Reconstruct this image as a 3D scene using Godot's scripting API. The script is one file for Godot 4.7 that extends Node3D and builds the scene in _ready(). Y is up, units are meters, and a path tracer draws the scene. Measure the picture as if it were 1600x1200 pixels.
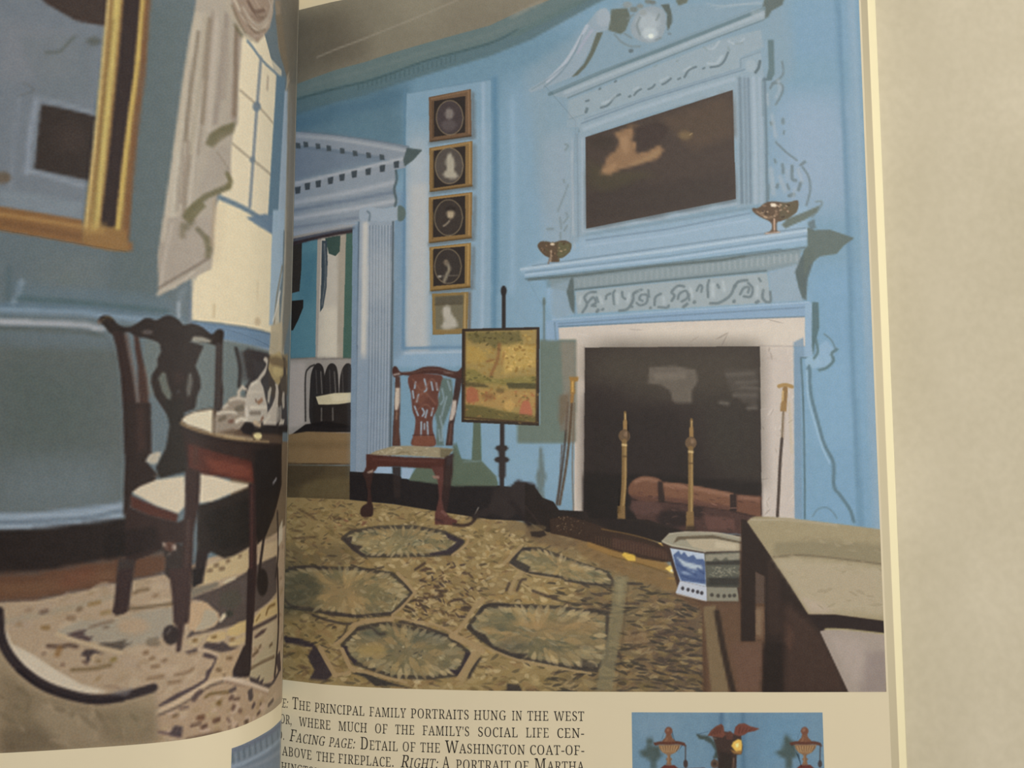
extends Node3D
# An open illustrated book lying on a beige table top, seen from above.
# Lengths are metres. Page coordinates: s runs along the paper from the gutter, z down the page; the prints are
# drawn once, in ink, into flat images laid out in page coordinates (0.1 mm steps), like the press did.

const TABLE_Y := 0.75
const PAGE_Y := 0.7765            # height of the flat part of the right page
const Z_TOP := -0.172
const Z_BOTTOM := 0.166
const DOT := 0.75                 # print dots for each 0.1 mm while drawing

const RIGHT_PROFILE := [-0.101, -0.0225, -0.0955, -0.0203, -0.0898, -0.0179, -0.0786, -0.0133, -0.068, -0.0096, -0.0479, -0.0055, -0.0238, -0.003, 0, -0.0014, 0.04, -0.0004, 0.09, 0, 0.1388, -0.0004]
const LEFT_PROFILE := [-0.101, -0.0225, -0.095, -0.019, -0.0895, -0.0135, -0.0866, -0.0075, -0.0863, -0.002, -0.0871, 0.007, -0.0905, 0.0188, -0.0946, 0.0263, -0.1038, 0.035, -0.1147, 0.0397, -0.1311, 0.0439, -0.1582, 0.049, -0.19, 0.0525, -0.23, 0.0535, -0.272, 0.052]

var profiles := {}
var mats := {}
var book: Node3D

func _ready() -> void:
	set_view_and_light()
	build_room()
	build_table()
	build_book()

# ------------------------------------------------------------------ camera, light, exposure
func set_view_and_light() -> void:
	var cam := Camera3D.new()
	cam.name = "camera"
	add_child(cam)
	cam.keep_aspect = Camera3D.KEEP_HEIGHT
	cam.fov = 49.55
	cam.near = 0.01
	cam.position = Vector3(0, PAGE_Y + 0.31537, 0.02887)
	cam.look_at(Vector3(0, PAGE_Y, 0), Vector3(0, 0, -1))
	cam.current = true
	var env := Environment.new()
	env.background_mode = Environment.BG_COLOR
	env.background_color = Color(0.06, 0.055, 0.05)
	env.tonemap_mode = Environment.TONE_MAPPER_LINEAR
	env.tonemap_exposure = 1.0
	env.sdfgi_enabled = true
	env.ssao_enabled = true
	env.ssil_enabled = true
	var we := WorldEnvironment.new()
	we.name = "environment"
	we.environment = env
	add_child(we)
	# the room's ceiling lamp: a wide soft panel up to the right of the table
	var lamp := Node3D.new()
	lamp.name = "ceiling_lamp"
	lamp.position = Vector3(0.9, 2.5, -0.6)
	tag(lamp, "square ceiling lamp panel with a warm white diffuser", "lamp")
	add_child(lamp)
	var frame_tool := SurfaceTool.new()
	frame_tool.begin(Mesh.PRIMITIVE_TRIANGLES)
	for k in 4:
		var along := k % 2 == 0
		var sgn := -1.0 if k < 2 else 1.0
		add_box(frame_tool, Vector3(0, 0.065, sgn * 0.6) if along else Vector3(sgn * 0.6, 0.065, 0), Vector3(1.24, 0.07, 0.04) if along else Vector3(0.04, 0.07, 1.16))
	part("lamp_frame", frame_tool.commit(), plain(Color(0.85, 0.85, 0.84), 0.5), lamp)
	var dif := SurfaceTool.new()
	dif.begin(Mesh.PRIMITIVE_TRIANGLES)
	add_box(dif, Vector3(0, 0.06, 0), Vector3(1.15, 0.02, 1.15))
	var glow := plain(Color(0.95, 0.93, 0.88), 0.6)
	glow.emission_enabled = true
	glow.emission = Color(1.0, 0.97, 0.92)
	glow.emission_energy_multiplier = 1.0
	part("diffuser", dif.commit(), glow, lamp)
	var area := AreaLight3D.new()
	area.name = "lamp_light"
	area.area_size = Vector2(1.15, 1.15)
	area.light_color = Color(1.0, 0.984, 0.951)
	area.light_energy = 3.1
	area.area_range = 8.0
	area.shadow_enabled = true
	lamp.add_child(area)
	area.position = Vector3(0, 0.045, 0)
	area.rotation_degrees = Vector3(-90, 0, 0)

# ------------------------------------------------------------------ helpers
func tag(o: Node, label: String, category: String = "", group: String = "") -> void:
	o.set_meta("label", label)
	if category: o.set_meta("category", category)
	if group: o.set_meta("group", group)

func plain(c: Color, rough: float) -> StandardMaterial3D:
	var m := StandardMaterial3D.new()
	m.albedo_color = c
	m.roughness = rough
	return m

func part(called: String, mesh: Mesh, m: Material, parent: Node) -> MeshInstance3D:
	var o := MeshInstance3D.new()
	o.name = called
	o.mesh = mesh
	o.material_override = m
	parent.add_child(o, true)
	return o

func add_quad(st: SurfaceTool, a: Vector3, b: Vector3, c: Vector3, d: Vector3) -> void:
	for p in [a, b, c, a, c, d]:
		st.add_vertex(p)

func add_box(st: SurfaceTool, c: Vector3, size: Vector3) -> void:
	st.set_smooth_group(-1)
	var bm := BoxMesh.new()
	bm.size = size
	st.append_from(bm, 0, Transform3D(Basis(), c))

func catmull(p: Array, n: int, closed: bool = false) -> PackedVector2Array:
	var out := PackedVector2Array()
	var c := p.size()
	for i in (c if closed else c - 1):
		var a: Vector2 = p[(i - 1 + c) % c] if closed or i > 0 else 2.0 * p[0] - p[1]
		var b: Vector2 = p[i]
		var d: Vector2 = p[(i + 1) % c]
		var e: Vector2 = p[(i + 2) % c] if closed or i + 2 < c else 2.0 * p[c - 1] - p[c - 2]
		for k in n:
			var t := float(k) / n
			out.append(0.5 * (2.0 * b + (d - a) * t + (2.0 * a - 5.0 * b + 4.0 * d - e) * t * t + (3.0 * b - a - 3.0 * d + e) * t * t * t))
	if not closed: out.append(p[c - 1])
	return out

func make_profile(list: Array) -> Dictionary:
	var ctrl := []
	for k in range(0, list.size(), 2):
		ctrl.append(Vector2(list[k], list[k + 1]))
	var pts := catmull(ctrl, 12)
	var run := PackedFloat32Array([0.0])
	for k in range(1, pts.size()):
		run.append(run[k - 1] + pts[k].distance_to(pts[k - 1]))
	return {"pts": pts, "run": run, "len": run[run.size() - 1]}

# a point of the paper: s metres from the gutter, z down the page, lifted off the sheet by lift
func on_page(side: String, s: float, z: float, lift: float = 0.0) -> Vector3:
	var pr: Dictionary = profiles[side]
	var run: PackedFloat32Array = pr.run
	var i := clampi(run.bsearch(s) - 1, 0, run.size() - 2)
	var a: Vector2 = pr.pts[i]
	var b: Vector2 = pr.pts[i + 1]
	var p := a.lerp(b, (s - run[i]) / (run[i + 1] - run[i]))
	var t := (b - a).normalized()
	var n := Vector2(-t.y, t.x) if side == "right" else Vector2(t.y, -t.x)
	p += n * lift
	return Vector3(p.x, PAGE_Y - TABLE_Y + p.y, z)

func page_normal(side: String, s: float) -> Vector3:
	var a := on_page(side, s - 0.001, 0)
	var b := on_page(side, s + 0.001, 0)
	var t := (b - a).normalized()
	return Vector3(-t.y, t.x, 0) if side == "right" else Vector3(t.y, -t.x, 0)

# a sheet of paper or ink following the page between s0..s1 and z0..z1; its uv runs 0..1 across the sheet
func sheet(side: String, s0: float, s1: float, z0: float, z1: float, lift: float, thick: float, slant: float = 0.0) -> ArrayMesh:
	var st := SurfaceTool.new()
	st.begin(Mesh.PRIMITIVE_TRIANGLES)
	var n := maxi(2, int(ceil((s1 - s0) / 0.002)))
	for face in (2 if thick > 0.0 else 1):
		for i in n:
			for j in 6:
				var q := []
				for c in [[i, j], [i + 1, j], [i + 1, j + 1], [i, j + 1]]:
					var v: float = c[1] / 6.0
					var s: float = lerpf(s0, s1 + slant * (v - 0.5), float(c[0]) / n)
					q.append([s, lerpf(z0, z1, v), Vector2(float(c[0]) / n, v)])
				var order := [0, 1, 2, 0, 2, 3] if (side == "right") == (face == 0) else [0, 2, 1, 0, 3, 2]
				for k in order:
					st.set_uv(q[k][2])
					st.set_normal(page_normal(side, q[k][0]) * (1.0 if face == 0 else -1.0))
					st.add_vertex(on_page(side, q[k][0], q[k][1], lift - thick * face))
	if thick > 0.0:
		for e in 2:                                   # head and tail edges
			var z := z0 if e == 0 else z1
			for i in n:
				var u := [lerpf(s0, s1 + slant * (e - 0.5), float(i) / n), lerpf(s0, s1 + slant * (e - 0.5), float(i + 1) / n)]
				st.set_normal(Vector3(0, 0, -1 if e == 0 else 1))
				st.set_uv(Vector2(0, e))
				add_quad(st, on_page(side, u[0], z, lift), on_page(side, u[1], z, lift), on_page(side, u[1], z, lift - thick), on_page(side, u[0], z, lift - thick))
		var sa := s1 - slant * 0.5
		var sb := s1 + slant * 0.5
		st.set_normal(Vector3(1 if side == "right" else -1, 0, 0))
		add_quad(st, on_page(side, sa, z0, lift), on_page(side, sb, z1, lift), on_page(side, sb, z1, lift - thick), on_page(side, sa, z0, lift - thick))
	return st.commit()

# ------------------------------------------------------------------ room and table
func slab(called: String, c: Vector3, size: Vector3, m: Material) -> void:
	var st := SurfaceTool.new()
	st.begin(Mesh.PRIMITIVE_TRIANGLES)
	add_box(st, c, size)
	var o := part(called, st.commit(), m, self)
	o.set_meta("kind", "structure")

func build_room() -> void:
	var wall := plain(Color(0.86, 0.83, 0.77), 0.9)
	slab("floor", Vector3(0, -0.05, 0), Vector3(4.2, 0.1, 4.2), plain(Color(0.52, 0.43, 0.34), 0.7))
	slab("ceiling", Vector3(0, 2.65, 0), Vector3(4.2, 0.1, 4.2), wall)
	slab("wall_left", Vector3(-2.05, 1.3, 0), Vector3(0.1, 2.6, 4.2), wall)
	slab("wall_right", Vector3(2.05, 1.3, 0), Vector3(0.1, 2.6, 4.2), wall)
	slab("wall_back", Vector3(0, 1.3, -2.05), Vector3(4.0, 2.6, 0.1), wall)
	slab("wall_front", Vector3(0, 1.3, 2.05), Vector3(4.0, 2.6, 0.1), wall)

func cloud_picture(size: int, seed_: int, freq: float, octaves: int) -> Image:
	var n := FastNoiseLite.new()
	n.seed = seed_
	n.noise_type = FastNoiseLite.TYPE_SIMPLEX_SMOOTH
	n.frequency = freq
	n.fractal_octaves = octaves
	return n.get_seamless_image(size, size)

func build_table() -> void:
	var t := Node3D.new()
	t.name = "table"
	tag(t, "table with a smooth mottled beige top under the open book", "table")
	add_child(t)
	var big := cloud_picture(512, 4, 0.006, 4)
	var fine := cloud_picture(512, 9, 0.12, 3)
	var pic := Image.create(512, 512, false, Image.FORMAT_RGB8)
	var lo := Color8(203,197,177)
	var hi := Color8(221,215,197)
	for y in 512:
		for x in 512:
			var k := clampf(0.5 + 0.75 * (big.get_pixel(x, y).r - 0.5) + 0.5 * (fine.get_pixel(x, y).r - 0.5), 0.0, 1.0)
			pic.set_pixel(x, y, lo.lerp(hi, k))
	var m := plain(Color.WHITE, 0.85)
	m.albedo_texture = ImageTexture.create_from_image(pic)
	m.uv1_triplanar = true
	m.uv1_world_triplanar = true
	m.uv1_scale = Vector3.ONE * 3.1
	m.metallic_specular = 0.3
	var st := SurfaceTool.new()
	st.begin(Mesh.PRIMITIVE_TRIANGLES)
	add_box(st, Vector3(0, TABLE_Y - 0.015, 0), Vector3(1.3, 0.03, 0.9))
	part("table_top", st.commit(), m, t)
	var wood := plain(Color(0.42, 0.30, 0.20), 0.6)
	var leg := SurfaceTool.new()
	leg.begin(Mesh.PRIMITIVE_TRIANGLES)
	add_box(leg, Vector3(0, (TABLE_Y - 0.03) / 2, 0), Vector3(0.06, TABLE_Y - 0.03, 0.06))
	var leg_mesh := leg.commit()
	for x in [-0.58, 0.58]:
		for z in [-0.38, 0.38]:
			part("leg", leg_mesh, wood, t).position = Vector3(x, 0, z)

# ------------------------------------------------------------------ the press: flat ink pictures
var ink: Image
var ink_at := Vector2.ZERO          # page position (0.1 mm) of the picture's corner
var ink_mirror := false             # the left page counts s leftwards from the gutter

func ink_point(x: float, y: float) -> Vector2:
	var p := (Vector2(x, y) - ink_at) * DOT
	if ink_mirror: p.x = ink.get_width() - p.x
	return p

func fill(im: Image, pts: PackedVector2Array, c: Color) -> void:
	var n := pts.size()
	var y0 := INF
	var y1 := -INF
	for p in pts:
		y0 = minf(y0, p.y)
		y1 = maxf(y1, p.y)
	var w := im.get_width()
	for y in range(maxi(0, int(ceil(y0 - 0.5))), mini(im.get_height() - 1, int(floor(y1 - 0.5))) + 1):
		var yc := y + 0.5
		var xs := []
		var a := pts[n - 1]
		for b in pts:
			if (a.y <= yc) != (b.y <= yc):
				xs.append(a.x + (yc - a.y) / (b.y - a.y) * (b.x - a.x))
			a = b
		xs.sort()
		for k in range(0, xs.size() - 1, 2):
			var xa := maxi(0, int(round(xs[k])))
			var xb := mini(w, int(round(xs[k + 1])))
			if xb > xa: im.fill_rect(Rect2i(xa, y, xb - xa, 1), c)

func stroke_quads(pts: PackedVector2Array, width: float) -> Array:
	var out := []
	for k in pts.size() - 1:
		var d := pts[k + 1] - pts[k]
		if d.length() < 0.01: continue
		var n := d.orthogonal().normalized() * width * 0.5
		var e := d.normalized() * minf(width * 0.1, 2.0)
		out.append(PackedVector2Array([pts[k] + n - e, pts[k + 1] + n + e, pts[k + 1] - n + e, pts[k] - n - e]))
		if width > 4.0 and (k == 0 or k == pts.size() - 2):       # rounded ends
			var disc := PackedVector2Array()
			for j in 8: disc.append((pts[0] if k == 0 else pts[pts.size() - 1]) + Vector2.from_angle(j * PI / 4) * width * 0.5)
			out.append(disc)
	return out

func draw_op(op: Array) -> void:
	if op[0] is String:
		scatter(op)
		return
	var raw: Array = op[7]
	var ctrl := []
	for k in range(0, raw.size(), 2):
		ctrl.append(ink_point(raw[k], raw[k + 1]))
	var width: float = op[5] * DOT
	var pts: PackedVector2Array
	if op[6] == 1 and ctrl.size() > 2:
		pts = catmull(ctrl, 5, width == 0.0)
	else:
		pts = PackedVector2Array(ctrl)
	put_ink(stroke_quads(pts, maxf(width, 1.0)) if width > 0.0 else [pts], Color8(op[0], op[1], op[2]), op[3], op[4] * DOT)

func put_ink(shapes: Array, c: Color, alpha: float, blur: float) -> void:
	if alpha >= 0.999 and blur < 0.6:
		for p in shapes: fill(ink, p, c)
		return
	var k := maxf(1.0, blur * 0.6)
	var box := Rect2(shapes[0][0], Vector2.ZERO)
	for p in shapes:
		for v in p: box = box.expand(v)
	box = box.grow(k * 3.0 + 2.0).intersection(Rect2(Vector2.ONE * -40.0, Vector2(ink.get_size()) + Vector2.ONE * 80.0))
	if box.size.x < 1.0 or box.size.y < 1.0: return
	var at := Vector2i(box.position.floor())
	var size := Vector2i(box.size.ceil())
	var small := Vector2i(maxi(2, int(ceil(size.x / k))), maxi(2, int(ceil(size.y / k))))
	var fine := 4 if small.x * small.y < 250000 else 2
	var f := Vector2(small) * float(fine) / Vector2(size)
	var layer := Image.create(small.x * fine, small.y * fine, false, Image.FORMAT_RGBA8)
	layer.fill(Color(c, 0.0))
	for p in shapes:
		var q := PackedVector2Array()
		for v in p: q.append((v - Vector2(at)) * f)
		fill(layer, q, Color(c, alpha))
	if fine == 4: layer.resize(small.x * 2, small.y * 2, Image.INTERPOLATE_BILINEAR)
	layer.resize(small.x, small.y, Image.INTERPOLATE_BILINEAR)
	if small != size: layer.resize(size.x, size.y, Image.INTERPOLATE_CUBIC)
	ink.blend_rect(layer, Rect2i(Vector2i.ZERO, size), at)

# many little ink strokes inside an outline (leafy pile of the printed carpet, stitches, marble veins)
func scatter(op: Array) -> void:
	var rng := RandomNumberGenerator.new()
	rng.seed = op[10]
	var poly := PackedVector2Array()
	var raw: Array = op[12]
	for k in range(0, raw.size(), 2): poly.append(ink_point(raw[k], raw[k + 1]))
	var box := Rect2(poly[0], Vector2.ZERO)
	for v in poly: box = box.expand(v)
	var cols := []
	for c in op[2]: cols.append(Color8(c[0], c[1], c[2]))
	for k in int(op[1]):
		var p := box.position + box.size * Vector2(rng.randf(), rng.randf())
		var c: Color = cols[rng.randi() % cols.size()]
		var l := rng.randf_range(op[3], op[4]) * DOT
		var w := rng.randf_range(op[5], op[6]) * DOT
		var a := deg_to_rad(op[7] + rng.randf_range(-1, 1) * op[8])
		if not Geometry2D.is_point_in_polygon(p, poly): continue
		var g := lerpf(1.0, op[11], (p.y - box.position.y) / box.size.y)
		l *= g
		w *= g
		var d := Vector2(cos(a), sin(a) * 0.8) * l * 0.5
		var n := d.orthogonal().normalized() * w * 0.5
		var bend := n * rng.randf_range(-0.8, 0.8)
		put_ink([PackedVector2Array([p - d, p - d * 0.4 + n + bend, p + d * 0.4 + n + bend, p + d, p + d * 0.4 - n + bend, p - d * 0.4 - n + bend])], c, op[9], 1.6 if op[9] < 0.999 else 0.0)

func print_picture(ops: Array, s0: float, s1: float, z0: float, z1: float, base: Color, mirror: bool, out_scale: float, press: float) -> StandardMaterial3D:
	ink = Image.create(int((s1 - s0) * 1e4 * DOT), int((z1 - z0) * 1e4 * DOT), false, Image.FORMAT_RGBA8)
	ink.fill(base)
	ink_at = Vector2(s0, z0) * 1e4
	ink_mirror = mirror
	for op in ops: draw_op(op)
	var full := ink.get_size()
	ink.convert(Image.FORMAT_RGB8)
	ink.resize(int(full.x * press), int(full.y * press), Image.INTERPOLATE_LANCZOS)      # the coarse screen of the print
	ink.resize(int(full.x * out_scale), int(full.y * out_scale), Image.INTERPOLATE_CUBIC)
	speckle(ink)
	if mirror: ink.flip_x()
	var m := plain(Color.WHITE, 0.55)
	m.metallic_specular = 0.35
	m.albedo_texture = ImageTexture.create_from_image(ink)
	m.texture_repeat = false
	return m

# the fine grain of the photograph that was printed
func speckle(im: Image) -> void:
	var layers := []
	for k in 3:
		var n := FastNoiseLite.new()
		n.seed = 70 + k
		n.noise_type = FastNoiseLite.TYPE_SIMPLEX
		n.frequency = [0.28, 0.22, 0.05][k]
		n.fractal_octaves = 2
		layers.append(n.get_image(im.get_width(), im.get_height(), false, false, false).get_data())
	var d := im.get_data()
	var a: PackedByteArray = layers[0]
	var b: PackedByteArray = layers[1]
	var c: PackedByteArray = layers[2]
	for i in a.size():
		var l := (a[i] - 128) * 0.055 + (c[i] - 128) * 0.02
		var h := (b[i] - 128) * 0.03
		var j := i * 3
		d[j] = clampi(int(d[j] + l + h), 0, 255)
		d[j + 1] = clampi(int(d[j + 1] + l), 0, 255)
		d[j + 2] = clampi(int(d[j + 2] + l - h), 0, 255)
	im.set_data(im.get_width(), im.get_height(), false, Image.FORMAT_RGB8, d)

# a printed figure: the piece of the picture inside an outline, as a film of ink of its own on the paper
func figure(called: String, label: String, side: String, outline: Array, frame: Rect2, lift: float, m: Material, parent: Node) -> void:
	var poly := PackedVector2Array()
	for k in range(0, outline.size(), 2):
		poly.append(Vector2(clampf(outline[k] * 1e-4, frame.position.x, frame.end.x), clampf(outline[k + 1] * 1e-4, frame.position.y, frame.end.y)))
	var box := Rect2(poly[0], Vector2.ZERO)
	for v in poly: box = box.expand(v)
	var st := SurfaceTool.new()
	st.begin(Mesh.PRIMITIVE_TRIANGLES)
	var step := 0.004
	var x := floorf(box.position.x / step) * step
	while x < box.end.x:
		var strip := PackedVector2Array([Vector2(x, box.position.y - 1), Vector2(x + step, box.position.y - 1), Vector2(x + step, box.end.y + 1), Vector2(x, box.end.y + 1)])
		for piece in Geometry2D.intersect_polygons(poly, strip):
			var idx := Geometry2D.triangulate_polygon(piece)
			for k in range(0, idx.size(), 3):
				var t := [piece[idx[k]], piece[idx[k + 1]], piece[idx[k + 2]]]
				var turn: float = (t[1] - t[0]).cross(t[2] - t[0])
				if (turn > 0.0) != (side == "right"): t = [t[0], t[2], t[1]]
				for v in t:
					st.set_uv((v - frame.position) / frame.size)
					st.set_normal(page_normal(side, v.x))
					st.add_vertex(on_page(side, v.x, v.y, lift))
		x += step
	var o := part(called, st.commit(), m, parent)
	o.set_meta("label", label)

# ------------------------------------------------------------------ lettering
func add_word(st: SurfaceTool, font: Font, word: String, s0: float, s1: float, z: float, slanted: bool, tall: float) -> void:
	var pieces := []
	var run := 0.0
	for k in word.length():
		var ch := word[k]
		var big: bool = ch == ch.to_upper() and ch != ch.to_lower()
		var tm := TextMesh.new()
		tm.font = font
		tm.font_size = 64
		tm.pixel_size = 0.01
		tm.depth = 0.0
		tm.curve_step = 2.0
		tm.horizontal_alignment = HORIZONTAL_ALIGNMENT_LEFT
		tm.vertical_alignment = VERTICAL_ALIGNMENT_BOTTOM
		tm.text = ch.to_upper()
		var arr := tm.get_mesh_arrays()
		var f := 1.30 if big else 1.0
		var wide := font.get_string_size(ch.to_upper(), HORIZONTAL_ALIGNMENT_LEFT, -1, 64).x * 0.01
		pieces.append([arr, run, f])
		run += wide * f + 0.03
	var kx := (s1 - s0) / run
	var ky := tall / 0.457
	for pc in pieces:
		if pc[0].size() == 0 or pc[0][Mesh.ARRAY_VERTEX] == null: continue
		var vs: PackedVector3Array = pc[0][Mesh.ARRAY_VERTEX]
		var idx = pc[0][Mesh.ARRAY_INDEX]
		var nr: PackedVector3Array = pc[0][Mesh.ARRAY_NORMAL]
		var list := []
		if idx != null and idx.size() > 0:
			for i in idx: list.append(i)
		else:
			for i in vs.size(): list.append(i)
		for t in range(0, list.size(), 3):
			if nr[list[t]].z < 0.5: continue
			for i in [list[t], list[t + 1], list[t + 2]]:
				var v := vs[i]
				var y: float = (v.y - base_line) * pc[2]
				var s: float = s0 + (pc[1] + v.x * pc[2] + (y * 0.22 if slanted else 0.0)) * kx
				st.set_normal(page_normal("right", s))
				st.add_vertex(on_page("right", s, z - y * ky, 0.00006))

var base_line := 0.0

func build_caption() -> void:
	var font := SystemFont.new()
	font.font_names = PackedStringArray(["Droid Serif"])
	var probe := TextMesh.new()
	probe.font = font
	probe.font_size = 64
	probe.pixel_size = 0.01
	probe.depth = 0.0
	probe.vertical_alignment = VERTICAL_ALIGNMENT_BOTTOM
	probe.text = "H"
	base_line = probe.get_aabb().position.y
	var cap := Node3D.new()
	cap.name = "caption"
	cap.set_meta("label", "caption in dark small capitals under the large photograph")
	book.add_child(cap)
	var m := plain(Color(0.10, 0.08, 0.085), 0.7)
	for line in CAPTION:
		var st := SurfaceTool.new()
		st.begin(Mesh.PRIMITIVE_TRIANGLES)
		for k in range(1, line.size(), 4):
			add_word(st, font, line[k], line[k + 1] * 1e-4, line[k + 2] * 1e-4, line[0] * 1e-4, line[k + 3] == 1, 0.0034)
		part("caption_line", st.commit(), m, cap)

# ------------------------------------------------------------------ the book
func build_book() -> void:
	profiles["right"] = make_profile(RIGHT_PROFILE)
	profiles["left"] = make_profile(LEFT_PROFILE)
	var rl: float = profiles["right"].len
	var ll: float = profiles["left"].len
	book = Node3D.new()
	book.name = "book"
	book.position = Vector3(0, TABLE_Y, 0)
	tag(book, "open illustrated book with photographs of a blue parlour, lying on the beige table top", "book")
	add_child(book)
	var paper := plain(Color8(233,224,199), 0.6)
	paper.metallic_specular = 0.3
	var edge := plain(Color8(216,208,182), 0.8)
	var cloth := plain(Color8(249,243,209), 0.7)
	build_cover(cloth)
	# the leaves under the right page, fanned out at the fore-edge
	var right_leaves := 14
	for k in right_leaves:
		var f := float(k + 1) / right_leaves
		var o := part("leaf", leaf_mesh(f), edge if k < right_leaves - 1 else paper, book)
		o.set_meta("label", "cream leaf of the thin right-hand part of the book")
	part("page_block", left_block(), edge, book).set_meta("label", "thick stack of leaves under the left page")
	part("right_page", sheet("right", 0.0, rl, Z_TOP, Z_BOTTOM, 0.0, 0.00015), paper, book)
	part("left_page", sheet("left", 0.0, ll, Z_TOP, Z_BOTTOM, 0.0, 0.00015), paper, book)
	# prints
	var fr := Rect2(0.001, -0.1590, 0.2411, 0.2729)
	var mr := print_picture(RIGHT_PRINT, fr.position.x, fr.end.x, fr.position.y, fr.end.y, Color8(126,174,212), false, 0.6, 0.40)
	var pr := part("parlour_photograph", sheet("right", fr.position.x, fr.end.x, fr.position.y, fr.end.y, 0.00003, 0.0), mr, book)
	pr.set_meta("label", "large printed colour photograph of a blue parlour with a marble fireplace, on the right page")
	var fl := Rect2(0.001, -0.1590, ll - 0.001, 0.2780)
	var ml := print_picture(LEFT_PRINT, fl.position.x, fl.end.x, fl.position.y, fl.end.y, Color8(116,139,154), true, 0.5, 0.19)
	var pl := part("window_photograph", sheet("left", fl.position.x, fl.end.x, fl.position.y, fl.end.y, 0.00003, 0.0), ml, book)
	pl.set_meta("label", "printed colour photograph of a window, a chair and a tea table, on the left page")
	var fi := Rect2(0.1481, 0.1212, 0.0701, 0.0365)
	var mi := print_picture(INSET_PRINT, fi.position.x, fi.end.x, fi.position.y, fi.end.y, Color8(117,157,191), false, 0.6, 0.40)
	var pi := part("ornament_photograph", sheet("right", fi.position.x, fi.end.x, fi.position.y, fi.end.y, 0.00003, 0.0), mi, book)
	pi.set_meta("label", "small printed photograph of an eagle between two urns against blue, beside the caption")
	var fj := Rect2(0.001, 0.1253, 0.0553, 0.0345)
	var mj := print_picture(LEFT_INSET_PRINT, fj.position.x, fj.end.x, fj.position.y, fj.end.y, Color8(125,144,169), true, 0.5, 0.19)
	var pj := part("moulding_photograph", sheet("left", fj.position.x, fj.end.x, fj.position.y, fj.end.y, 0.00003, 0.0), mj, book)
	pj.set_meta("label", "small printed photograph of blue fluted moulding at the foot of the left page")
	var n := 0
	for f in FIGURES:
		n += 1
		var left: bool = f[2] == "L"
		var inset: bool = f[2] == "I"
		figure(f[0], f[1], "left" if left else "right", f[3], fl if left else fi if inset else fr, 0.00005 + 0.00001 * (n % 12), ml if left else mi if inset else mr, pl if left else pi if inset else pr)
	build_caption()

# one leaf of the right-hand half: follows the gutter curve, flatter the lower it lies; f 0 top .. 1 bottom
func leaf_mesh(f: float) -> ArrayMesh:
	var st := SurfaceTool.new()
	st.begin(Mesh.PRIMITIVE_TRIANGLES)
	var pr: Dictionary = profiles["right"]
	var floor_y := 0.0052
	var thick := 0.0011
	var rows := []
	var count: int = pr.pts.size()
	for i in range(0, count, 4):
		var p: Vector2 = pr.pts[i]
		var top := PAGE_Y - TABLE_Y + p.y - 0.0003
		var y := lerpf(top, floor_y, f * 0.94)
		var x := p.x + maxf(0.0, p.x / 0.1388) * 0.0116 * f
		rows.append(Vector2(x, minf(y, top - 0.0002 * f)))
	for i in rows.size() - 1:
		for e in 2:
			var t := thick * (0.35 if rows[i].x < -0.09 else 1.0) * e
			var z0 := Z_TOP + 0.0006
			var z1 := Z_BOTTOM - 0.0006
			var q := []
			for c in [[i, z0], [i + 1, z0], [i + 1, z1], [i, z1]]:
				var r: Vector2 = rows[c[0]]
				var skew: float = 0.001 * f * (c[1] + 0.03) * maxf(0.0, r.x / 0.1388)
				q.append(Vector3(r.x + skew, r.y - t * 0.6, c[1]))
			if e == 0: add_quad(st, q[0], q[1], q[2], q[3])
			else: add_quad(st, q[0], q[3], q[2], q[1])
			if i == rows.size() - 2 and e == 0:
				var dn := Vector3(0, -thick * 0.6, 0)
				add_quad(st, q[1], q[1] + dn, q[2] + dn, q[2])
			if e == 0:
				var dn2 := Vector3(0, -thick * 0.6, 0)
				add_quad(st, q[3], q[2], q[2] + dn2, q[3] + dn2)
				add_quad(st, q[1], q[0], q[0] + dn2, q[1] + dn2)
	st.generate_normals()
	return st.commit()

# the thick left-hand half: the leaves from the left page down to the cover
func left_block() -> ArrayMesh:
	var st := SurfaceTool.new()
	st.begin(Mesh.PRIMITIVE_TRIANGLES)
	var pr: Dictionary = profiles["left"]
	var ring := PackedVector2Array()
	for i in range(0, pr.pts.size(), 3):
		var p: Vector2 = pr.pts[i]
		var a: Vector2 = pr.pts[maxi(0, i - 1)]
		var b: Vector2 = pr.pts[mini(pr.pts.size() - 1, i + 1)]
		var t := (b - a).normalized()
		p -= Vector2(t.y, -t.x) * 0.0004
		ring.append(p + Vector2(0, PAGE_Y - TABLE_Y))
	ring.append(Vector2(-0.262, 0.0052))
	ring.append(Vector2(-0.106, 0.0040))
	var z0 := Z_TOP + 0.0005
	var z1 := Z_BOTTOM - 0.0005
	for i in ring.size():
		var a := ring[i]
		var b := ring[(i + 1) % ring.size()]
		add_quad(st, Vector3(a.x, a.y, z0), Vector3(a.x, a.y, z1), Vector3(b.x, b.y, z1), Vector3(b.x, b.y, z0))
	var idx := Geometry2D.triangulate_polygon(ring)
	for k in range(0, idx.size(), 3):
		for e in 2:
			for j in ([0, 1, 2] if e == 0 else [0, 2, 1]):
				var v := ring[idx[k + j]]
				st.add_vertex(Vector3(v.x, v.y, z0 if e == 0 else z1))
	st.generate_normals()
	return st.commit()

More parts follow.
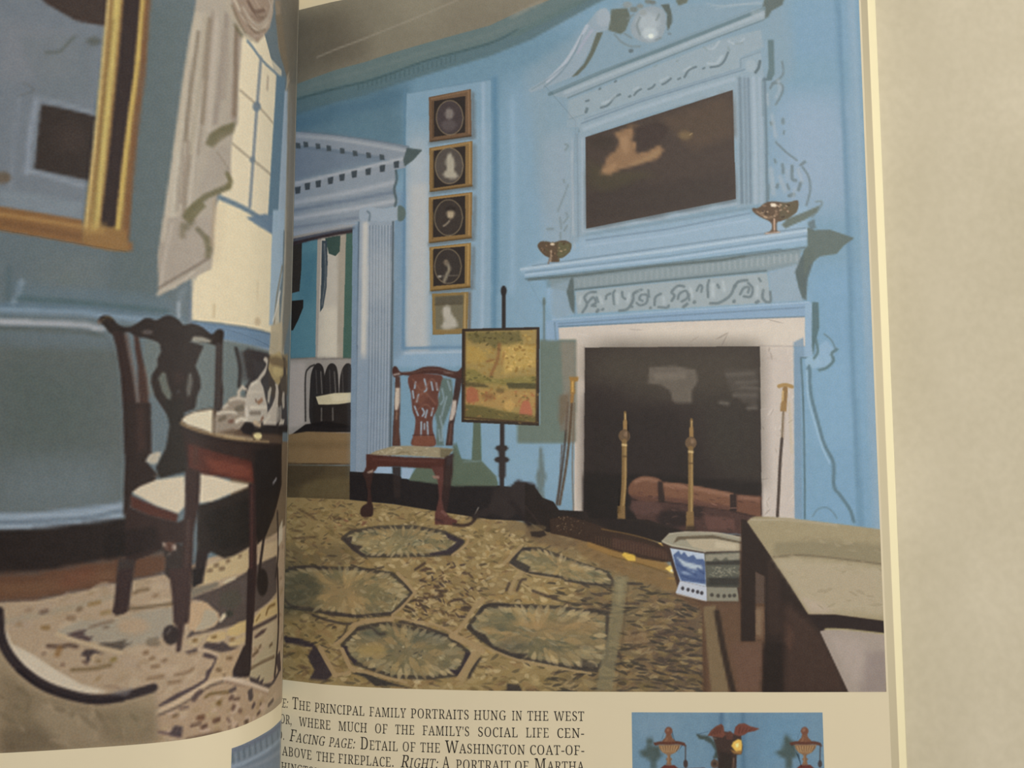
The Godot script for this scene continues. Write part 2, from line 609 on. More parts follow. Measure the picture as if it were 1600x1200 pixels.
func board(x0: float, x1: float, y0: float, y1: float) -> ArrayMesh:
	var st := SurfaceTool.new()
	st.begin(Mesh.PRIMITIVE_TRIANGLES)
	var b := 0.0008
	var z0 := Z_TOP - 0.004
	var z1 := Z_BOTTOM + 0.004
	# a chamfered slab: rings from below to the top
	var rings := [[y0, 0.0], [y1 - b, 0.0], [y1, b]]
	var corners := []
	for r in rings:
		corners.append([Vector3(x0 + r[1], r[0], z0 + r[1]), Vector3(x1 - r[1], r[0], z0 + r[1]), Vector3(x1 - r[1], r[0], z1 - r[1]), Vector3(x0 + r[1], r[0], z1 - r[1])])
	for k in 2:
		for i in 4:
			var j := (i + 1) % 4
			add_quad(st, corners[k][i], corners[k][j], corners[k + 1][j], corners[k + 1][i])
	add_quad(st, corners[2][0], corners[2][1], corners[2][2], corners[2][3])
	add_quad(st, corners[0][3], corners[0][2], corners[0][1], corners[0][0])
	st.generate_normals()
	return st.commit()

func build_cover(m: Material) -> void:
	var right := part("back_cover", board(-0.085, 0.1549, 0.0, 0.0042), m, book)
	right.set_meta("label", "cream cover board showing as a pale strip past the right page")
	part("front_cover", board(-0.272, -0.112, 0.0, 0.0042), m, book).set_meta("label", "cream cover board under the thick left half")
	part("spine", board(-0.1115, -0.0855, 0.0, 0.0032), m, book).set_meta("label", "cream spine between the two covers")

# ------------------------------------------------------------------ what is printed (page coordinates in 0.1 mm; colour, strength, softness, line width, curved, outline)
const CAPTION := [
	[1244,"Above:",30,156,1,"The",175,262,0,"principal",278,487,0,"family",503,646,0,"portraits",662,884,0,"hung",899,1021,0,"in",1040,1080,0,"the",1097,1178,0,"west",1194,1309,0],
	[1304,"parlor,",30,177,0,"where",207,351,0,"much",380,498,0,"of",525,578,0,"the",604,680,0,"family's",707,886,0,"social",914,1065,0,"life",1091,1179,0,"cen-",1205,1308,0],
	[1365,"tered.",30,144,0,"Facing",164,326,1,"page:",341,450,1,"Detail",469,618,0,"of",632,685,0,"the",700,777,0,"Washington",792,1091,0,"coat-of-",1105,1308,0],
	[1422,"arms",30,114,0,"above",133,272,0,"the",290,370,0,"fireplace.",382,604,0,"Right:",625,768,1,"A",783,812,0,"portrait",833,1038,0,"of",1050,1105,0,"Martha",1122,1307,0],
	[1482,"Washington",30,313,0,"is",330,359,0]]
const RIGHT_PRINT := [
	[134,173,205,1,0,0,0,[49,-1737,2428,-1615,2429,719,125,743]],
	[102,137,161,0.9,195.2,0,0,[43,-1399,629,-1317,634,-869,58,-926]],
	[120,159,189,0.9,146.4,0,0,[575,-1401,1295,-1430,1293,-1114,579,-1107]],
	[144,180,212,0.9,195.2,0,0,[1015,-1222,1293,-1218,1286,-198,1016,-199]],
	[156,185,216,0.6,146.4,0,0,[1166,-933,1291,-932,1287,-322,1164,-323]],
	[161,187,219,0.8,170.8,0,0,[2072,-1137,2350,-1138,2358,-674,2059,-673]],
	[134,174,209,0.8,146.4,0,0,[2135,-1533,2429,-1535,2420,-1296,2128,-1295]],
	[135,178,217,0.9,170.8,0,0,[2152,-446,2428,-447,2428,554,2120,554]],
	[142,185,223,0.6,146.4,0,0,[2153,-98,2374,-99,2361,243,2142,243]],
	[143,183,217,0.8,122,0,0,[1115,-550,2181,-598,2170,-247,1114,-199]],
	[147,185,218,0.7,97.6,0,0,[1268,-1140,2079,-1373,2099,-1189,1267,-958]],
	[145,183,216,0.9,122,0,0,[868,-101,1286,-99,1282,435,871,436]],
	[111,152,188,0.75,24.4,22,1,[2335,-1561,2346,-751,2342,-99,2349,554]],
	[159,187,215,0.6,29.3,29.3,1,[2391,-1561,2401,-751,2406,-99,2414,554]],
	[112,155,191,0.55,22,24.4,1,[971,-1224,974,-807,972,-400]],
	[162,196,229,0.55,29.3,24.4,1,[1041,-1130,1047,-806,1041,-361]],
	[174,201,228,0.45,19.5,18.3,1,[907,-1173,915,-808,910,-400]],
	[141,138,126,1,0,0,0,[32,-1770,1449,-1642,1334,-1536,1092,-1502,951,-1436,707,-1377,442,-1313,47,-1258]],
	[109,105,96,0.8,146.4,0,0,[37,-1598,411,-1526,442,-1319,47,-1258]],
	[155,152,139,0.7,122,0,0,[408,-1663,1296,-1617,1194,-1538,628,-1451]],
	[134,129,118,0.4,97.6,0,0,[757,-1606,1296,-1590,1295,-1483,758,-1391]],
	[166,162,152,0.7,11.5,7.3,1,[222,-1365,413,-1406,627,-1473,822,-1549]],
	[110,133,140,1,0,0,0,[47,-1258,442,-1313,707,-1377,951,-1436,1092,-1502,1334,-1589,1449,-1588,1244,-1484,1041,-1407,951,-1362,707,-1303,443,-1230,49,-1197]],
	[98,126,139,0.9,16.8,0,0,[49,-1203,443,-1235,707,-1303,951,-1367,1041,-1407,1244,-1489,1449,-1594,1551,-1614,1308,-1483,1117,-1374,952,-1309,708,-1244,444,-1171,52,-1125]],
	[123,142,148,0.6,19.5,12.2,1,[48,-1230,443,-1278,707,-1340,951,-1399,1092,-1465]],
	[72,99,107,0.8,11.5,7.3,1,[49,-1197,443,-1230,707,-1303,951,-1362,1066,-1417]],
	[102,128,134,0.9,24.4,19.5,1,[1041,-1391,1308,-1525,1372,-1573]],
	[169,166,157,0.6,24.4,14.6,1,[1041,-1471,1168,-1538]],
	[77,105,116,0.55,7.2,5.4,1,[416,-1222,416,-1198]],
	[77,105,116,0.55,7.2,5.4,1,[436,-1226,436,-1202]],
	[77,105,116,0.55,7.2,5.4,1,[455,-1230,456,-1206]],
	[77,105,116,0.55,7.2,5.4,1,[475,-1234,475,-1210]],
	[77,105,116,0.55,7.2,5.4,1,[494,-1238,495,-1214]],
	[77,105,116,0.55,7.2,5.4,1,[514,-1242,514,-1218]],
	[77,105,116,0.55,7.2,5.4,1,[533,-1246,533,-1222]],
	[77,105,116,0.55,7.2,5.4,1,[552,-1250,552,-1226]],
	[77,105,116,0.55,7.2,5.4,1,[571,-1255,571,-1231]],
	[77,105,116,0.55,7.2,5.4,1,[590,-1259,590,-1235]],
	[77,105,116,0.55,7.2,5.4,1,[609,-1264,609,-1240]],
	[77,105,116,0.55,7.2,5.4,1,[628,-1269,628,-1245]],
	[77,105,116,0.55,7.2,5.4,1,[646,-1273,647,-1249]],
	[77,105,116,0.55,7.2,5.4,1,[665,-1278,665,-1254]],
	[77,105,116,0.55,7.2,5.4,1,[684,-1283,684,-1259]],
	[77,105,116,0.55,7.2,5.4,1,[702,-1288,703,-1264]],
	[77,105,116,0.55,7.2,5.4,1,[721,-1293,721,-1269]],
	[77,105,116,0.55,7.2,5.4,1,[740,-1298,740,-1274]],
	[77,105,116,0.55,7.2,5.4,1,[758,-1303,758,-1279]],
	[77,105,116,0.55,7.2,5.4,1,[777,-1308,777,-1284]],
	[77,105,116,0.55,7.2,5.4,1,[795,-1313,795,-1289]],
	[77,105,116,0.55,7.2,5.4,1,[814,-1318,814,-1294]],
	[89,126,154,0.8,68.3,0,0,[52,-1119,417,-1160,630,-1211,631,-1131,54,-1050]],
	[149,182,212,1,0,0,0,[620,-1169,957,-1213,959,-120,602,-104]],
	[173,195,218,0.95,48.8,0,0,[623,-921,706,-929,713,-113,607,-114]],
	[190,202,216,0.6,48.8,0,0,[627,-1052,704,-1059,708,-685,636,-687]],
	[198,206,216,0.95,34.2,0,0,[635,-791,709,-798,716,-133,633,-129]],
	[134,173,205,0.6,78.1,0,0,[620,-1169,957,-1213,957,-1040,623,-987]],
	[174,201,231,0.7,19.5,14.6,1,[926,-1198,930,-756,922,-125]],
	[104,145,179,0.9,8.8,7.3,1,[610,-1185,615,-765,617,-141]],
	[117,154,184,0.8,8.8,6.1,1,[620,-1169,957,-1213]],
	[100,145,182,0.8,19.5,19.5,1,[972,-1213,976,-755,972,-199]],
	[117,155,193,0.9,16.8,12.2,1,[612,-142,743,-145,863,-146]],
	[153,187,221,0.95,16.8,0,0,[582,-122,858,-126,858,-71,583,-70]],
	[185,207,234,0.8,11.5,9.8,1,[597,-124,863,-128]],
	[136,166,198,0.8,24.4,0,0,[568,-767,615,-765,618,-116,577,-105]],
	[111,151,190,0.8,16.8,12.2,1,[612,-766,617,-141]],
	[166,162,158,1,0,0,0,[82,-652,415,-646,432,242,94,240]],
	[96,144,167,1,0,0,0,[119,-605,250,-607,250,-119,114,-120]],
	[77,125,152,0.6,48.8,0,0,[165,-537,246,-542,244,-346,170,-352]],
	[178,174,172,1,0,0,0,[244,-608,268,-606,259,-114,247,-114]],
	[207,204,199,1,0,0,0,[262,-601,372,-602,371,-104,257,-109]],
	[229,225,215,0.8,29.3,0,0,[272,-319,340,-315,349,-120,268,-123]],
	[177,171,162,0.9,16.8,0,0,[339,-599,378,-607,379,-109,347,-105]],
	[77,110,105,1,0,0,0,[375,-618,408,-621,415,-108,371,-104]],
	[65,89,87,1,0,0,0,[281,-599,350,-604,349,-541,330,-522,300,-534]],
	[66,81,96,1,0,0,0,[266,-590,290,-588,295,-498,292,-395,279,-318,264,-299,267,-423]],
	[168,171,175,0.6,8.8,4.9,1,[278,-578,287,-447,272,-324]],
	[55,53,53,1,0,0,0,[116,-595,170,-594,170,-483,163,-392,125,-387]],
	[43,41,42,1,0,0,0,[123,-355,183,-356,184,-325,160,-274,136,-234,124,-235]],
	[71,64,77,1,0,0,0,[116,-611,408,-631,408,-615,256,-602,116,-584]],
	[59,51,57,0.9,11.5,17.1,1,[116,-595,408,-621]],
	[167,164,164,1,0,0,0,[82,-122,425,-108,431,192,93,215]],
	[191,186,187,0.9,19.5,0,0,[115,-105,202,-101,203,145,123,164]],
	[109,105,104,0.5,11.5,7.3,1,[121,-120,415,-108]],
	[43,41,44,0.95,3.4,0,1,[230,140,225,-6,232,-64,250,-92,273,-91,289,-61,296,28,299,141]],
	[43,41,44,0.95,3.4,0,1,[293,141,288,-4,296,-61,313,-89,335,-88,349,-59,356,29,358,142]],
	[43,41,44,0.95,3.4,0,1,[363,142,359,-2,366,-59,383,-87,403,-86,417,-58,423,30,425,143]],
	[43,41,44,0.95,3.4,0,1,[421,143,417,-1,424,-58,440,-85,460,-85,473,-56,479,31,481,143]],
	[50,48,50,0.9,4.8,7.3,1,[207,133,202,-39,217,-77,243,-89]],
	[155,153,153,0.7,6.1,4.3,1,[274,-62,282,27]],
	[155,153,153,0.7,6.1,4.3,1,[335,-60,343,29]],
	[91,88,90,0.8,4.8,4.3,1,[251,-69,258,26]],
	[91,88,90,0.8,4.8,4.3,1,[314,-67,320,28]],
	[91,88,90,0.8,4.8,4.3,1,[369,-65,375,29]],
	[217,211,185,1,3.4,0,0,[253,38,337,26,412,25,412,63,338,74,266,69]],
	[233,227,206,0.7,11.5,0,0,[316,32,405,31,406,55,331,60]],
	[45,41,42,1,4.8,0,0,[239,72,413,69,414,161,319,166,241,140]],
	[132,129,128,0.8,6.1,5.5,1,[281,84,282,135]],
	[132,129,128,0.8,6.1,5.5,1,[331,85,333,135]],
	[43,41,42,1,3.4,8.5,1,[246,45,248,134]],
	[31,28,31,0.95,4.8,0,0,[124,196,207,147,304,135,414,155,415,180,216,178]],
	[141,120,91,1,6.1,0,0,[100,189,216,175,415,183,417,307,104,307]],
	[119,101,76,0.5,19.5,0,0,[101,215,409,217,409,242,102,240]],
	[61,53,48,0.8,8.8,4.9,1,[104,301,410,305]],
	[91,81,63,1,4.8,0,0,[104,307,410,310,413,445,108,450]],
	[111,100,75,0.7,24.4,0,0,[213,366,411,353,413,439,177,442]],
	[72,63,52,0.5,24.4,0,0,[104,310,322,310,251,372,107,405]],
	[135,160,189,1,0,0,0,[402,-642,434,-650,449,335,410,336]],
	[94,112,133,0.9,8.8,7.3,1,[429,-658,433,-260,436,335]],
	[163,180,202,1,0,0,0,[431,-661,577,-663,577,-105,575,340,433,340]],
	[218,220,222,0.9,19.5,0,0,[442,-655,469,-653,471,-411,470,-107,447,-107]],
	[144,167,196,0.8,97.6,0,0,[425,-108,569,-105,575,340,433,340]],
	[120,138,162,0.75,6.1,3.7,1,[475,-637,480,-107,479,328]],
	[191,204,221,0.5,6.1,3.7,1,[481,-637,487,-106,485,328]],
	[120,138,162,0.75,6.1,3.7,1,[487,-637,493,-106,491,328]],
	[191,204,221,0.5,6.1,3.7,1,[494,-636,499,-106,497,328]],
	[120,138,162,0.75,6.1,3.7,1,[500,-636,505,-106,503,328]],
	[191,204,221,0.5,6.1,3.7,1,[506,-636,511,-106,509,328]],
	[120,138,162,0.75,6.1,3.7,1,[512,-635,517,-106,516,328]],
	[191,204,221,0.5,6.1,3.7,1,[519,-635,524,-106,521,328]],
	[120,138,162,0.75,6.1,3.7,1,[525,-635,530,-105,528,328]],
	[191,204,221,0.5,6.1,3.7,1,[531,-635,536,-105,534,328]],
	[120,138,162,0.75,6.1,3.7,1,[537,-634,542,-105,540,328]],
	[191,204,221,0.5,6.1,3.7,1,[543,-634,548,-105,546,328]],
	[120,138,162,0.75,6.1,3.7,1,[550,-634,554,-105,552,328]],
	[191,204,221,0.5,6.1,3.7,1,[556,-633,560,-105,557,328]],
	[120,138,162,0.75,6.1,3.7,1,[562,-633,566,-105,564,328]],
	[191,204,221,0.5,6.1,3.7,1,[568,-633,572,-105,569,328]],
	[202,210,222,0.35,97.6,0,0,[482,-539,561,-536,558,-332,485,-334]],
	[75,93,106,0.85,8.8,7.3,1,[570,-648,572,-255,570,330]],
	[154,169,189,1,0,0,0,[113,-810,577,-866,582,-710,532,-702,432,-656,118,-621]],
	[183,194,211,0.9,19.5,19.5,1,[114,-761,369,-775,573,-806]],
	[125,143,168,0.9,16.8,14.6,1,[115,-729,370,-743,573,-767]],
	[189,199,215,0.9,16.8,17.1,1,[116,-696,370,-707,579,-731]],
	[132,148,171,0.9,16.8,12.2,1,[117,-659,315,-664,426,-672]],
	[172,183,202,0.8,16.8,17.1,1,[118,-632,316,-638,415,-649]],
	[98,110,129,0.8,11.5,9.8,1,[119,-605,408,-631]],
	[170,188,210,1,6.1,0,1,[431,-702,466,-713,532,-702,590,-709,600,-678,590,-655,533,-650,467,-656,434,-661]],
	[110,130,149,0.8,8.8,7.3,1,[472,-656,474,-684,463,-695]],
	[103,123,125,1,8.8,0,1,[590,-709,613,-703,621,-677,611,-652,590,-653]],
	[84,103,113,0.85,8.8,9.8,1,[577,-866,583,-819,573,-778,582,-736,577,-710]],
	[132,152,175,1,0,0,0,[105,-1066,633,-952,624,-885,113,-815]],
	[125,143,167,0.8,29.3,0,0,[107,-1001,529,-910,112,-853]],
	[150,164,184,1,0,0,0,[105,-1069,245,-1037,626,-947,608,-888,503,-912,308,-966,107,-1011]],
	[179,190,205,0.85,14.2,12.2,1,[106,-1050,307,-1006,618,-932]],
	[116,133,152,0.7,11.5,7.3,1,[151,-1062,307,-1025,528,-974,626,-947]],
	[111,129,152,0.7,11.5,7.3,1,[107,-1006,308,-955,529,-910]],
	[158,171,190,1,0,0,0,[112,-842,367,-865,613,-906,619,-864,423,-834,113,-799]],
	[189,199,214,0.85,16.8,14.6,1,[112,-842,367,-862,608,-901]],
	[85,102,108,1,8.8,0,0,[623,-945,685,-934,649,-894,614,-869,608,-896]],
	[72,84,94,0.9,7.2,0,0,[126,-1017,149,-1011,153,-988,130,-992]],
	[72,84,94,0.9,7.2,0,0,[165,-1016,187,-1010,191,-988,168,-991]],
	[72,84,94,0.9,7.2,0,0,[225,-999,247,-994,250,-972,229,-975]],
	[72,84,94,0.9,7.2,0,0,[278,-984,299,-978,302,-956,281,-959]],
	[72,84,94,0.9,7.2,0,0,[340,-965,360,-961,363,-939,343,-941]],
	[72,84,94,0.9,7.2,0,0,[396,-949,415,-945,419,-924,399,-925]],
	[72,84,94,0.9,7.2,0,0,[454,-937,473,-933,476,-911,457,-913]],
	[72,84,94,0.9,7.2,0,0,[510,-925,529,-921,532,-900,513,-901]],
	[66,77,88,0.92,7.2,0,0,[128,-827,157,-828,155,-799,132,-799]],
	[66,77,88,0.92,7.2,0,0,[176,-837,204,-838,202,-809,180,-809]],
	[66,77,88,0.92,7.2,0,0,[229,-840,256,-842,254,-813,233,-813]],
	[66,77,88,0.92,7.2,0,0,[287,-846,314,-849,311,-820,291,-819]],
	[66,77,88,0.92,7.2,0,0,[339,-854,365,-857,362,-828,343,-827]],
	[66,77,88,0.92,7.2,0,0,[392,-863,417,-866,415,-837,396,-836]],
	[66,77,88,0.92,7.2,0,0,[452,-868,476,-872,474,-843,455,-842]],
	[66,77,88,0.92,7.2,0,0,[511,-878,535,-881,533,-853,514,-851]],
	[66,77,88,0.92,7.2,0,0,[569,-890,592,-894,590,-865,572,-864]],
	[114,129,141,0.8,16.8,0,0,[881,-1166,893,-1160,897,-972,713,-952,713,-970,881,-988]],
	[118,96,78,1,0,0,0,[709,-1149,878,-1176,881,-983,713,-965]],
	[153,125,101,0.8,6.1,4.9,0,[717,-1141,870,-1169]],
	[153,125,101,0.9,6.1,6.1,0,[868,-1169,871,-993]],
	[78,63,49,0.9,6.1,4.9,0,[718,-967,881,-985]],
	[78,63,49,0.8,6.1,3.9,0,[724,-1132,728,-980]],
	[49,44,45,1,0,0,0,[730,-1132,855,-1148,856,-999,731,-985]],
	[76,69,74,1,0,0,1,[848,-1059,833,-1010,795,-991,757,-1013,740,-1063,756,-1113,794,-1132,832,-1110]],
	[164,150,124,0.7,5,3.9,1,[848,-1059,838,-1018,811,-994,778,-995,751,-1021,740,-1063,750,-1105,777,-1129,810,-1128,837,-1101,848,-1059]],
	[114,129,141,0.8,16.8,0,0,[887,-954,899,-948,900,-770,715,-749,715,-767,885,-786]],
	[143,118,81,1,0,0,0,[713,-941,884,-964,885,-780,715,-762]],
	[183,152,105,0.8,6.1,4.9,0,[721,-933,876,-957]],
	[183,152,105,0.9,6.1,6.1,0,[874,-957,875,-791]],
	[95,77,52,0.9,6.1,4.9,0,[720,-765,885,-783]],
	[95,77,52,0.8,6.1,3.9,0,[729,-925,730,-777]],
	[49,44,45,1,0,0,0,[731,-928,856,-944,857,-792,733,-777]],
	[90,85,84,1,0,0,1,[849,-864,833,-813,794,-793,754,-816,737,-868,753,-919,793,-939,832,-916]],
	[164,150,124,0.7,5,3.9,1,[849,-864,839,-822,811,-796,776,-797,748,-825,737,-868,747,-910,775,-936,810,-934,838,-907,849,-864]],
	[114,129,141,0.8,16.8,0,0,[888,-747,900,-742,898,-563,714,-544,714,-562,883,-578]],
	[144,118,79,1,0,0,0,[713,-741,885,-757,883,-573,714,-557]],
	[186,152,103,0.8,6.1,4.9,0,[720,-734,877,-750]],
	[186,152,103,0.9,6.1,6.1,0,[875,-750,873,-584]],
	[96,77,50,0.9,6.1,4.9,0,[719,-559,883,-576]],
	[96,77,50,0.8,6.1,3.9,0,[728,-726,729,-572]],
	[49,44,45,1,0,0,0,[730,-731,857,-743,858,-589,732,-579]],
	[64,58,57,1,0,0,1,[848,-656,832,-605,793,-585,753,-607,736,-658,752,-709,791,-729,831,-707]],
	[164,150,124,0.7,5,3.9,1,[848,-656,837,-614,810,-589,775,-589,747,-616,736,-658,747,-700,774,-726,809,-725,837,-698,848,-656]],
	[114,129,141,0.8,16.8,0,0,[883,-545,896,-540,894,-368,721,-353,721,-371,879,-383]],
	[151,125,81,1,0,0,0,[717,-541,881,-555,879,-378,721,-366]],
	[193,161,105,0.8,6.1,4.9,0,[725,-533,873,-548]],
	[193,161,105,0.9,6.1,6.1,0,[871,-548,869,-389]],
	[100,82,51,0.9,6.1,4.9,0,[726,-368,879,-381]],
	[100,82,51,0.8,6.1,3.9,0,[732,-526,736,-381]],
	[49,44,45,1,0,0,0,[732,-533,856,-541,857,-394,734,-386]],
	[61,56,56,1,0,0,1,[844,-462,828,-414,791,-395,754,-416,738,-464,753,-513,790,-532,828,-511]],
	[164,150,124,0.7,5,3.9,1,[844,-462,834,-422,808,-398,775,-399,748,-424,738,-464,748,-505,774,-529,807,-528,833,-503,844,-462]],
	[121,119,116,0.8,11.5,0,0,[869,-361,884,-361,882,-205,868,-198]],
	[148,127,85,1,0,0,0,[729,-356,872,-361,868,-198,733,-195]],
	[122,119,102,1,0,0,0,[741,-343,852,-349,850,-218,745,-215]],
	[190,167,121,0.9,6.1,6.1,1,[859,-353,858,-211]],
	[89,81,66,0.8,8.8,7.3,1,[742,-313,849,-316]],
	[94,90,79,0.8,11.5,0,0,[741,-343,852,-349,852,-316,742,-313]],
	[196,195,190,0.95,16.8,0,1,[774,-302,797,-307,807,-276,827,-246,823,-221,768,-219,777,-252,770,-277]],
	[141,136,136,0.9,16.8,0,1,[810,-1077,804,-1060,792,-1054,779,-1061,774,-1078,779,-1094,791,-1101,804,-1093]],
	[104,98,103,0.7,19.5,0,1,[820,-1029,811,-1013,790,-1007,768,-1014,759,-1031,768,-1048,789,-1054,811,-1046]],
	[186,183,172,0.95,16.8,0,1,[793,-920,808,-899,816,-873,814,-847,829,-821,804,-811,768,-828,783,-853,778,-884]],
	[189,176,154,0.95,14.2,0,1,[815,-672,810,-657,800,-652,789,-658,784,-673,789,-687,799,-693,810,-686]],
	[154,146,134,0.9,8.8,7.3,1,[795,-644,785,-632,772,-624]],
	[45,41,42,0.8,11.5,0,1,[820,-692,814,-685,799,-683,785,-686,779,-693,785,-700,799,-703,814,-700]],
	[156,150,135,0.9,14.2,12.2,1,[788,-474,796,-453,786,-428,776,-403]],
	[130,120,108,0.9,11.5,0,1,[793,-478,790,-470,783,-466,776,-470,773,-479,776,-488,783,-491,790,-488]],
	[120,114,107,0.7,8.8,4.9,1,[751,-424,831,-427]],
	[189,185,179,0.8,8.8,0,1,[766,-423,764,-420,758,-418,753,-420,751,-424,753,-427,758,-428,764,-427]],
	[159,141,102,1,0,0,0,[87,434,409,439,773,472,944,484,1041,512,1281,573,1662,695,1802,812,2429,836,2428,1160,112,1209]],
	[135,119,92,0.8,68.3,0,0,[798,484,1281,511,1662,672,1660,789,1423,719,1185,626,944,519]],
	[122,110,85,0.8,48.8,0,0,[121,619,449,608,450,693,124,706]],
	[90,85,70,0.8,78.1,0,0,[124,706,289,710,321,878,129,891]],
	[153,134,99,0.7,97.6,0,0,[652,677,1041,721,1041,908,704,913]],
	[112,100,82,0.7,146.4,0,0,[1280,720,1661,766,1794,1159,1230,1161]],
	[98,83,74,0.7,122,0,0,[1565,789,1803,789,1794,1159,1512,1159]],
	["scatter",2600,[[184,167,124],[163,141,96],[134,117,78],[117,105,74],[193,174,134],[149,122,89]],19.52,48.8,7.32,17.08,0,38,0.4,21,1.5,[93,433,409,444,773,480,944,488,1041,519,1281,583,1519,672,1660,789,1778,824,1771,1145,117,1194]],
	["scatter",1100,[[92,83,67],[76,71,63],[120,98,75],[103,86,75]],14.64,39.04,3.904,8.296,-6,45,0.5,22,1.5,[93,433,409,444,773,480,944,488,1041,519,1281,583,1519,672,1660,789,1778,824,1771,1145,117,1194]],
	["scatter",500,[[203,186,149],[209,190,147],[174,148,100]],14.64,36.6,6.1,14.64,10,60,0.6,23,1.4,[447,487,944,496,1280,720,1278,953,458,1132]],
	["scatter",260,[[60,58,56],[74,68,65]],24.4,63.44,4.88,9.76,8,22,0.7,24,1.2,[1185,649,1778,836,1771,1145,1183,1147]],
	["scatter",260,[[207,190,149],[216,200,162],[193,172,127]],14.64,39.04,6.1,14.64,8,60,0.5,91,1.4,[448,560,798,484,1041,555,1280,673,1231,860,1183,1092,802,1132,354,1126,454,872]],
	["scatter",90,[[62,58,56],[78,71,65]],19.52,48.8,4.88,9.76,8,60,0.65,92,1.4,[228,639,448,560,1280,673,1513,1114,241,1124]],
	[149,138,108,0.8,12.4,0,0,[383,588,417,561,529,541,665,537,785,559,861,594,815,640,732,646,585,650,468,653]],
	[123,123,100,0.3,15.3,0,0,[383,588,417,561,529,541,665,537,785,559,861,594,815,640,732,646,585,650,468,653]],
	["scatter",150,[[166,162,135],[133,135,113],[104,111,98],[188,178,147],[147,133,101]],13.2113,39.634,5.28453,13.2113,-8,60,0.5,31,1.2,[383,588,417,561,529,541,665,537,785,559,861,594,815,640,732,646,585,650,468,653]],
	["scatter",60,[[78,82,75],[91,92,82],[70,68,67]],10.5691,29.0649,3.30283,6.60566,-8,70,0.6,131,1.2,[383,588,417,561,529,541,665,537,785,559,861,594,815,640,732,646,585,650,468,653]],
	["scatter",50,[[210,199,165],[195,174,132]],10.5691,29.0649,5.28453,9.24793,-8,70,0.6,231,1.2,[383,588,417,561,529,541,665,537,785,559,861,594,815,640,732,646,585,650,468,653]],
	[151,138,106,0.8,12.4,0,0,[117,718,216,700,333,700,448,698,586,715,667,783,588,868,451,883,337,871,121,859]],
	[118,112,88,0.3,15.3,0,0,[117,718,216,700,333,700,448,698,586,715,667,783,588,868,451,883,337,871,121,859]],
	["scatter",150,[[166,162,135],[133,135,113],[104,111,98],[188,178,147],[147,133,101]],13.2113,39.634,5.28453,13.2113,-8,60,0.5,32,1.2,[117,718,216,700,333,700,448,698,586,715,667,783,588,868,451,883,337,871,121,859]],
	["scatter",60,[[78,82,75],[91,92,82],[70,68,67]],10.5691,29.0649,3.30283,6.60566,-8,70,0.6,132,1.2,[117,718,216,700,333,700,448,698,586,715,667,783,588,868,451,883,337,871,121,859]],
	["scatter",50,[[210,199,165],[195,174,132]],10.5691,29.0649,5.28453,9.24793,-8,70,0.6,232,1.2,[117,718,216,700,333,700,448,698,586,715,667,783,588,868,451,883,337,871,121,859]],
	[142,131,104,0.8,12.4,0,0,[386,989,452,921,562,895,669,915,801,941,886,1003,834,1086,736,1100,591,1098,441,1053]],
	[107,107,91,0.3,15.3,0,0,[386,989,452,921,562,895,669,915,801,941,886,1003,834,1086,736,1100,591,1098,441,1053]],
	["scatter",150,[[166,162,135],[133,135,113],[104,111,98],[188,178,147],[147,133,101]],13.2113,39.634,5.28453,13.2113,-8,60,0.5,33,1.2,[386,989,452,921,562,895,669,915,801,941,886,1003,834,1086,736,1100,591,1098,441,1053]],
	["scatter",60,[[78,82,75],[91,92,82],[70,68,67]],10.5691,29.0649,3.30283,6.60566,-8,70,0.6,133,1.2,[386,989,452,921,562,895,669,915,801,941,886,1003,834,1086,736,1100,591,1098,441,1053]],
	["scatter",50,[[210,199,165],[195,174,132]],10.5691,29.0649,5.28453,9.24793,-8,70,0.6,233,1.2,[386,989,452,921,562,895,669,915,801,941,886,1003,834,1086,736,1100,591,1098,441,1053]],
	[65,61,61,0.75,8,14.5,0,[383,588,417,563,529,544,665,540,785,560,857,594,815,638,732,644,585,649,468,651,383,588]],
	[181,155,112,0.5,6.5,0,1,[543,589,515,579,487,584,514,593]],
	[192,167,120,0.5,6.5,0,1,[561,583,535,571,506,572,532,585]],
	[192,167,120,0.5,6.5,0,1,[585,579,570,565,549,565,564,579]],
	[129,123,94,0.5,6.5,0,1,[616,589,601,561,571,551,586,578]],
	[114,111,90,0.5,6.5,0,1,[626,592,633,568,620,546,612,570]],
	[114,111,90,0.5,6.5,0,1,[630,591,651,572,659,546,638,564]],
	[114,111,90,0.5,6.5,0,1,[647,585,674,578,694,560,667,567]],
	[155,138,102,0.5,6.5,0,1,[663,584,690,585,711,567,683,565]],
	[155,138,102,0.5,6.5,0,1,[681,586,711,589,738,574,708,571]],
	[129,123,94,0.5,6.5,0,1,[710,595,740,604,770,594,740,585]],
	[181,155,112,0.5,6.5,0,1,[701,609,723,624,750,617,727,602]],
	[181,155,112,0.5,6.5,0,1,[691,612,714,626,742,624,719,609]],
	[155,138,102,0.5,6.5,0,1,[670,612,689,627,713,627,695,612]],
	[155,138,102,0.5,6.5,0,1,[641,607,654,629,680,635,667,613]],
	[129,123,94,0.5,6.5,0,1,[626,595,623,623,634,649,637,621]],
	[114,111,90,0.5,6.5,0,1,[619,605,597,617,588,641,610,628]],
	[129,123,94,0.5,6.5,0,1,[614,605,584,615,566,640,597,631]],
	[155,138,102,0.5,6.5,0,1,[588,613,559,614,537,634,567,632]],
	[114,111,90,0.5,6.5,0,1,[567,611,537,610,512,623,541,624]],
	[114,111,90,0.5,6.5,0,1,[538,597,514,590,490,597,514,605]],
	[155,138,102,0.5,6.5,0,1,[487,579,472,569,454,575,469,585]],
	[155,138,102,0.5,6.5,0,1,[506,574,489,564,471,567,487,576]],
	[114,111,90,0.5,6.5,0,1,[529,572,510,558,486,562,505,576]],
	[192,167,120,0.5,6.5,0,1,[563,570,544,556,519,552,539,567]],
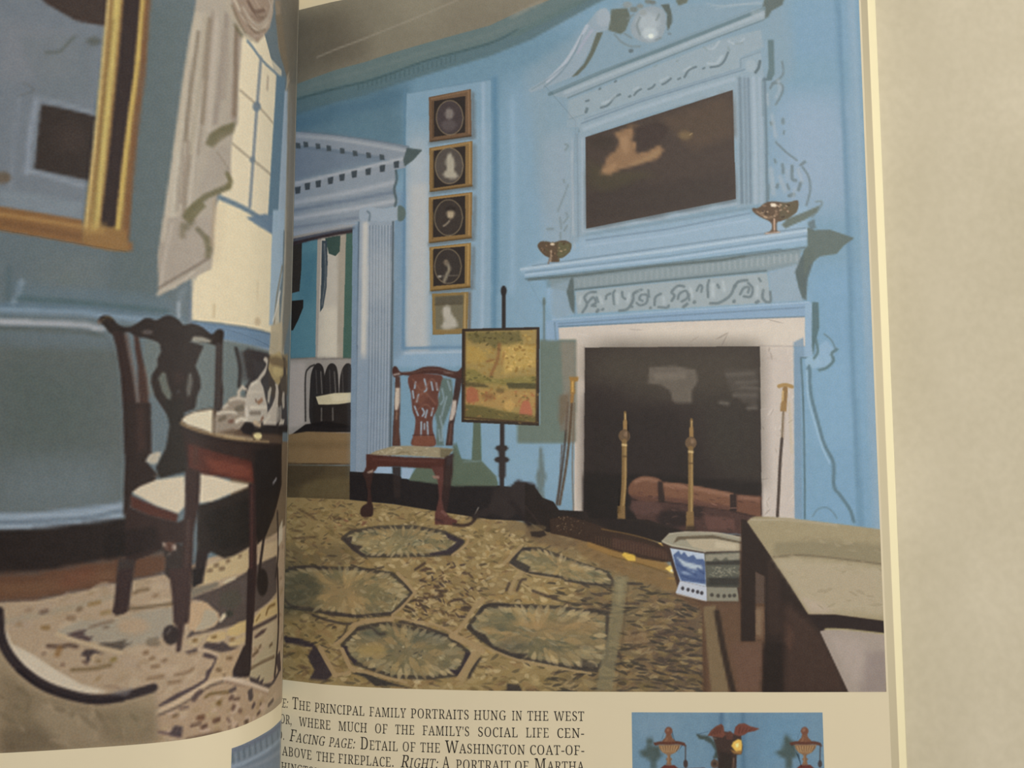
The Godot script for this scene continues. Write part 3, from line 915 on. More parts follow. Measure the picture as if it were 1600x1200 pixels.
	[181,155,112,0.5,6.5,0,1,[587,569,578,551,558,548,567,566]],
	[114,111,90,0.5,6.5,0,1,[610,572,607,554,591,543,594,561]],
	[181,155,112,0.5,6.5,0,1,[626,578,632,557,625,535,619,557]],
	[181,155,112,0.5,6.5,0,1,[640,575,658,559,666,537,648,553]],
	[181,155,112,0.5,6.5,0,1,[658,573,680,565,694,546,672,554]],
	[192,167,120,0.5,6.5,0,1,[686,570,705,571,717,557,698,557]],
	[176,164,132,0.5,6.5,0,1,[712,575,736,576,756,563,732,562]],
	[192,167,120,0.5,6.5,0,1,[730,580,755,585,777,572,752,567]],
	[192,167,120,0.5,6.5,0,1,[749,586,770,590,791,582,769,578]],
	[129,123,94,0.5,6.5,0,1,[768,596,792,604,815,596,792,589]],
	[181,155,112,0.5,6.5,0,1,[755,611,774,621,795,616,776,606]],
	[203,186,149,0.5,6.5,0,1,[729,623,747,634,768,633,750,622]],
	[176,164,132,0.5,6.5,0,1,[709,623,725,635,745,635,729,623]],
	[155,138,102,0.5,6.5,0,1,[680,622,696,639,720,640,704,623]],
	[192,167,120,0.5,6.5,0,1,[659,622,666,638,683,641,676,626]],
	[114,111,90,0.5,6.5,0,1,[637,619,637,636,651,646,651,630]],
	[203,186,149,0.5,6.5,0,1,[617,620,603,630,606,647,620,637]],
	[129,123,94,0.5,6.5,0,1,[607,617,584,629,574,651,597,640]],
	[181,155,112,0.5,6.5,0,1,[582,625,563,628,554,644,573,641]],
	[114,111,90,0.5,6.5,0,1,[559,626,535,629,516,644,540,641]],
	[192,167,120,0.5,6.5,0,1,[532,628,510,628,493,641,515,642]],
	[185,169,131,0.5,6.5,0,1,[498,609,479,604,462,612,481,617]],
	[176,164,132,0.5,6.5,0,1,[488,601,468,595,447,602,468,608]],
	[185,169,131,0.66,6.5,0,1,[439,581,422,573,403,578,420,586]],
	[185,169,131,0.66,6.5,0,1,[452,568,441,562,429,564,440,570]],
	[207,188,147,0.66,6.5,0,1,[489,563,477,555,461,557,474,565]],
	[176,164,132,0.66,6.5,0,1,[514,561,501,550,483,551,496,562]],
	[160,141,107,0.66,6.5,0,1,[535,558,523,547,506,546,519,557]],
	[160,141,107,0.66,6.5,0,1,[556,555,548,545,534,543,543,553]],
	[185,169,131,0.66,6.5,0,1,[593,560,586,545,571,536,578,551]],
	[185,169,131,0.66,6.5,0,1,[603,557,601,545,592,538,594,549]],
	[185,169,131,0.66,6.5,0,1,[627,557,633,547,627,536,622,546]],
	[150,143,115,0.66,6.5,0,1,[649,559,661,548,665,533,653,543]],
	[160,141,107,0.66,6.5,0,1,[670,560,687,554,696,538,678,544]],
	[185,169,131,0.66,6.5,0,1,[697,561,713,558,725,547,709,550]],
	[160,141,107,0.66,6.5,0,1,[718,563,735,562,749,552,732,553]],
	[185,169,131,0.66,6.5,0,1,[755,565,766,567,775,560,764,558]],
	[203,186,149,0.66,6.5,0,1,[774,575,789,577,802,571,788,569]],
	[207,188,147,0.66,6.5,0,1,[794,583,808,587,820,580,807,575]],
	[185,169,131,0.66,6.5,0,1,[819,593,830,598,841,592,830,587]],
	[185,169,131,0.66,6.5,0,1,[805,612,817,617,829,614,817,608]],
	[150,143,115,0.66,6.5,0,1,[784,628,798,636,815,634,801,626]],
	[160,141,107,0.66,6.5,0,1,[757,633,768,642,782,640,771,631]],
	[203,186,149,0.66,6.5,0,1,[742,633,753,641,767,641,756,633]],
	[160,141,107,0.66,6.5,0,1,[717,634,726,644,740,644,731,634]],
	[176,164,132,0.66,6.5,0,1,[685,632,694,645,710,648,701,635]],
	[185,169,131,0.66,6.5,0,1,[659,630,667,644,681,652,674,638]],
	[185,169,131,0.66,6.5,0,1,[637,626,637,644,650,658,650,640]],
	[185,169,131,0.66,6.5,0,1,[622,630,614,642,619,655,627,643]],
	[203,186,149,0.66,6.5,0,1,[598,631,583,640,578,656,592,647]],
	[185,169,131,0.66,6.5,0,1,[579,637,566,640,562,651,574,648]],
	[203,186,149,0.66,6.5,0,1,[550,637,534,639,523,651,540,649]],
	[203,186,149,0.66,6.5,0,1,[525,639,509,640,498,650,514,650]],
	[150,143,115,0.66,6.5,0,1,[498,641,485,642,475,649,488,649]],
	[176,164,132,0.66,6.5,0,1,[475,622,457,621,440,628,458,629]],
	[150,143,115,0.66,6.5,0,1,[450,609,437,606,424,611,438,615]],
	[185,169,131,0.66,6.5,0,1,[428,594,415,587,401,593,414,600]],
	[65,61,61,0.75,8,14.5,0,[117,725,216,704,333,703,448,701,586,717,664,783,588,865,451,880,337,869,121,859,117,725]],
	[155,138,102,0.5,6.5,0,1,[313,757,283,733,239,739,271,763]],
	[192,167,120,0.5,6.5,0,1,[348,758,316,727,264,725,299,756]],
	[114,111,90,0.5,6.5,0,1,[372,765,341,732,294,717,327,750]],
	[114,111,90,0.5,6.5,0,1,[389,770,379,734,347,712,357,748]],
	[192,167,120,0.5,6.5,0,1,[395,778,424,745,426,702,397,735]],
	[181,155,112,0.5,6.5,0,1,[409,768,451,752,474,716,432,732]],
	[129,123,94,0.5,6.5,0,1,[423,765,470,758,502,724,455,731]],
	[181,155,112,0.5,6.5,0,1,[469,758,499,760,522,744,493,742]],
	[129,123,94,0.5,6.5,0,1,[479,772,519,784,556,766,517,754]],
	[129,123,94,0.5,6.5,0,1,[486,782,528,795,570,786,529,773]],
	[129,123,94,0.5,6.5,0,1,[467,798,501,823,544,819,510,794]],
	[192,167,120,0.5,6.5,0,1,[450,807,472,836,510,839,488,810]],
	[181,155,112,0.5,6.5,0,1,[418,799,439,837,481,854,461,816]],
	[192,167,120,0.5,6.5,0,1,[413,807,417,835,442,851,439,823]],
	[129,123,94,0.5,6.5,0,1,[394,784,379,826,390,868,406,827]],
	[129,123,94,0.5,6.5,0,1,[387,792,357,819,347,856,377,829]],
	[114,111,90,0.5,6.5,0,1,[364,803,331,812,317,840,351,832]],
	[192,167,120,0.5,6.5,0,1,[341,802,293,806,257,837,307,832]],
	[192,167,120,0.5,6.5,0,1,[312,805,267,807,230,830,276,828]],
	[129,123,94,0.5,6.5,0,1,[296,795,261,791,230,805,265,809]],
	[114,111,90,0.5,6.5,0,1,[311,774,264,760,212,770,261,784]],
	[114,111,90,0.5,6.5,0,1,[243,745,212,728,173,731,205,748]],
	[185,169,131,0.5,6.5,0,1,[290,738,265,716,228,716,253,738]],
	[181,155,112,0.5,6.5,0,1,[308,737,287,717,254,713,276,732]],
	[114,111,90,0.5,6.5,0,1,[353,742,343,716,314,707,324,733]],
	[129,123,94,0.5,6.5,0,1,[375,748,372,717,345,700,347,731]],
	[192,167,120,0.5,6.5,0,1,[395,756,404,723,395,691,386,723]],
	[185,169,131,0.5,6.5,0,1,[417,742,438,727,440,703,419,718]],
	[192,167,120,0.5,6.5,0,1,[435,748,470,733,491,704,457,719]],
	[181,155,112,0.5,6.5,0,1,[469,742,498,738,518,717,489,721]],
	[129,123,94,0.5,6.5,0,1,[490,741,517,739,536,723,510,724]],
	[155,138,102,0.5,6.5,0,1,[516,752,550,756,578,739,545,735]],
	[192,167,120,0.5,6.5,0,1,[531,764,567,773,600,757,564,747]],
	[203,186,149,0.5,6.5,0,1,[554,780,589,792,625,781,590,769]],
	[114,111,90,0.5,6.5,0,1,[532,805,560,822,593,817,565,800]],
	[155,138,102,0.5,6.5,0,1,[516,819,541,841,575,840,550,818]],
	[114,111,90,0.5,6.5,0,1,[497,827,523,849,556,856,531,835]],
	[114,111,90,0.5,6.5,0,1,[477,833,488,855,514,857,504,835]],
	[203,186,149,0.5,6.5,0,1,[433,823,447,856,479,876,466,842]],
	[155,138,102,0.5,6.5,0,1,[413,820,413,855,438,880,438,846]],
	[203,186,149,0.5,6.5,0,1,[395,816,383,848,395,879,406,847]],
	[129,123,94,0.5,6.5,0,1,[369,817,340,837,334,870,363,849]],
	[155,138,102,0.5,6.5,0,1,[335,826,308,833,295,856,323,848]],
	[114,111,90,0.5,6.5,0,1,[310,825,276,828,256,853,291,850]],
	[155,138,102,0.5,6.5,0,1,[290,822,247,829,214,853,257,846]],
	[203,186,149,0.5,6.5,0,1,[235,828,207,827,185,843,214,844]],
	[114,111,90,0.5,6.5,0,1,[233,811,199,806,169,824,204,829]],
	[181,155,112,0.5,6.5,0,1,[233,779,201,771,167,780,200,788]],
	[129,123,94,0.5,6.5,0,1,[227,751,203,734,172,743,196,759]],
	[185,169,131,0.66,6.5,0,1,[189,731,169,719,142,721,163,734]],
	[207,188,147,0.66,6.5,0,1,[235,726,209,712,178,709,204,723]],
	[203,186,149,0.66,6.5,0,1,[255,718,243,704,222,705,234,719]],
	[185,169,131,0.66,6.5,0,1,[286,721,270,704,244,701,259,718]],
	[176,164,132,0.66,6.5,0,1,[330,727,313,706,287,694,305,715]],
	[160,141,107,0.66,6.5,0,1,[347,725,341,706,321,696,328,715]],
	[150,143,115,0.66,6.5,0,1,[383,733,383,708,370,686,369,711]],
	[176,164,132,0.66,6.5,0,1,[401,728,413,710,406,691,394,708]],
	[185,169,131,0.66,6.5,0,1,[426,729,446,713,450,689,429,704]],
	[203,186,149,0.66,6.5,0,1,[455,723,472,716,479,700,462,707]],
	[160,141,107,0.66,6.5,0,1,[480,726,501,720,516,704,495,710]],
	[207,188,147,0.66,6.5,0,1,[521,727,541,726,556,713,535,713]],
	[176,164,132,0.66,6.5,0,1,[542,728,563,730,578,716,557,715]],
	[185,169,131,0.66,6.5,0,1,[572,743,589,746,604,737,587,734]],
	[207,188,147,0.66,6.5,0,1,[590,762,613,768,634,759,612,753]],
	[207,188,147,0.66,6.5,0,1,[612,774,628,781,644,774,628,767]],
	[203,186,149,0.66,6.5,0,1,[599,796,622,807,648,800,624,789]],
	[185,169,131,0.66,6.5,0,1,[587,818,600,828,617,824,604,814]],
	[150,143,115,0.66,6.5,0,1,[566,837,580,849,598,848,585,836]],
	[176,164,132,0.66,6.5,0,1,[551,848,566,862,588,864,573,850]],
	[150,143,115,0.66,6.5,0,1,[508,850,520,869,542,872,531,853]],
	[160,141,107,0.66,6.5,0,1,[474,848,486,870,510,881,498,859]],
	[160,141,107,0.66,6.5,0,1,[457,849,465,872,487,884,479,862]],
	[207,188,147,0.66,6.5,0,1,[427,850,427,871,443,887,443,865]],
	[160,141,107,0.66,6.5,0,1,[402,842,396,867,408,889,414,864]],
	[176,164,132,0.66,6.5,0,1,[379,845,367,861,371,880,383,864]],
	[207,188,147,0.66,6.5,0,1,[357,845,341,857,340,875,356,864]],
	[160,141,107,0.66,6.5,0,1,[333,842,310,853,300,874,323,863]],
	[176,164,132,0.66,6.5,0,1,[306,840,277,851,258,872,287,861]],
	[160,141,107,0.66,6.5,0,1,[250,846,229,849,214,862,235,859]],
	[160,141,107,0.66,6.5,0,1,[240,842,210,846,188,864,218,860]],
	[150,143,115,0.66,6.5,0,1,[187,842,156,845,130,859,161,856]],
	[160,141,107,0.66,6.5,0,1,[179,835,147,834,121,851,153,852]],
	[185,169,131,0.66,6.5,0,1,[174,794,148,789,123,798,149,804]],
	[176,164,132,0.66,6.5,0,1,[173,768,149,760,123,767,147,775]],
	[207,188,147,0.66,6.5,0,1,[178,742,149,728,116,732,144,746]],
	[65,61,61,0.75,8,14.5,0,[390,988,452,925,562,899,669,918,801,944,880,1003,831,1082,736,1096,591,1094,443,1051,390,988]],
	[181,155,112,0.5,6.5,0,1,[561,988,528,968,490,979,523,998]],
	[155,138,102,0.5,6.5,0,1,[585,976,556,947,513,946,542,975]],
	[181,155,112,0.5,6.5,0,1,[608,979,582,943,538,932,564,967]],
	[114,111,90,0.5,6.5,0,1,[620,973,614,943,586,926,592,957]],
	[155,138,102,0.5,6.5,0,1,[629,979,627,948,604,925,606,957]],
	[192,167,120,0.5,6.5,0,1,[642,989,670,965,667,929,639,953]],
	[129,123,94,0.5,6.5,0,1,[657,984,690,974,704,944,671,953]],
	[181,155,112,0.5,6.5,0,1,[662,987,707,979,741,949,696,957]],
	[155,138,102,0.5,6.5,0,1,[681,985,727,989,762,960,716,957]],
	[129,123,94,0.5,6.5,0,1,[704,994,747,1006,787,987,744,975]],
	[181,155,112,0.5,6.5,0,1,[725,1003,757,1017,790,1006,758,991]],
	[155,138,102,0.5,6.5,0,1,[703,1017,738,1043,783,1040,748,1013]],
	[192,167,120,0.5,6.5,0,1,[684,1026,709,1054,746,1061,722,1033]],
	[114,111,90,0.5,6.5,0,1,[677,1028,692,1057,725,1064,710,1035]],
	[192,167,120,0.5,6.5,0,1,[655,1022,660,1057,693,1073,687,1038]],
	[129,123,94,0.5,6.5,0,1,[638,1008,621,1047,638,1086,655,1047]],
	[155,138,102,0.5,6.5,0,1,[633,1010,605,1042,598,1083,626,1051]],
	[129,123,94,0.5,6.5,0,1,[615,1022,588,1034,578,1059,604,1048]],
	[129,123,94,0.5,6.5,0,1,[600,1018,564,1021,541,1047,577,1045]],
	[192,167,120,0.5,6.5,0,1,[572,1014,537,1011,507,1029,542,1032]],
	[129,123,94,0.5,6.5,0,1,[555,998,521,983,485,998,520,1012]],
	[155,138,102,0.5,6.5,0,1,[490,987,467,975,443,984,465,996]],
	[185,169,131,0.5,6.5,0,1,[526,966,497,948,462,948,491,966]],
	[176,164,132,0.5,6.5,0,1,[547,957,521,933,485,929,511,953]],
	[114,111,90,0.5,6.5,0,1,[567,953,548,929,516,920,536,945]],
	[129,123,94,0.5,6.5,0,1,[595,953,584,920,550,906,562,939]],
	[181,155,112,0.5,6.5,0,1,[614,951,612,927,594,911,596,934]],
	[192,167,120,0.5,6.5,0,1,[634,968,639,934,626,903,621,937]],
	[176,164,132,0.5,6.5,0,1,[650,962,667,943,663,919,647,937]],
	[114,111,90,0.5,6.5,0,1,[657,972,685,950,696,916,668,939]],
	[129,123,94,0.5,6.5,0,1,[690,964,717,960,730,937,703,941]],
	[185,169,131,0.5,6.5,0,1,[715,968,746,965,770,945,739,948]],
	[176,164,132,0.5,6.5,0,1,[740,973,768,980,790,960,762,953]],
	[114,111,90,0.5,6.5,0,1,[753,983,784,990,812,975,781,969]],
	[176,164,132,0.5,6.5,0,1,[779,1001,812,1013,845,1002,813,989]],
	[129,123,94,0.5,6.5,0,1,[775,1025,794,1038,817,1033,798,1020]],
	[114,111,90,0.5,6.5,0,1,[761,1037,783,1056,812,1052,790,1033]],
	[203,186,149,0.5,6.5,0,1,[731,1048,752,1070,782,1076,761,1054]],
	[185,169,131,0.5,6.5,0,1,[712,1050,727,1075,757,1081,742,1056]],
	[192,167,120,0.5,6.5,0,1,[698,1053,706,1078,733,1084,725,1058]],
	[155,138,102,0.5,6.5,0,1,[673,1048,676,1076,702,1089,699,1061]],
	[203,186,149,0.5,6.5,0,1,[644,1044,634,1070,650,1092,661,1066]],
	[114,111,90,0.5,6.5,0,1,[629,1042,613,1066,618,1093,634,1070]],
	[192,167,120,0.5,6.5,0,1,[614,1040,587,1059,584,1091,611,1072]],
	[176,164,132,0.5,6.5,0,1,[594,1037,564,1050,548,1077,577,1064]],
	[176,164,132,0.5,6.5,0,1,[569,1035,537,1039,517,1062,548,1058]],
	[185,169,131,0.5,6.5,0,1,[543,1033,516,1034,494,1050,522,1049]],
	[185,169,131,0.5,6.5,0,1,[518,1015,484,1007,452,1024,487,1031]],
	[129,123,94,0.5,6.5,0,1,[497,1003,472,991,448,1005,473,1017]],
	[176,164,132,0.66,6.5,0,1,[448,981,427,973,403,977,425,985]],
	[207,188,147,0.66,6.5,0,1,[468,960,450,949,427,952,446,963]],
	[160,141,107,0.66,6.5,0,1,[479,946,465,935,446,936,460,947]],
	[150,143,115,0.66,6.5,0,1,[514,935,499,920,477,917,492,932]],
	[150,143,115,0.66,6.5,0,1,[534,933,520,916,498,910,512,927]],
	[185,169,131,0.66,6.5,0,1,[561,925,556,908,537,902,543,920]],
	[150,143,115,0.66,6.5,0,1,[583,922,579,906,565,897,568,913]],
	[160,141,107,0.66,6.5,0,1,[609,936,608,911,589,893,590,918]],
	[185,169,131,0.66,6.5,0,1,[638,939,648,921,637,903,627,921]],
	[150,143,115,0.66,6.5,0,1,[648,946,659,925,657,902,646,923]],
	[185,169,131,0.66,6.5,0,1,[671,944,688,933,689,914,672,925]],
	[207,188,147,0.66,6.5,0,1,[691,947,711,940,719,920,699,928]],
	[176,164,132,0.66,6.5,0,1,[713,952,737,946,753,927,729,933]],
	[203,186,149,0.66,6.5,0,1,[741,953,763,950,780,936,758,939]],
	[203,186,149,0.66,6.5,0,1,[769,956,789,959,803,945,784,943]],
	[207,188,147,0.66,6.5,0,1,[800,976,818,981,835,971,816,966]],
	[150,143,115,0.66,6.5,0,1,[819,990,839,997,859,988,838,982]],
	[160,141,107,0.66,6.5,0,1,[833,1002,856,1010,879,1003,856,996]],
	[207,188,147,0.66,6.5,0,1,[822,1029,837,1040,854,1035,840,1024]],
	[176,164,132,0.66,6.5,0,1,[811,1038,830,1050,853,1047,834,1035]],
	[207,188,147,0.66,6.5,0,1,[790,1064,809,1081,834,1083,815,1067]],
	[207,188,147,0.66,6.5,0,1,[771,1070,780,1086,799,1085,790,1070]],
	[150,143,115,0.66,6.5,0,1,[742,1074,749,1088,766,1091,758,1077]],
	[203,186,149,0.66,6.5,0,1,[728,1074,735,1090,752,1095,745,1079]],
	[160,141,107,0.66,6.5,0,1,[694,1070,702,1090,720,1103,713,1082]],
	[176,164,132,0.66,6.5,0,1,[671,1067,674,1088,689,1104,685,1083]],
	[185,169,131,0.66,6.5,0,1,[642,1066,636,1086,644,1104,651,1085]],
	[207,188,147,0.66,6.5,0,1,[624,1061,610,1083,614,1108,629,1086]],
	[150,143,115,0.66,6.5,0,1,[600,1070,584,1079,585,1097,601,1087]],
	[150,143,115,0.66,6.5,0,1,[582,1065,565,1072,562,1089,579,1082]],
	[160,141,107,0.66,6.5,0,1,[561,1054,536,1061,522,1082,547,1075]],
	[207,188,147,0.66,6.5,0,1,[526,1051,506,1050,494,1066,514,1067]],
	[160,141,107,0.66,6.5,0,1,[504,1047,485,1043,474,1058,493,1062]],
	[150,143,115,0.66,6.5,0,1,[478,1033,455,1031,435,1042,458,1044]],
	[150,143,115,0.66,6.5,0,1,[459,1019,442,1013,425,1023,443,1028]],
	[185,169,131,0.66,6.5,0,1,[452,1002,428,994,403,1004,428,1013]],
	[75,77,68,0.55,52.8,0,0,[117,718,272,724,305,788,244,870,122,879]],
	[174,148,108,0.5,52.8,0,0,[319,748,421,758,464,808,437,867,307,847]],
	[193,172,125,0.45,39.6,0,1,[625,604,598,618,530,625,462,620,432,607,461,593,530,586,597,591]],
	[186,162,109,0.7,26.4,0,1,[570,1000,552,1014,509,1021,465,1018,447,1005,465,991,509,983,552,987]],
	[83,92,92,0.5,39.6,0,1,[807,947,784,961,729,968,673,963,649,950,672,936,728,930,784,934]],
	[76,87,84,0.5,33,0,1,[569,940,553,954,515,961,476,956,459,944,476,929,514,922,553,927]],
	[69,63,64,0.9,8,0,0,[383,588,425,578,418,607,468,616,447,633,482,649,468,653,426,633]],
	[60,54,64,0.9,9.5,0,0,[785,559,861,594,815,640,732,647,726,639,792,625,831,597,798,583]],
	[69,63,64,0.85,8,0,0,[276,868,352,865,451,874,588,857,628,830,667,783,647,765,620,753,661,787,621,836,588,868,493,873,451,883,337,881]],
	[69,63,64,0.7,12.4,9.2,1,[120,825,163,856,260,860]],
	[69,63,64,0.8,9.5,7.9,1,[142,710,224,701,326,702]],
	[69,63,64,0.8,8,5.9,1,[420,687,490,704,552,691]],
	[60,54,64,0.9,9.5,0,0,[386,989,411,991,419,1029,454,1040,441,1060,482,1070,441,1056,398,1011]],
	[69,63,64,0.7,12.4,10.6,1,[452,925,507,919,535,941,562,937]],
	[60,54,64,0.9,9.5,0,0,[866,997,891,1003,866,1060,834,1089,801,1061,841,1067,860,1035]],
	[69,63,64,0.85,9.5,9.2,1,[615,894,708,911,801,943]],
	[76,68,67,0.5,9.5,6.6,1,[575,879,535,902,452,912]],
	[60,54,64,0.9,12.4,0,0,[125,971,215,977,271,993,311,1035,357,1096,328,1124,251,1124,274,1090,241,1041,264,1006,134,997]],
	[63,61,63,0.9,9.5,0,0,[417,1086,483,1086,565,1111,658,1134,592,1129,525,1132,483,1102]],
	[69,63,64,0.85,9.5,9.2,1,[260,883,323,898,396,908,431,906]],
	[69,63,64,0.8,9.5,6.6,1,[410,913,396,946,361,980]],
	[177,155,120,0.95,6.5,10.6,1,[588,869,628,836,674,785]],
	[177,155,120,0.95,6.5,13.2,1,[674,785,640,746,606,714]],
	[177,155,120,0.95,6.5,15.9,1,[431,913,493,894,588,885]],
	[177,155,120,0.95,6.5,14.5,1,[438,919,390,966,361,987]],
	[177,155,120,0.95,6.5,8.6,1,[588,875,668,890,761,904,827,934]],
	[177,155,120,0.95,6.5,14.5,1,[827,934,866,889,904,832,930,806]],
	[177,155,120,0.95,6.5,22.5,1,[814,941,886,971,931,996]],
	[177,155,120,0.95,6.5,19.8,1,[899,1003,866,1060,847,1092]],
	[177,155,120,0.95,6.5,19.8,1,[295,1004,342,1071,364,1102]],
	[177,155,120,0.95,6.5,17.2,1,[390,1004,420,1061,441,1079]],
	[177,155,120,0.95,6.5,10.6,1,[434,1073,537,1093,645,1115]],
	[177,155,120,0.95,6.5,9.2,1,[815,644,864,608,877,582]],
	[177,155,120,0.95,6.5,13.2,1,[357,1103,427,1086]],
	["scatter",120,[[104,84,66],[89,74,68],[193,169,125],[76,66,67]],13.2113,39.634,3.9634,9.24793,20,60,0.75,41,1,[680,700,851,666,930,698,930,787,846,877,695,892,641,842,694,784]],
	["scatter",40,[[104,84,66],[138,97,81],[193,169,125]],13.2113,33.0283,3.9634,9.24793,20,60,0.7,42,1,[329,504,430,489,529,514,403,555,345,576]],
	[78,66,62,0.85,9.5,9.2,1,[668,813,707,815]],
	[78,66,62,0.85,9.5,9.2,1,[641,836,675,854]],
	[78,66,62,0.85,9.5,9.2,1,[753,776,799,776]],
	[78,66,62,0.85,9.5,9.2,1,[740,802,780,795,767,786]],
	[78,66,62,0.85,9.5,9.2,1,[813,814,846,807,865,820]],
	[78,66,62,0.85,9.5,9.2,1,[852,839,885,851]],
	[78,66,62,0.85,9.5,9.2,1,[693,739,720,745]],
	[78,66,62,0.85,9.5,9.2,1,[673,700,713,674]],
	[91,76,64,0.7,12.4,7.9,1,[344,510,388,516]],
	[91,76,64,0.7,12.4,7.9,1,[403,549,446,554]],
	[91,76,64,0.7,12.4,7.9,1,[185,480,259,512]],
	[91,76,64,0.7,12.4,7.9,1,[155,596,269,585]],
	[91,76,64,0.7,12.4,7.9,1,[154,562,204,567]],
	[143,136,105,0.6,19.8,0,0,[1032,674,1071,617,1142,617,1275,664,1396,706,1432,754,1311,748,1214,725,1093,704]],
	["scatter",120,[[166,162,135],[122,128,107],[148,140,112],[101,109,95]],18.6023,49.6061,6.20076,12.4015,15,30,0.6,44,1,[1032,674,1071,617,1142,617,1275,664,1396,706,1432,754,1311,748,1214,725,1093,704]],
	[138,129,102,0.6,24.8,0,0,[873,912,928,834,1032,827,1214,832,1395,855,1393,1008,1357,1061,1212,1044,1032,1010,922,953]],
	["scatter",320,[[166,159,135],[115,118,101],[147,134,103],[92,97,86],[184,162,121]],21.0826,62.0076,6.20076,13.6417,10,32,0.6,45,1,[873,912,928,834,1032,827,1214,832,1395,855,1393,1008,1357,1061,1212,1044,1032,1010,922,953]],
	[65,61,61,0.75,7.6,13.6,0,[1035,673,1073,619,1142,619,1275,667,1396,707,1426,750,1311,745,1214,722,1095,701,1035,673]],
	[129,123,94,0.5,6.2,0,1,[1156,676,1136,660,1111,667,1131,683]],
	[114,111,90,0.5,6.2,0,1,[1173,670,1147,650,1115,645,1141,665]],
	[114,111,90,0.5,6.2,0,1,[1197,674,1175,646,1141,635,1163,663]],
	[181,155,112,0.5,6.2,0,1,[1213,680,1212,656,1191,644,1193,668]],
	[181,155,112,0.5,6.2,0,1,[1219,688,1226,666,1213,646,1206,668]],
	[181,155,112,0.5,6.2,0,1,[1216,691,1248,686,1269,663,1238,667]],
	[181,155,112,0.5,6.2,0,1,[1236,688,1270,696,1303,683,1268,675]],
	[192,167,120,0.5,6.2,0,1,[1249,689,1281,700,1314,690,1281,679]],
	[181,155,112,0.5,6.2,0,1,[1277,695,1306,708,1338,701,1308,688]],
	[155,138,102,0.5,6.2,0,1,[1295,712,1318,729,1347,727,1324,710]],
	[155,138,102,0.5,6.2,0,1,[1284,711,1303,729,1329,726,1310,709]],
	[129,123,94,0.5,6.2,0,1,[1250,706,1264,727,1290,728,1276,707]],
	[181,155,112,0.5,6.2,0,1,[1232,699,1245,722,1271,729,1258,706]],
	[155,138,102,0.5,6.2,0,1,[1218,688,1216,712,1235,728,1237,704]],
	[192,167,120,0.5,6.2,0,1,[1221,686,1200,699,1194,723,1215,709]],
	[155,138,102,0.5,6.2,0,1,[1220,689,1185,690,1157,713,1193,711]],
	[129,123,94,0.5,6.2,0,1,[1194,692,1163,689,1134,700,1165,704]],
	[192,167,120,0.5,6.2,0,1,[1171,688,1142,680,1113,687,1142,696]],
	[203,186,149,0.5,6.2,0,1,[1117,671,1096,658,1072,662,1092,675]],
	[114,111,90,0.5,6.2,0,1,[1128,655,1111,639,1088,640,1104,657]],
	[181,155,112,0.5,6.2,0,1,[1144,648,1133,631,1113,630,1124,647]],
	[155,138,102,0.5,6.2,0,1,[1175,654,1160,634,1137,623,1152,644]],
	[181,155,112,0.5,6.2,0,1,[1198,665,1185,640,1162,624,1174,650]],
	[114,111,90,0.5,6.2,0,1,[1210,673,1206,648,1188,630,1192,655]],
	[155,138,102,0.5,6.2,0,1,[1223,681,1241,668,1243,647,1225,659]],
	[129,123,94,0.5,6.2,0,1,[1229,682,1253,677,1267,656,1242,661]],
	[203,186,149,0.5,6.2,0,1,[1253,682,1274,686,1292,673,1271,669]],
	[176,164,132,0.5,6.2,0,1,[1281,688,1301,695,1321,687,1301,680]],
	[203,186,149,0.5,6.2,0,1,[1307,696,1332,705,1358,700,1333,691]],
	[114,111,90,0.5,6.2,0,1,[1321,701,1347,711,1375,707,1349,696]],
	[192,167,120,0.5,6.2,0,1,[1346,725,1365,739,1388,737,1369,724]],
	[129,123,94,0.5,6.2,0,1,[1339,727,1353,740,1372,738,1358,725]],
	[155,138,102,0.5,6.2,0,1,[1293,720,1315,739,1344,741,1322,722]],
	[176,164,132,0.5,6.2,0,1,[1273,718,1290,737,1315,741,1298,722]],
	[181,155,112,0.5,6.2,0,1,[1263,717,1276,733,1296,738,1283,723]],
	[129,123,94,0.5,6.2,0,1,[1234,706,1242,725,1260,734,1253,715]],
	[155,138,102,0.5,6.2,0,1,[1219,686,1211,714,1219,742,1227,714]],
	[192,167,120,0.5,6.2,0,1,[1219,688,1196,706,1184,732,1207,714]],
	[185,169,131,0.5,6.2,0,1,[1189,699,1168,698,1152,711,1173,712]],
	[155,138,102,0.5,6.2,0,1,[1172,697,1144,691,1120,705,1147,710]],
	[129,123,94,0.5,6.2,0,1,[1145,692,1120,687,1096,695,1121,700]],
	[176,164,132,0.5,6.2,0,1,[1128,686,1105,677,1081,685,1104,695]],
	[150,143,115,0.66,6.2,0,1,[1075,671,1058,662,1039,666,1056,675]],
	[185,169,131,0.66,6.2,0,1,[1088,650,1075,640,1059,642,1072,652]],
	[207,188,147,0.66,6.2,0,1,[1108,634,1094,623,1077,619,1091,630]],
	[160,141,107,0.66,6.2,0,1,[1130,633,1123,621,1109,620,1116,631]],
	[185,169,131,0.66,6.2,0,1,[1155,635,1148,622,1134,617,1141,630]],
	[207,188,147,0.66,6.2,0,1,[1178,644,1174,629,1159,622,1164,638]],
	[176,164,132,0.66,6.2,0,1,[1199,656,1194,638,1181,625,1186,643]],
	[203,186,149,0.66,6.2,0,1,[1221,671,1231,653,1226,634,1216,652]],
	[176,164,132,0.66,6.2,0,1,[1231,668,1242,661,1244,647,1232,655]],
	[160,141,107,0.66,6.2,0,1,[1253,676,1271,674,1286,663,1267,664]],
	[150,143,115,0.66,6.2,0,1,[1283,680,1298,683,1312,676,1297,674]],
	[203,186,149,0.66,6.2,0,1,[1304,685,1317,691,1330,684,1317,679]],
	[207,188,147,0.66,6.2,0,1,[1316,691,1335,698,1354,691,1335,684]],
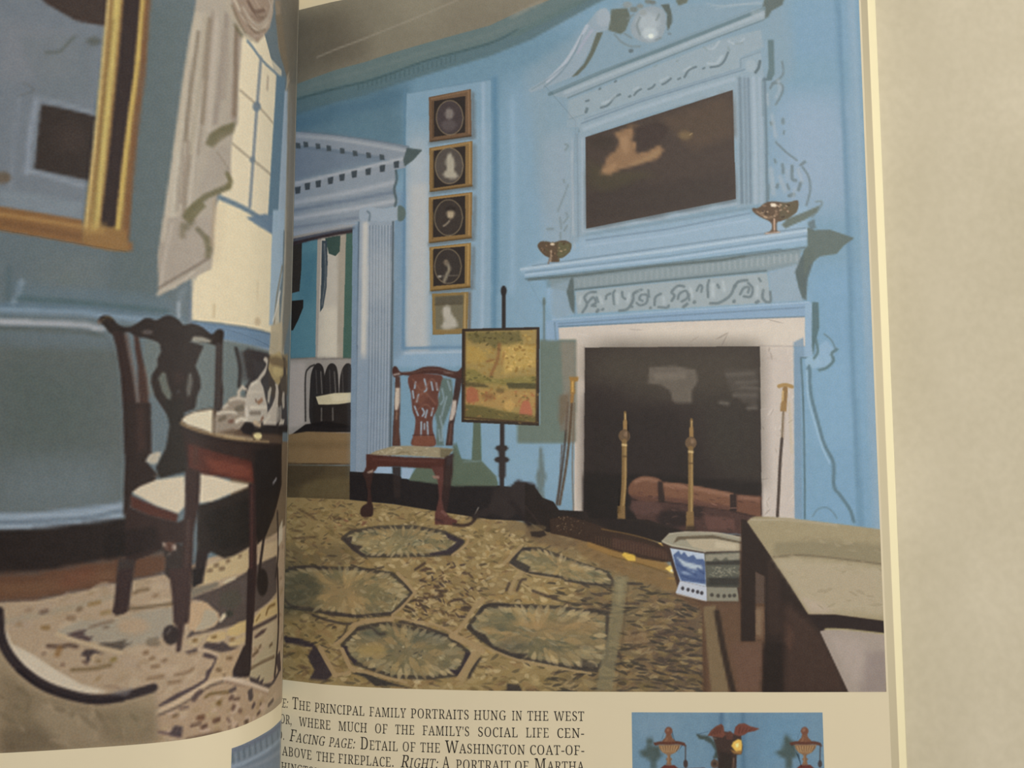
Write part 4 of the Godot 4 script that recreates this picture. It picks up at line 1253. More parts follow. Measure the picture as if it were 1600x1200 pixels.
	[203,186,149,0.66,6.2,0,1,[1351,700,1366,707,1382,703,1367,695]],
	[185,169,131,0.66,6.2,0,1,[1364,706,1380,713,1398,710,1381,703]],
	[203,186,149,0.66,6.2,0,1,[1379,726,1395,735,1412,734,1397,725]],
	[150,143,115,0.66,6.2,0,1,[1378,738,1394,748,1412,749,1396,740]],
	[185,169,131,0.66,6.2,0,1,[1348,736,1363,748,1383,749,1368,736]],
	[176,164,132,0.66,6.2,0,1,[1324,735,1334,746,1350,746,1339,735]],
	[176,164,132,0.66,6.2,0,1,[1300,731,1315,744,1334,749,1319,736]],
	[150,143,115,0.66,6.2,0,1,[1273,726,1283,739,1298,744,1288,732]],
	[150,143,115,0.66,6.2,0,1,[1256,720,1265,736,1281,742,1272,727]],
	[160,141,107,0.66,6.2,0,1,[1234,713,1236,729,1250,737,1248,722]],
	[203,186,149,0.66,6.2,0,1,[1220,703,1216,720,1221,737,1225,720]],
	[176,164,132,0.66,6.2,0,1,[1199,702,1179,707,1166,724,1186,719]],
	[150,143,115,0.66,6.2,0,1,[1174,705,1160,704,1151,714,1165,715]],
	[160,141,107,0.66,6.2,0,1,[1148,701,1129,699,1111,707,1131,709]],
	[203,186,149,0.66,6.2,0,1,[1136,700,1118,697,1101,704,1119,707]],
	[185,169,131,0.66,6.2,0,1,[1101,690,1087,685,1074,691,1087,696]],
	[203,186,149,0.66,6.2,0,1,[1087,683,1071,676,1055,682,1070,689]],
	[65,61,61,0.75,7.6,13.6,0,[877,909,931,836,1032,829,1214,834,1395,857,1393,1008,1354,1058,1213,1041,1032,1007,925,950,877,909]],
	[114,111,90,0.5,6.2,0,1,[1060,917,1020,892,974,899,1013,924]],
	[155,138,102,0.5,6.2,0,1,[1071,908,1035,877,987,875,1023,905]],
	[181,155,112,0.5,6.2,0,1,[1085,901,1066,869,1029,865,1048,897]],
	[181,155,112,0.5,6.2,0,1,[1107,906,1091,870,1053,857,1069,893]],
	[155,138,102,0.5,6.2,0,1,[1129,914,1127,877,1101,849,1103,887]],
	[181,155,112,0.5,6.2,0,1,[1136,923,1152,881,1129,842,1113,884]],
	[155,138,102,0.5,6.2,0,1,[1141,925,1175,890,1178,841,1144,876]],
	[129,123,94,0.5,6.2,0,1,[1151,919,1199,898,1220,851,1172,871]],
	[114,111,90,0.5,6.2,0,1,[1191,905,1230,905,1252,874,1213,874]],
	[114,111,90,0.5,6.2,0,1,[1215,903,1251,910,1273,881,1237,875]],
	[181,155,112,0.5,6.2,0,1,[1230,911,1268,914,1302,894,1263,891]],
	[129,123,94,0.5,6.2,0,1,[1230,923,1267,938,1301,916,1264,901]],
	[181,155,112,0.5,6.2,0,1,[1229,949,1263,968,1302,962,1268,944]],
	[129,123,94,0.5,6.2,0,1,[1226,968,1251,995,1289,993,1264,965]],
	[155,138,102,0.5,6.2,0,1,[1219,980,1239,1005,1272,1010,1252,985]],
	[114,111,90,0.5,6.2,0,1,[1187,970,1207,1002,1243,1013,1223,981]],
	[114,111,90,0.5,6.2,0,1,[1161,957,1180,1000,1222,1020,1204,978]],
	[114,111,90,0.5,6.2,0,1,[1143,945,1150,990,1181,1024,1174,979]],
	[114,111,90,0.5,6.2,0,1,[1137,945,1124,980,1136,1014,1149,980]],
	[114,111,90,0.5,6.2,0,1,[1134,938,1102,969,1100,1013,1132,982]],
	[155,138,102,0.5,6.2,0,1,[1116,945,1072,955,1042,989,1086,979]],
	[192,167,120,0.5,6.2,0,1,[1097,945,1056,944,1022,968,1064,969]],
	[155,138,102,0.5,6.2,0,1,[1086,939,1036,933,989,951,1039,957]],
	[181,155,112,0.5,6.2,0,1,[1064,933,1021,921,978,932,1021,944]],
	[114,111,90,0.5,6.2,0,1,[1001,908,964,889,922,893,959,912]],
	[181,155,112,0.5,6.2,0,1,[1009,889,983,864,946,868,972,893]],
	[192,167,120,0.5,6.2,0,1,[1022,878,996,854,960,848,987,872]],
	[114,111,90,0.5,6.2,0,1,[1054,880,1030,851,993,841,1017,870]],
	[192,167,120,0.5,6.2,0,1,[1088,885,1072,847,1033,832,1049,870]],
	[176,164,132,0.5,6.2,0,1,[1095,879,1090,850,1063,838,1067,868]],
	[192,167,120,0.5,6.2,0,1,[1123,889,1125,856,1103,830,1101,864]],
	[203,186,149,0.5,6.2,0,1,[1137,894,1149,860,1138,827,1127,860]],
	[181,155,112,0.5,6.2,0,1,[1150,898,1179,866,1178,824,1149,856]],
	[129,123,94,0.5,6.2,0,1,[1171,892,1208,872,1221,833,1184,853]],
	[176,164,132,0.5,6.2,0,1,[1205,886,1238,875,1261,848,1227,859]],
	[185,169,131,0.5,6.2,0,1,[1217,888,1257,879,1286,850,1245,859]],
	[114,111,90,0.5,6.2,0,1,[1247,887,1286,885,1315,859,1276,861]],
	[203,186,149,0.5,6.2,0,1,[1281,885,1312,888,1335,868,1304,865]],
	[114,111,90,0.5,6.2,0,1,[1291,908,1324,913,1354,898,1321,892]],
	[155,138,102,0.5,6.2,0,1,[1280,923,1323,934,1364,917,1321,906]],
	[155,138,102,0.5,6.2,0,1,[1295,953,1320,966,1349,961,1323,948]],
	[176,164,132,0.5,6.2,0,1,[1289,977,1317,999,1354,996,1326,973]],
	[185,169,131,0.5,6.2,0,1,[1271,989,1302,1019,1344,1020,1314,990]],
	[185,169,131,0.5,6.2,0,1,[1245,999,1273,1031,1314,1043,1286,1011]],
	[155,138,102,0.5,6.2,0,1,[1232,999,1252,1029,1288,1038,1268,1008]],
	[155,138,102,0.5,6.2,0,1,[1203,995,1215,1024,1245,1034,1233,1005]],
	[192,167,120,0.5,6.2,0,1,[1178,988,1183,1019,1212,1034,1207,1003]],
	[192,167,120,0.5,6.2,0,1,[1160,979,1162,1012,1186,1035,1184,1002]],
	[129,123,94,0.5,6.2,0,1,[1137,976,1122,1001,1137,1025,1153,1000]],
	[129,123,94,0.5,6.2,0,1,[1129,964,1105,994,1112,1030,1136,1001]],
	[129,123,94,0.5,6.2,0,1,[1107,968,1077,982,1067,1014,1098,1000]],
	[114,111,90,0.5,6.2,0,1,[1084,967,1050,973,1031,1001,1065,995]],
	[203,186,149,0.5,6.2,0,1,[1060,964,1033,963,1014,982,1041,983]],
	[181,155,112,0.5,6.2,0,1,[1043,952,1007,944,977,966,1013,973]],
	[129,123,94,0.5,6.2,0,1,[1014,940,980,927,946,944,981,956]],
	[181,155,112,0.5,6.2,0,1,[998,924,958,907,915,919,955,935]],
	[150,143,115,0.66,6.2,0,1,[936,904,912,893,886,897,910,909]],
	[185,169,131,0.66,6.2,0,1,[957,883,933,864,903,868,927,886]],
	[185,169,131,0.66,6.2,0,1,[970,859,952,843,927,840,946,856]],
	[150,143,115,0.66,6.2,0,1,[994,858,972,838,943,831,965,851]],
	[203,186,149,0.66,6.2,0,1,[1025,855,1012,834,988,829,1001,850]],
	[207,188,147,0.66,6.2,0,1,[1040,854,1032,833,1009,828,1017,849]],
	[185,169,131,0.66,6.2,0,1,[1075,856,1069,835,1050,824,1056,845]],
	[203,186,149,0.66,6.2,0,1,[1093,857,1089,837,1074,824,1077,844]],
	[150,143,115,0.66,6.2,0,1,[1119,859,1125,839,1110,824,1103,844]],
	[160,141,107,0.66,6.2,0,1,[1144,861,1157,843,1147,823,1135,841]],
	[176,164,132,0.66,6.2,0,1,[1162,862,1176,845,1176,824,1162,841]],
	[160,141,107,0.66,6.2,0,1,[1199,860,1219,851,1225,830,1205,839]],
	[176,164,132,0.66,6.2,0,1,[1207,864,1231,853,1243,829,1218,840]],
	[207,188,147,0.66,6.2,0,1,[1246,861,1266,858,1277,841,1257,844]],
	[185,169,131,0.66,6.2,0,1,[1259,867,1288,861,1310,840,1280,847]],
	[207,188,147,0.66,6.2,0,1,[1289,867,1315,866,1333,848,1307,849]],
	[160,141,107,0.66,6.2,0,1,[1321,868,1345,869,1362,854,1339,853]],
	[160,141,107,0.66,6.2,0,1,[1351,875,1372,881,1387,866,1366,860]],
	[176,164,132,0.66,6.2,0,1,[1349,899,1370,906,1389,893,1367,886]],
	[207,188,147,0.66,6.2,0,1,[1341,935,1368,945,1395,936,1368,926]],
	[160,141,107,0.66,6.2,0,1,[1344,953,1367,966,1392,958,1369,945]],
	[203,186,149,0.66,6.2,0,1,[1346,975,1366,986,1390,984,1369,972]],
	[176,164,132,0.66,6.2,0,1,[1335,1002,1356,1019,1384,1019,1363,1002]],
	[207,188,147,0.66,6.2,0,1,[1318,1027,1333,1047,1358,1049,1343,1029]],
	[185,169,131,0.66,6.2,0,1,[1304,1032,1320,1050,1343,1056,1328,1038]],
	[203,186,149,0.66,6.2,0,1,[1274,1030,1283,1046,1302,1050,1293,1033]],
	[160,141,107,0.66,6.2,0,1,[1241,1023,1251,1041,1270,1049,1261,1031]],
	[176,164,132,0.66,6.2,0,1,[1220,1014,1233,1042,1262,1055,1248,1027]],
	[207,188,147,0.66,6.2,0,1,[1184,1006,1189,1034,1212,1051,1207,1023]],
	[176,164,132,0.66,6.2,0,1,[1165,1001,1168,1027,1184,1047,1181,1022]],
	[150,143,115,0.66,6.2,0,1,[1143,996,1137,1020,1148,1042,1153,1018]],
	[207,188,147,0.66,6.2,0,1,[1126,993,1112,1013,1118,1035,1131,1016]],
	[185,169,131,0.66,6.2,0,1,[1102,987,1079,1002,1075,1029,1098,1014]],
	[185,169,131,0.66,6.2,0,1,[1076,986,1051,994,1040,1018,1066,1010]],
	[160,141,107,0.66,6.2,0,1,[1062,986,1038,992,1025,1013,1049,1007]],
	[160,141,107,0.66,6.2,0,1,[1025,972,1001,969,985,987,1009,990]],
	[150,143,115,0.66,6.2,0,1,[1005,963,980,957,961,973,986,979]],
	[176,164,132,0.66,6.2,0,1,[984,955,963,948,944,961,966,968]],
	[150,143,115,0.66,6.2,0,1,[965,939,936,931,908,941,937,950]],
	[176,164,132,0.66,6.2,0,1,[948,927,920,917,891,925,919,935]],
	[174,146,106,0.55,37.2,0,1,[1370,902,1328,919,1225,926,1123,920,1080,904,1123,887,1225,879,1328,886]],
	[95,104,90,0.5,37.2,0,1,[1068,874,1050,891,1007,898,964,892,947,875,964,858,1007,851,1050,857]],
	[82,85,80,0.5,37.2,0,1,[1110,974,1093,995,1050,1004,1007,996,989,975,1007,954,1050,945,1093,954]],
	[129,106,85,0.5,37.2,0,1,[1550,943,1536,968,1502,978,1468,968,1454,943,1468,918,1503,908,1537,918]],
	[65,61,61,0.9,8.9,0,0,[1032,673,1050,644,1068,617,1117,614,1111,623,1074,628,1056,659,1111,686,1099,706]],
	[65,61,61,0.85,8.9,8.7,1,[1105,707,1190,719,1226,724]],
	[65,61,61,0.8,7.6,5.6,1,[1238,736,1323,745,1408,754]],
	[65,61,61,0.8,8.9,9.9,1,[1469,745,1529,748]],
	[65,61,61,0.9,8.9,13.6,1,[922,852,940,831,983,824,1026,827]],
	[65,61,61,0.9,11.6,0,0,[871,912,886,897,898,917,941,935,971,976,1032,999,1104,1004,1068,1025,983,999,922,953]],
	[65,61,61,0.8,7.6,5.6,1,[1032,1010,1212,1044,1357,1067]],
	[65,61,61,0.7,14.4,0,0,[1297,1020,1351,1038,1357,1061,1297,1055]],
	[65,61,61,0.8,8.9,8.7,1,[1328,843,1407,849]],
	[65,61,61,0.7,7.6,6.2,1,[1189,802,1274,820,1341,822]],
	[65,61,61,0.9,11.6,0,0,[1020,1110,1068,1116,1080,1139,1020,1140]],
	[65,61,61,0.9,11.6,0,0,[929,1017,886,1089,874,1101,880,1065,911,1018]],
	[173,153,117,0.9,6.2,13.6,1,[1013,671,1050,635,1074,611]],
	[173,153,117,0.9,6.2,14.9,1,[1032,779,1050,737,1074,713]],
	[173,153,117,0.9,6.2,6.2,1,[1032,677,1093,710,1214,730]],
	[173,153,117,0.9,6.2,13.6,1,[861,900,891,846,928,816]],
	[173,153,117,0.9,6.2,8.7,1,[886,959,971,993,1092,1033,1332,1073]],
	[173,153,117,0.9,6.2,18.6,1,[856,1101,886,1048,917,1006]],
	[80,69,65,0.8,8.9,9.9,1,[1019,773,1032,743]],
	[80,69,65,0.8,8.9,9.9,1,[1059,773,1074,737,1093,731]],
	[80,69,65,0.8,8.9,9.9,1,[849,871,867,870]],
	[80,69,65,0.8,8.9,9.9,1,[861,835,885,840]],
	[80,69,65,0.8,8.9,9.9,1,[1117,773,1165,790,1208,802]],
	[80,69,65,0.8,8.9,9.9,1,[1443,819,1516,819]],
	[80,69,65,0.8,8.9,9.9,1,[1435,996,1444,1020]],
	[80,69,65,0.8,8.9,9.9,1,[1568,931,1611,931]],
	[141,135,109,0.72,14.4,0,0,[1420,718,1475,718,1462,807,1445,914,1429,1008,1410,1137,1350,1137,1369,1032,1400,914,1413,807]],
	[166,159,128,0.5,17.1,0,0,[1432,724,1463,724,1446,819,1431,825]],
	[73,66,58,0.4,8.9,3.7,1,[1475,748,1454,914,1428,1137]],
	[38,35,39,1,3.4,0,0,[408,332,579,340,648,363,809,371,986,383,1137,402,1161,519,956,510,798,487,587,455,410,440]],
	[99,127,124,0.95,6.1,0,0,[642,361,679,317,809,306,827,218,848,282,887,292,894,145,921,145,925,304,987,368,987,383,809,375]],
	[80,103,101,0.5,14.2,0,0,[809,334,925,339,980,376,809,376]],
	[100,119,115,0.85,10.5,0,0,[755,-30,808,-22,816,53,794,113,772,172,780,232,750,232,753,157,741,97,763,37]],
	[155,180,201,0.75,8.9,6.7,1,[771,15,778,53,767,75]],
	[155,180,201,0.75,8.9,6.7,1,[790,45,779,83,771,120]],
	[155,180,201,0.75,8.9,6.7,1,[764,120,772,157]],
	[155,180,201,0.75,8.9,6.7,1,[775,157,772,217]],
	[155,180,201,0.75,8.9,6.7,1,[760,172,765,217]],
	[155,180,201,0.75,8.9,6.7,1,[793,-15,805,23]],
	[100,116,103,0.9,8.9,0,0,[645,365,675,313,810,306,817,217,834,261,848,287,889,287,895,128,918,128,922,287,982,350,985,386,818,387]],
	[137,166,182,0.5,10.5,5.9,1,[855,295,930,291]],
	[80,54,51,1,7.3,0,1,[575,-59,582,-74,594,-70,610,-51,656,-54,701,-70,755,-70,800,-56,831,-52,849,-69,857,-60,857,-26,831,-22,770,-38,717,-44,664,-35,617,-39,583,-32]],
	[120,91,86,0.6,8.9,5.2,1,[617,-48,663,-49,701,-60,755,-59,800,-47]],
	[188,181,182,0.8,8.9,7.4,1,[583,-41,606,-45]],
	[167,153,147,0.5,10.5,5.9,1,[778,-49,815,-43]],
	[90,66,62,1,7.3,0,0,[588,-36,607,-33,608,81,606,171,612,235,579,235,581,156,586,66]],
	[219,209,200,0.95,8.9,0,0,[589,10,606,10,606,66,599,96,587,96,586,59]],
	[165,134,116,0.7,10.5,7.4,1,[596,104,593,134]],
	[103,71,62,0.7,10.5,10.4,1,[598,141,595,224]],
	[69,53,53,1,7.3,0,0,[825,-26,850,-26,842,23,830,83,817,157,814,232,787,232,796,157,807,98,815,45]],
	[208,200,197,0.95,8.9,0,0,[813,60,828,60,825,105,814,135,800,139,806,98]],
	[120,88,81,0.7,10.5,8.9,1,[808,150,801,224]],
	[108,71,65,1,7.3,0,1,[644,-37,763,-38,767,-8,757,37,756,82,737,127,736,172,746,232,657,231,664,187,669,134,657,97,651,37]],
	[139,96,82,0.5,20.3,0,0,[671,-8,702,-23,725,0,718,45,688,82,665,52]],
	[171,199,227,0.9,7.3,6.7,1,[668,-12,664,14]],
	[171,199,227,0.9,7.3,6.7,1,[702,-23,711,15,702,26]],
	[171,199,227,0.9,7.3,6.7,1,[729,-12,736,22]],
	[171,199,227,0.9,7.3,6.7,1,[680,37,672,67]],
	[171,199,227,0.9,7.3,6.7,1,[665,82,680,119]],
	[171,199,227,0.9,7.3,6.7,1,[695,90,703,105,696,120]],
	[171,199,227,0.9,7.3,6.7,1,[714,97,707,127]],
	[171,199,227,0.9,7.3,6.7,1,[737,90,730,120]],
	[171,199,227,0.9,7.3,6.7,1,[692,142,691,202]],
	[171,199,227,0.9,7.3,6.7,1,[715,142,719,202]],
	[171,199,227,0.9,7.3,6.7,1,[704,149,704,172]],
	[171,199,227,0.9,7.3,6.7,1,[748,-8,754,22]],
	[171,199,227,0.9,7.3,6.7,1,[657,22,661,52]],
	[144,103,92,0.7,8.9,5.9,1,[656,-24,695,22,732,-23,759,22]],
	[144,103,92,0.7,8.9,5.9,1,[665,67,702,30,748,75]],
	[144,103,92,0.7,8.9,5.9,1,[673,97,710,75,741,105]],
	[132,86,71,0.9,10.5,0,0,[662,194,740,194,747,233,657,233]],
	[73,46,45,0.6,7.3,4.5,1,[658,193,743,193]],
	[167,159,136,1,7.3,0,0,[478,270,513,253,582,234,659,233,757,239,817,246,791,280,765,279,629,270]],
	["scatter",60,[[212,204,184],[139,129,105],[190,181,157]],10.3975,25.2511,3.7134,6.68412,-5,40,0.6,76,1,[497,265,583,239,750,243,765,270,629,266]],
	[114,109,89,0.8,10.5,0,0,[765,243,817,246,791,280,767,278]],
	[84,52,48,1,7.3,0,0,[475,265,536,270,629,276,769,280,791,283,788,335,773,365,735,320,599,313,529,313,502,336,467,334,476,313]],
	[112,74,70,0.6,10.5,5.9,1,[498,283,629,291,750,294]],
	[59,44,45,0.9,10.5,0,0,[784,276,817,261,815,335,796,467,782,511,773,365]],
	[64,46,45,1,7.3,0,0,[457,336,506,321,503,351,495,395,502,454,481,462,484,410,475,366]],
	[62,46,45,1,7.3,0,1,[481,455,503,454,504,499,466,504,454,488,461,466]],
	[178,158,150,0.9,8.9,0,0,[479,333,506,322,503,336,483,339]],
	[98,64,62,1,8.9,0,0,[731,313,780,313,779,365,774,431,782,475,804,504,834,515,827,533,748,530,748,490,763,431,757,365]],
	[166,134,127,0.85,10.5,0,0,[734,346,760,346,766,359,742,359]],
	[129,94,91,0.8,10.5,10.4,1,[774,482,793,497]],
	[73,51,53,0.8,10.5,10.4,1,[753,511,782,522]],
	[53,46,47,0.9,8.9,0,0,[580,313,614,313,614,432,589,432]],
	[169,197,231,1,7.3,0,0,[618,317,664,321,649,359,616,358]],
	[172,202,238,1,7.3,0,0,[522,313,577,313,578,339,510,337]],
	[67,53,50,0.95,8.9,11.9,1,[819,529,856,534,890,522,908,489]],
	[167,160,154,0.9,5.6,3.7,1,[897,500,914,465]],
	[55,48,47,0.8,7.3,6.7,1,[901,511,911,481]],
	[222,216,213,1,0,0,0,[1218,-218,1556,-237,2165,-261,2162,-145,2120,-145,2102,511,1274,511,1284,-168,1220,-168]],
	[231,225,219,0.6,58.6,0,0,[1532,-227,2158,-252,2155,-152,1531,-148]],
	["scatter",70,[[196,186,181],[165,155,151],[236,232,232]],24.4,82.96,2.928,7.32,-30,50,0.5,5,1,[1225,-213,2160,-254,2157,-148,2120,-145,2098,494,1977,494,1990,-145,1320,-146,1237,-173]],
	[206,198,198,0.5,48.8,0,0,[1995,-135,2120,-135,2100,497,1977,497]],
	[217,209,204,0.8,16.8,0,0,[1284,-161,1318,-146,1310,497,1274,497]],
	[176,167,165,0.7,7.2,4.9,1,[1318,-146,1310,497]],
	["scatter",30,[[165,155,151],[244,239,238]],19.52,53.68,2.44,6.1,-60,50,0.5,8,1,[1997,-135,2117,-135,2098,494,1980,494]],
	[188,179,178,0.8,6.1,3.9,1,[1985,-147,2162,-145]],
	[54,46,46,1,0,0,0,[1320,-141,1988,-145,1977,511,1310,511]],
	[78,73,66,0.8,146.4,0,0,[1325,-136,1985,-140,1982,49,1528,49,1324,-25]],
	[40,34,35,0.7,122,0,0,[1319,48,1673,97,1812,387,1315,483]],
	[59,56,52,0.7,122,0,0,[1722,49,1982,49,1975,387,1813,339]],
	[113,107,101,0.9,16.3,0,0,[1563,-63,1656,-72,1744,-54,1748,-10,1725,26,1724,72,1654,70,1641,26,1611,4,1558,-3]],
	[136,129,122,0.5,20.2,0,0,[1576,-45,1709,-50,1699,-18,1585,-14]],
	[132,129,124,0.55,14.4,14.2,1,[1859,-36,1965,-41]],
	[132,129,124,0.55,14.4,14.2,1,[1893,-5,1973,-9]],
	[132,129,124,0.55,14.4,14.2,1,[1883,42,1972,42]],
	[132,129,124,0.55,14.4,14.2,1,[1830,70,1865,75]],
	[132,129,124,0.55,14.4,14.2,1,[1910,13,1977,17]],
	[132,129,124,0.55,14.4,14.2,1,[1935,92,1970,90]],
	[90,85,82,0.6,24.8,0,0,[1850,-54,1979,-54,1974,97,1918,70,1866,17]],
	[26,22,24,0.7,24.8,0,0,[1313,333,1978,368,1973,558,1311,558]],
	[79,58,56,1,10.5,0,0,[1486,437,1578,442,1734,459,1873,480,1975,506,1973,566,1732,558,1610,558,1507,506]],
	[96,72,70,0.8,16.3,0,1,[1603,465,1585,486,1542,494,1499,486,1481,465,1500,444,1543,436,1586,444]],
	[108,78,74,0.8,16.3,0,0,[1759,493,1872,506,1881,549,1775,549]],
	[37,31,34,0.8,24.8,0,1,[1707,506,1689,531,1645,541,1603,531,1585,506,1603,482,1647,472,1690,482]],
	[42,34,36,0.7,20.2,0,1,[1760,480,1753,499,1737,506,1721,499,1715,480,1722,462,1738,455,1754,462]],
	[120,86,70,1,10.5,0,1,[1478,392,1500,361,1544,347,1605,364,1613,420,1591,441,1525,439,1484,420]],
	[127,91,73,1,10.5,0,0,[1603,370,1666,373,1735,384,1874,411,1878,459,1855,475,1734,456,1612,441]],
	[116,81,67,1,10.5,0,0,[1879,416,1977,423,1975,503,1877,479]],
	[155,119,102,0.8,14.4,12.4,1,[1504,370,1544,358,1592,368]],
	[157,120,101,0.8,16.3,14.2,1,[1618,380,1700,389,1805,408,1865,420]],
	[155,120,106,0.7,16.3,12.4,1,[1891,427,1974,435]],
	[86,60,57,0.7,16.3,14.2,1,[1491,425,1543,434,1595,430]],
	[90,63,60,0.7,18.2,15.9,1,[1621,434,1734,449,1856,468]],
	[51,39,39,0.95,10.5,0,0,[1589,368,1607,368,1616,439,1591,441]],
	[48,37,38,0.95,10.5,0,0,[1860,416,1885,414,1885,482,1859,475]],
	["scatter",70,[[159,122,111],[99,68,63],[143,103,93],[75,53,51]],12.3831,35.3803,2.65352,6.19155,12,20,0.6,72,1,[1483,377,1544,351,1735,385,1974,425,1972,498,1734,455,1482,424]],
	["scatter",40,[[100,75,71],[60,47,46]],12.3831,31.8422,3.53803,7.07605,10,40,0.5,73,1,[1499,446,1734,467,1972,511,1971,549,1611,549]],
	[30,26,27,0.7,24.8,0,0,[1312,351,1443,368,1444,532,1311,507]],
	[127,103,67,1,4.6,10.6,1,[1470,107,1470,155]],
	[223,196,140,0.85,6.6,4.4,1,[1471,112,1471,151]],
	[160,130,86,1,6.6,15.9,1,[1470,142,1469,173]],
	[109,89,69,1,4.6,0,1,[1488,197,1482,214,1466,221,1451,214,1444,197,1451,179,1467,172,1482,179]],
	[150,125,103,0.7,10.5,0,1,[1481,190,1479,197,1473,200,1466,197,1464,190,1467,182,1473,179,1479,182]],
	[136,111,73,1,4.6,19.5,1,[1466,217,1463,370,1453,485]],
	[198,170,118,0.7,8.5,6.2,1,[1470,230,1468,370,1457,476]],
	[232,209,157,0.8,8.5,8,1,[1458,230,1476,232]],
	[93,74,53,0.8,6.6,5.3,1,[1458,274,1475,274]],
	[182,154,106,0.9,6.6,24.8,1,[1450,475,1452,480]],
	[136,111,75,1,6.6,0,0,[1438,459,1466,459,1467,528,1435,528]],
	[127,103,67,1,4.6,10.6,1,[1721,134,1720,182]],
	[223,196,140,0.85,6.6,4.4,1,[1722,139,1721,178]],
	[160,130,86,1,6.6,15.9,1,[1720,169,1720,200]],
	[109,89,69,1,4.6,0,1,[1739,223,1732,240,1716,248,1701,240,1695,223,1702,206,1717,199,1733,206]],
	[150,125,103,0.7,10.5,0,1,[1732,216,1729,224,1723,227,1717,224,1714,216,1717,209,1723,206,1729,209]],
	[136,111,73,1,4.6,19.5,1,[1716,243,1713,396,1710,506]],
	[198,170,118,0.7,8.5,6.2,1,[1720,256,1717,396,1714,498]],
	[232,209,157,0.8,8.5,8,1,[1708,256,1726,258]],
	[93,74,53,0.8,6.6,5.3,1,[1707,300,1725,300]],
	[182,154,106,0.9,6.6,24.8,1,[1707,496,1709,501]],
	[136,111,75,1,6.6,0,0,[1695,480,1723,480,1723,549,1692,549]],
	[220,193,119,0.95,8.5,0,0,[1427,536,1441,513,1470,513,1472,537]],
	[127,106,74,0.9,10.5,8.8,1,[1463,550,1506,554,1528,575]],
	[60,49,43,0.8,12.4,0,0,[1694,532,1728,532,1728,560,1688,560]],
	[179,149,99,1,6.6,14.2,1,[2056,8,2080,3,2107,10]],
	[149,120,80,1,6.6,19.5,1,[2080,17,2075,70]],
	[223,196,142,0.85,8.5,7.1,1,[2071,26,2067,97]],
	[160,130,86,1,8.5,23,1,[2073,75,2070,102]],
	[129,113,93,0.9,6.6,8,1,[2070,105,2062,211]],
	[72,61,58,1,6.6,10.6,1,[2062,207,2052,298,2044,403,2036,498]],
	[187,174,165,0.6,6.6,4.4,1,[2076,105,2069,211]],
	[207,197,172,0.5,12.4,8.8,1,[2094,70,2097,263]],
	[113,129,122,0.92,14.2,0,0,[1146,-171,1286,-171,1283,219,1235,223,1060,223,1060,146,1145,155]],
	[150,143,134,0.7,16.8,0,0,[1225,-163,1286,-163,1283,219,1247,223]],
	[109,128,131,0.8,8.8,8.5,1,[1164,-333,1164,-169]],
	[105,123,126,0.7,8.8,0,1,[1171,-318,1169,-309,1164,-305,1159,-309,1157,-318,1159,-327,1164,-330,1169,-327]],
	[109,125,127,0.8,16.8,0,0,[1143,243,1155,238,1162,315,1171,351,1159,399,1166,447,1128,447,1137,387,1130,351,1142,310]],
	[91,71,53,0.9,8.5,8.8,1,[1271,25,1262,158,1247,298,1220,455]],
	[67,56,50,0.85,8.5,8,1,[1253,70,1239,246,1211,455]],
	[122,107,92,0.7,6.6,5.3,1,[1278,70,1269,298,1272,489]],
	[84,70,63,0.8,8.5,5.3,1,[1230,228,1221,368,1207,455]],
	[167,129,69,0.95,8.5,0,0,[1258,-28,1295,-28,1293,-14,1279,-8,1281,36,1263,36,1263,-10]],
	[228,190,117,0.8,6.6,6.2,1,[1272,-10,1271,30]],
	[133,119,110,0.55,20.2,0,0,[1218,43,1262,30,1257,176,1222,176]],
	[119,105,87,0.6,16.3,0,0,[1222,47,1258,36,1255,96,1230,158,1218,140]],
	[167,129,76,0.9,8.5,12.4,1,[1271,36,1268,70]],
	[52,48,50,1,8.8,14.6,1,[1008,-359,1009,-209]],
	[43,41,44,1,8.8,0,1,[1020,-364,1016,-350,1009,-344,1001,-350,997,-364,1001,-378,1008,-384,1016,-378]],
	[57,51,53,1,8.8,17.1,1,[1004,133,1002,412]],
	[54,49,50,1,11.5,0,1,[1026,243,1019,251,1002,255,985,251,977,243,984,234,1002,231,1019,234]],
	[54,49,50,1,11.5,0,1,[1031,286,1022,295,1002,298,981,295,973,286,981,278,1002,274,1022,278]],
	[57,51,53,1,11.5,24.4,1,[1002,243,1004,351]],
	[52,46,48,1,16.8,0,0,[973,392,1036,387,1060,363,1128,378,1142,423,1166,459,1185,554,1113,519,1070,483,1017,512,968,488,895,513,883,498,954,460]],
	[42,36,39,1,16.8,19.5,1,[1041,447,1089,507,1132,569]],
	[166,162,158,0.7,6.1,4.9,1,[1118,421,1142,428]],
	[58,49,45,1,0,0,0,[848,-216,1146,-221,1143,158,847,143]],
	[170,150,98,1,0,0,0,[858,-206,1137,-211,1133,146,857,133]],
	["scatter",260,[[196,169,101],[167,136,74],[185,159,93],[156,129,71]],7.4268,26.7365,5.94144,13.3682,-20,80,0.6,11,1,[862,-199,1138,-208,1133,147,858,128]],
	[108,104,70,0.75,17.1,0,0,[936,-206,1071,-207,1078,-171,1026,-141,996,-156,973,-134,943,-164,898,-157,864,-180,864,-203]],
	["scatter",60,[[101,97,62],[133,124,76],[87,80,53]],7.4268,22.2804,5.19876,10.3975,-20,80,0.7,77,1,[864,-203,1078,-205,1078,-156,988,-134,898,-150]],
	[212,183,111,0.7,20.8,0,0,[1003,-156,1078,-156,1130,-141,1130,-65,1063,-58,1011,-36,1003,-96]],
	["scatter",60,[[230,199,127],[190,159,88],[155,124,69]],7.4268,22.2804,5.94144,11.1402,-30,80,0.7,78,1,[1003,-156,1130,-148,1130,-58,1011,-43]],
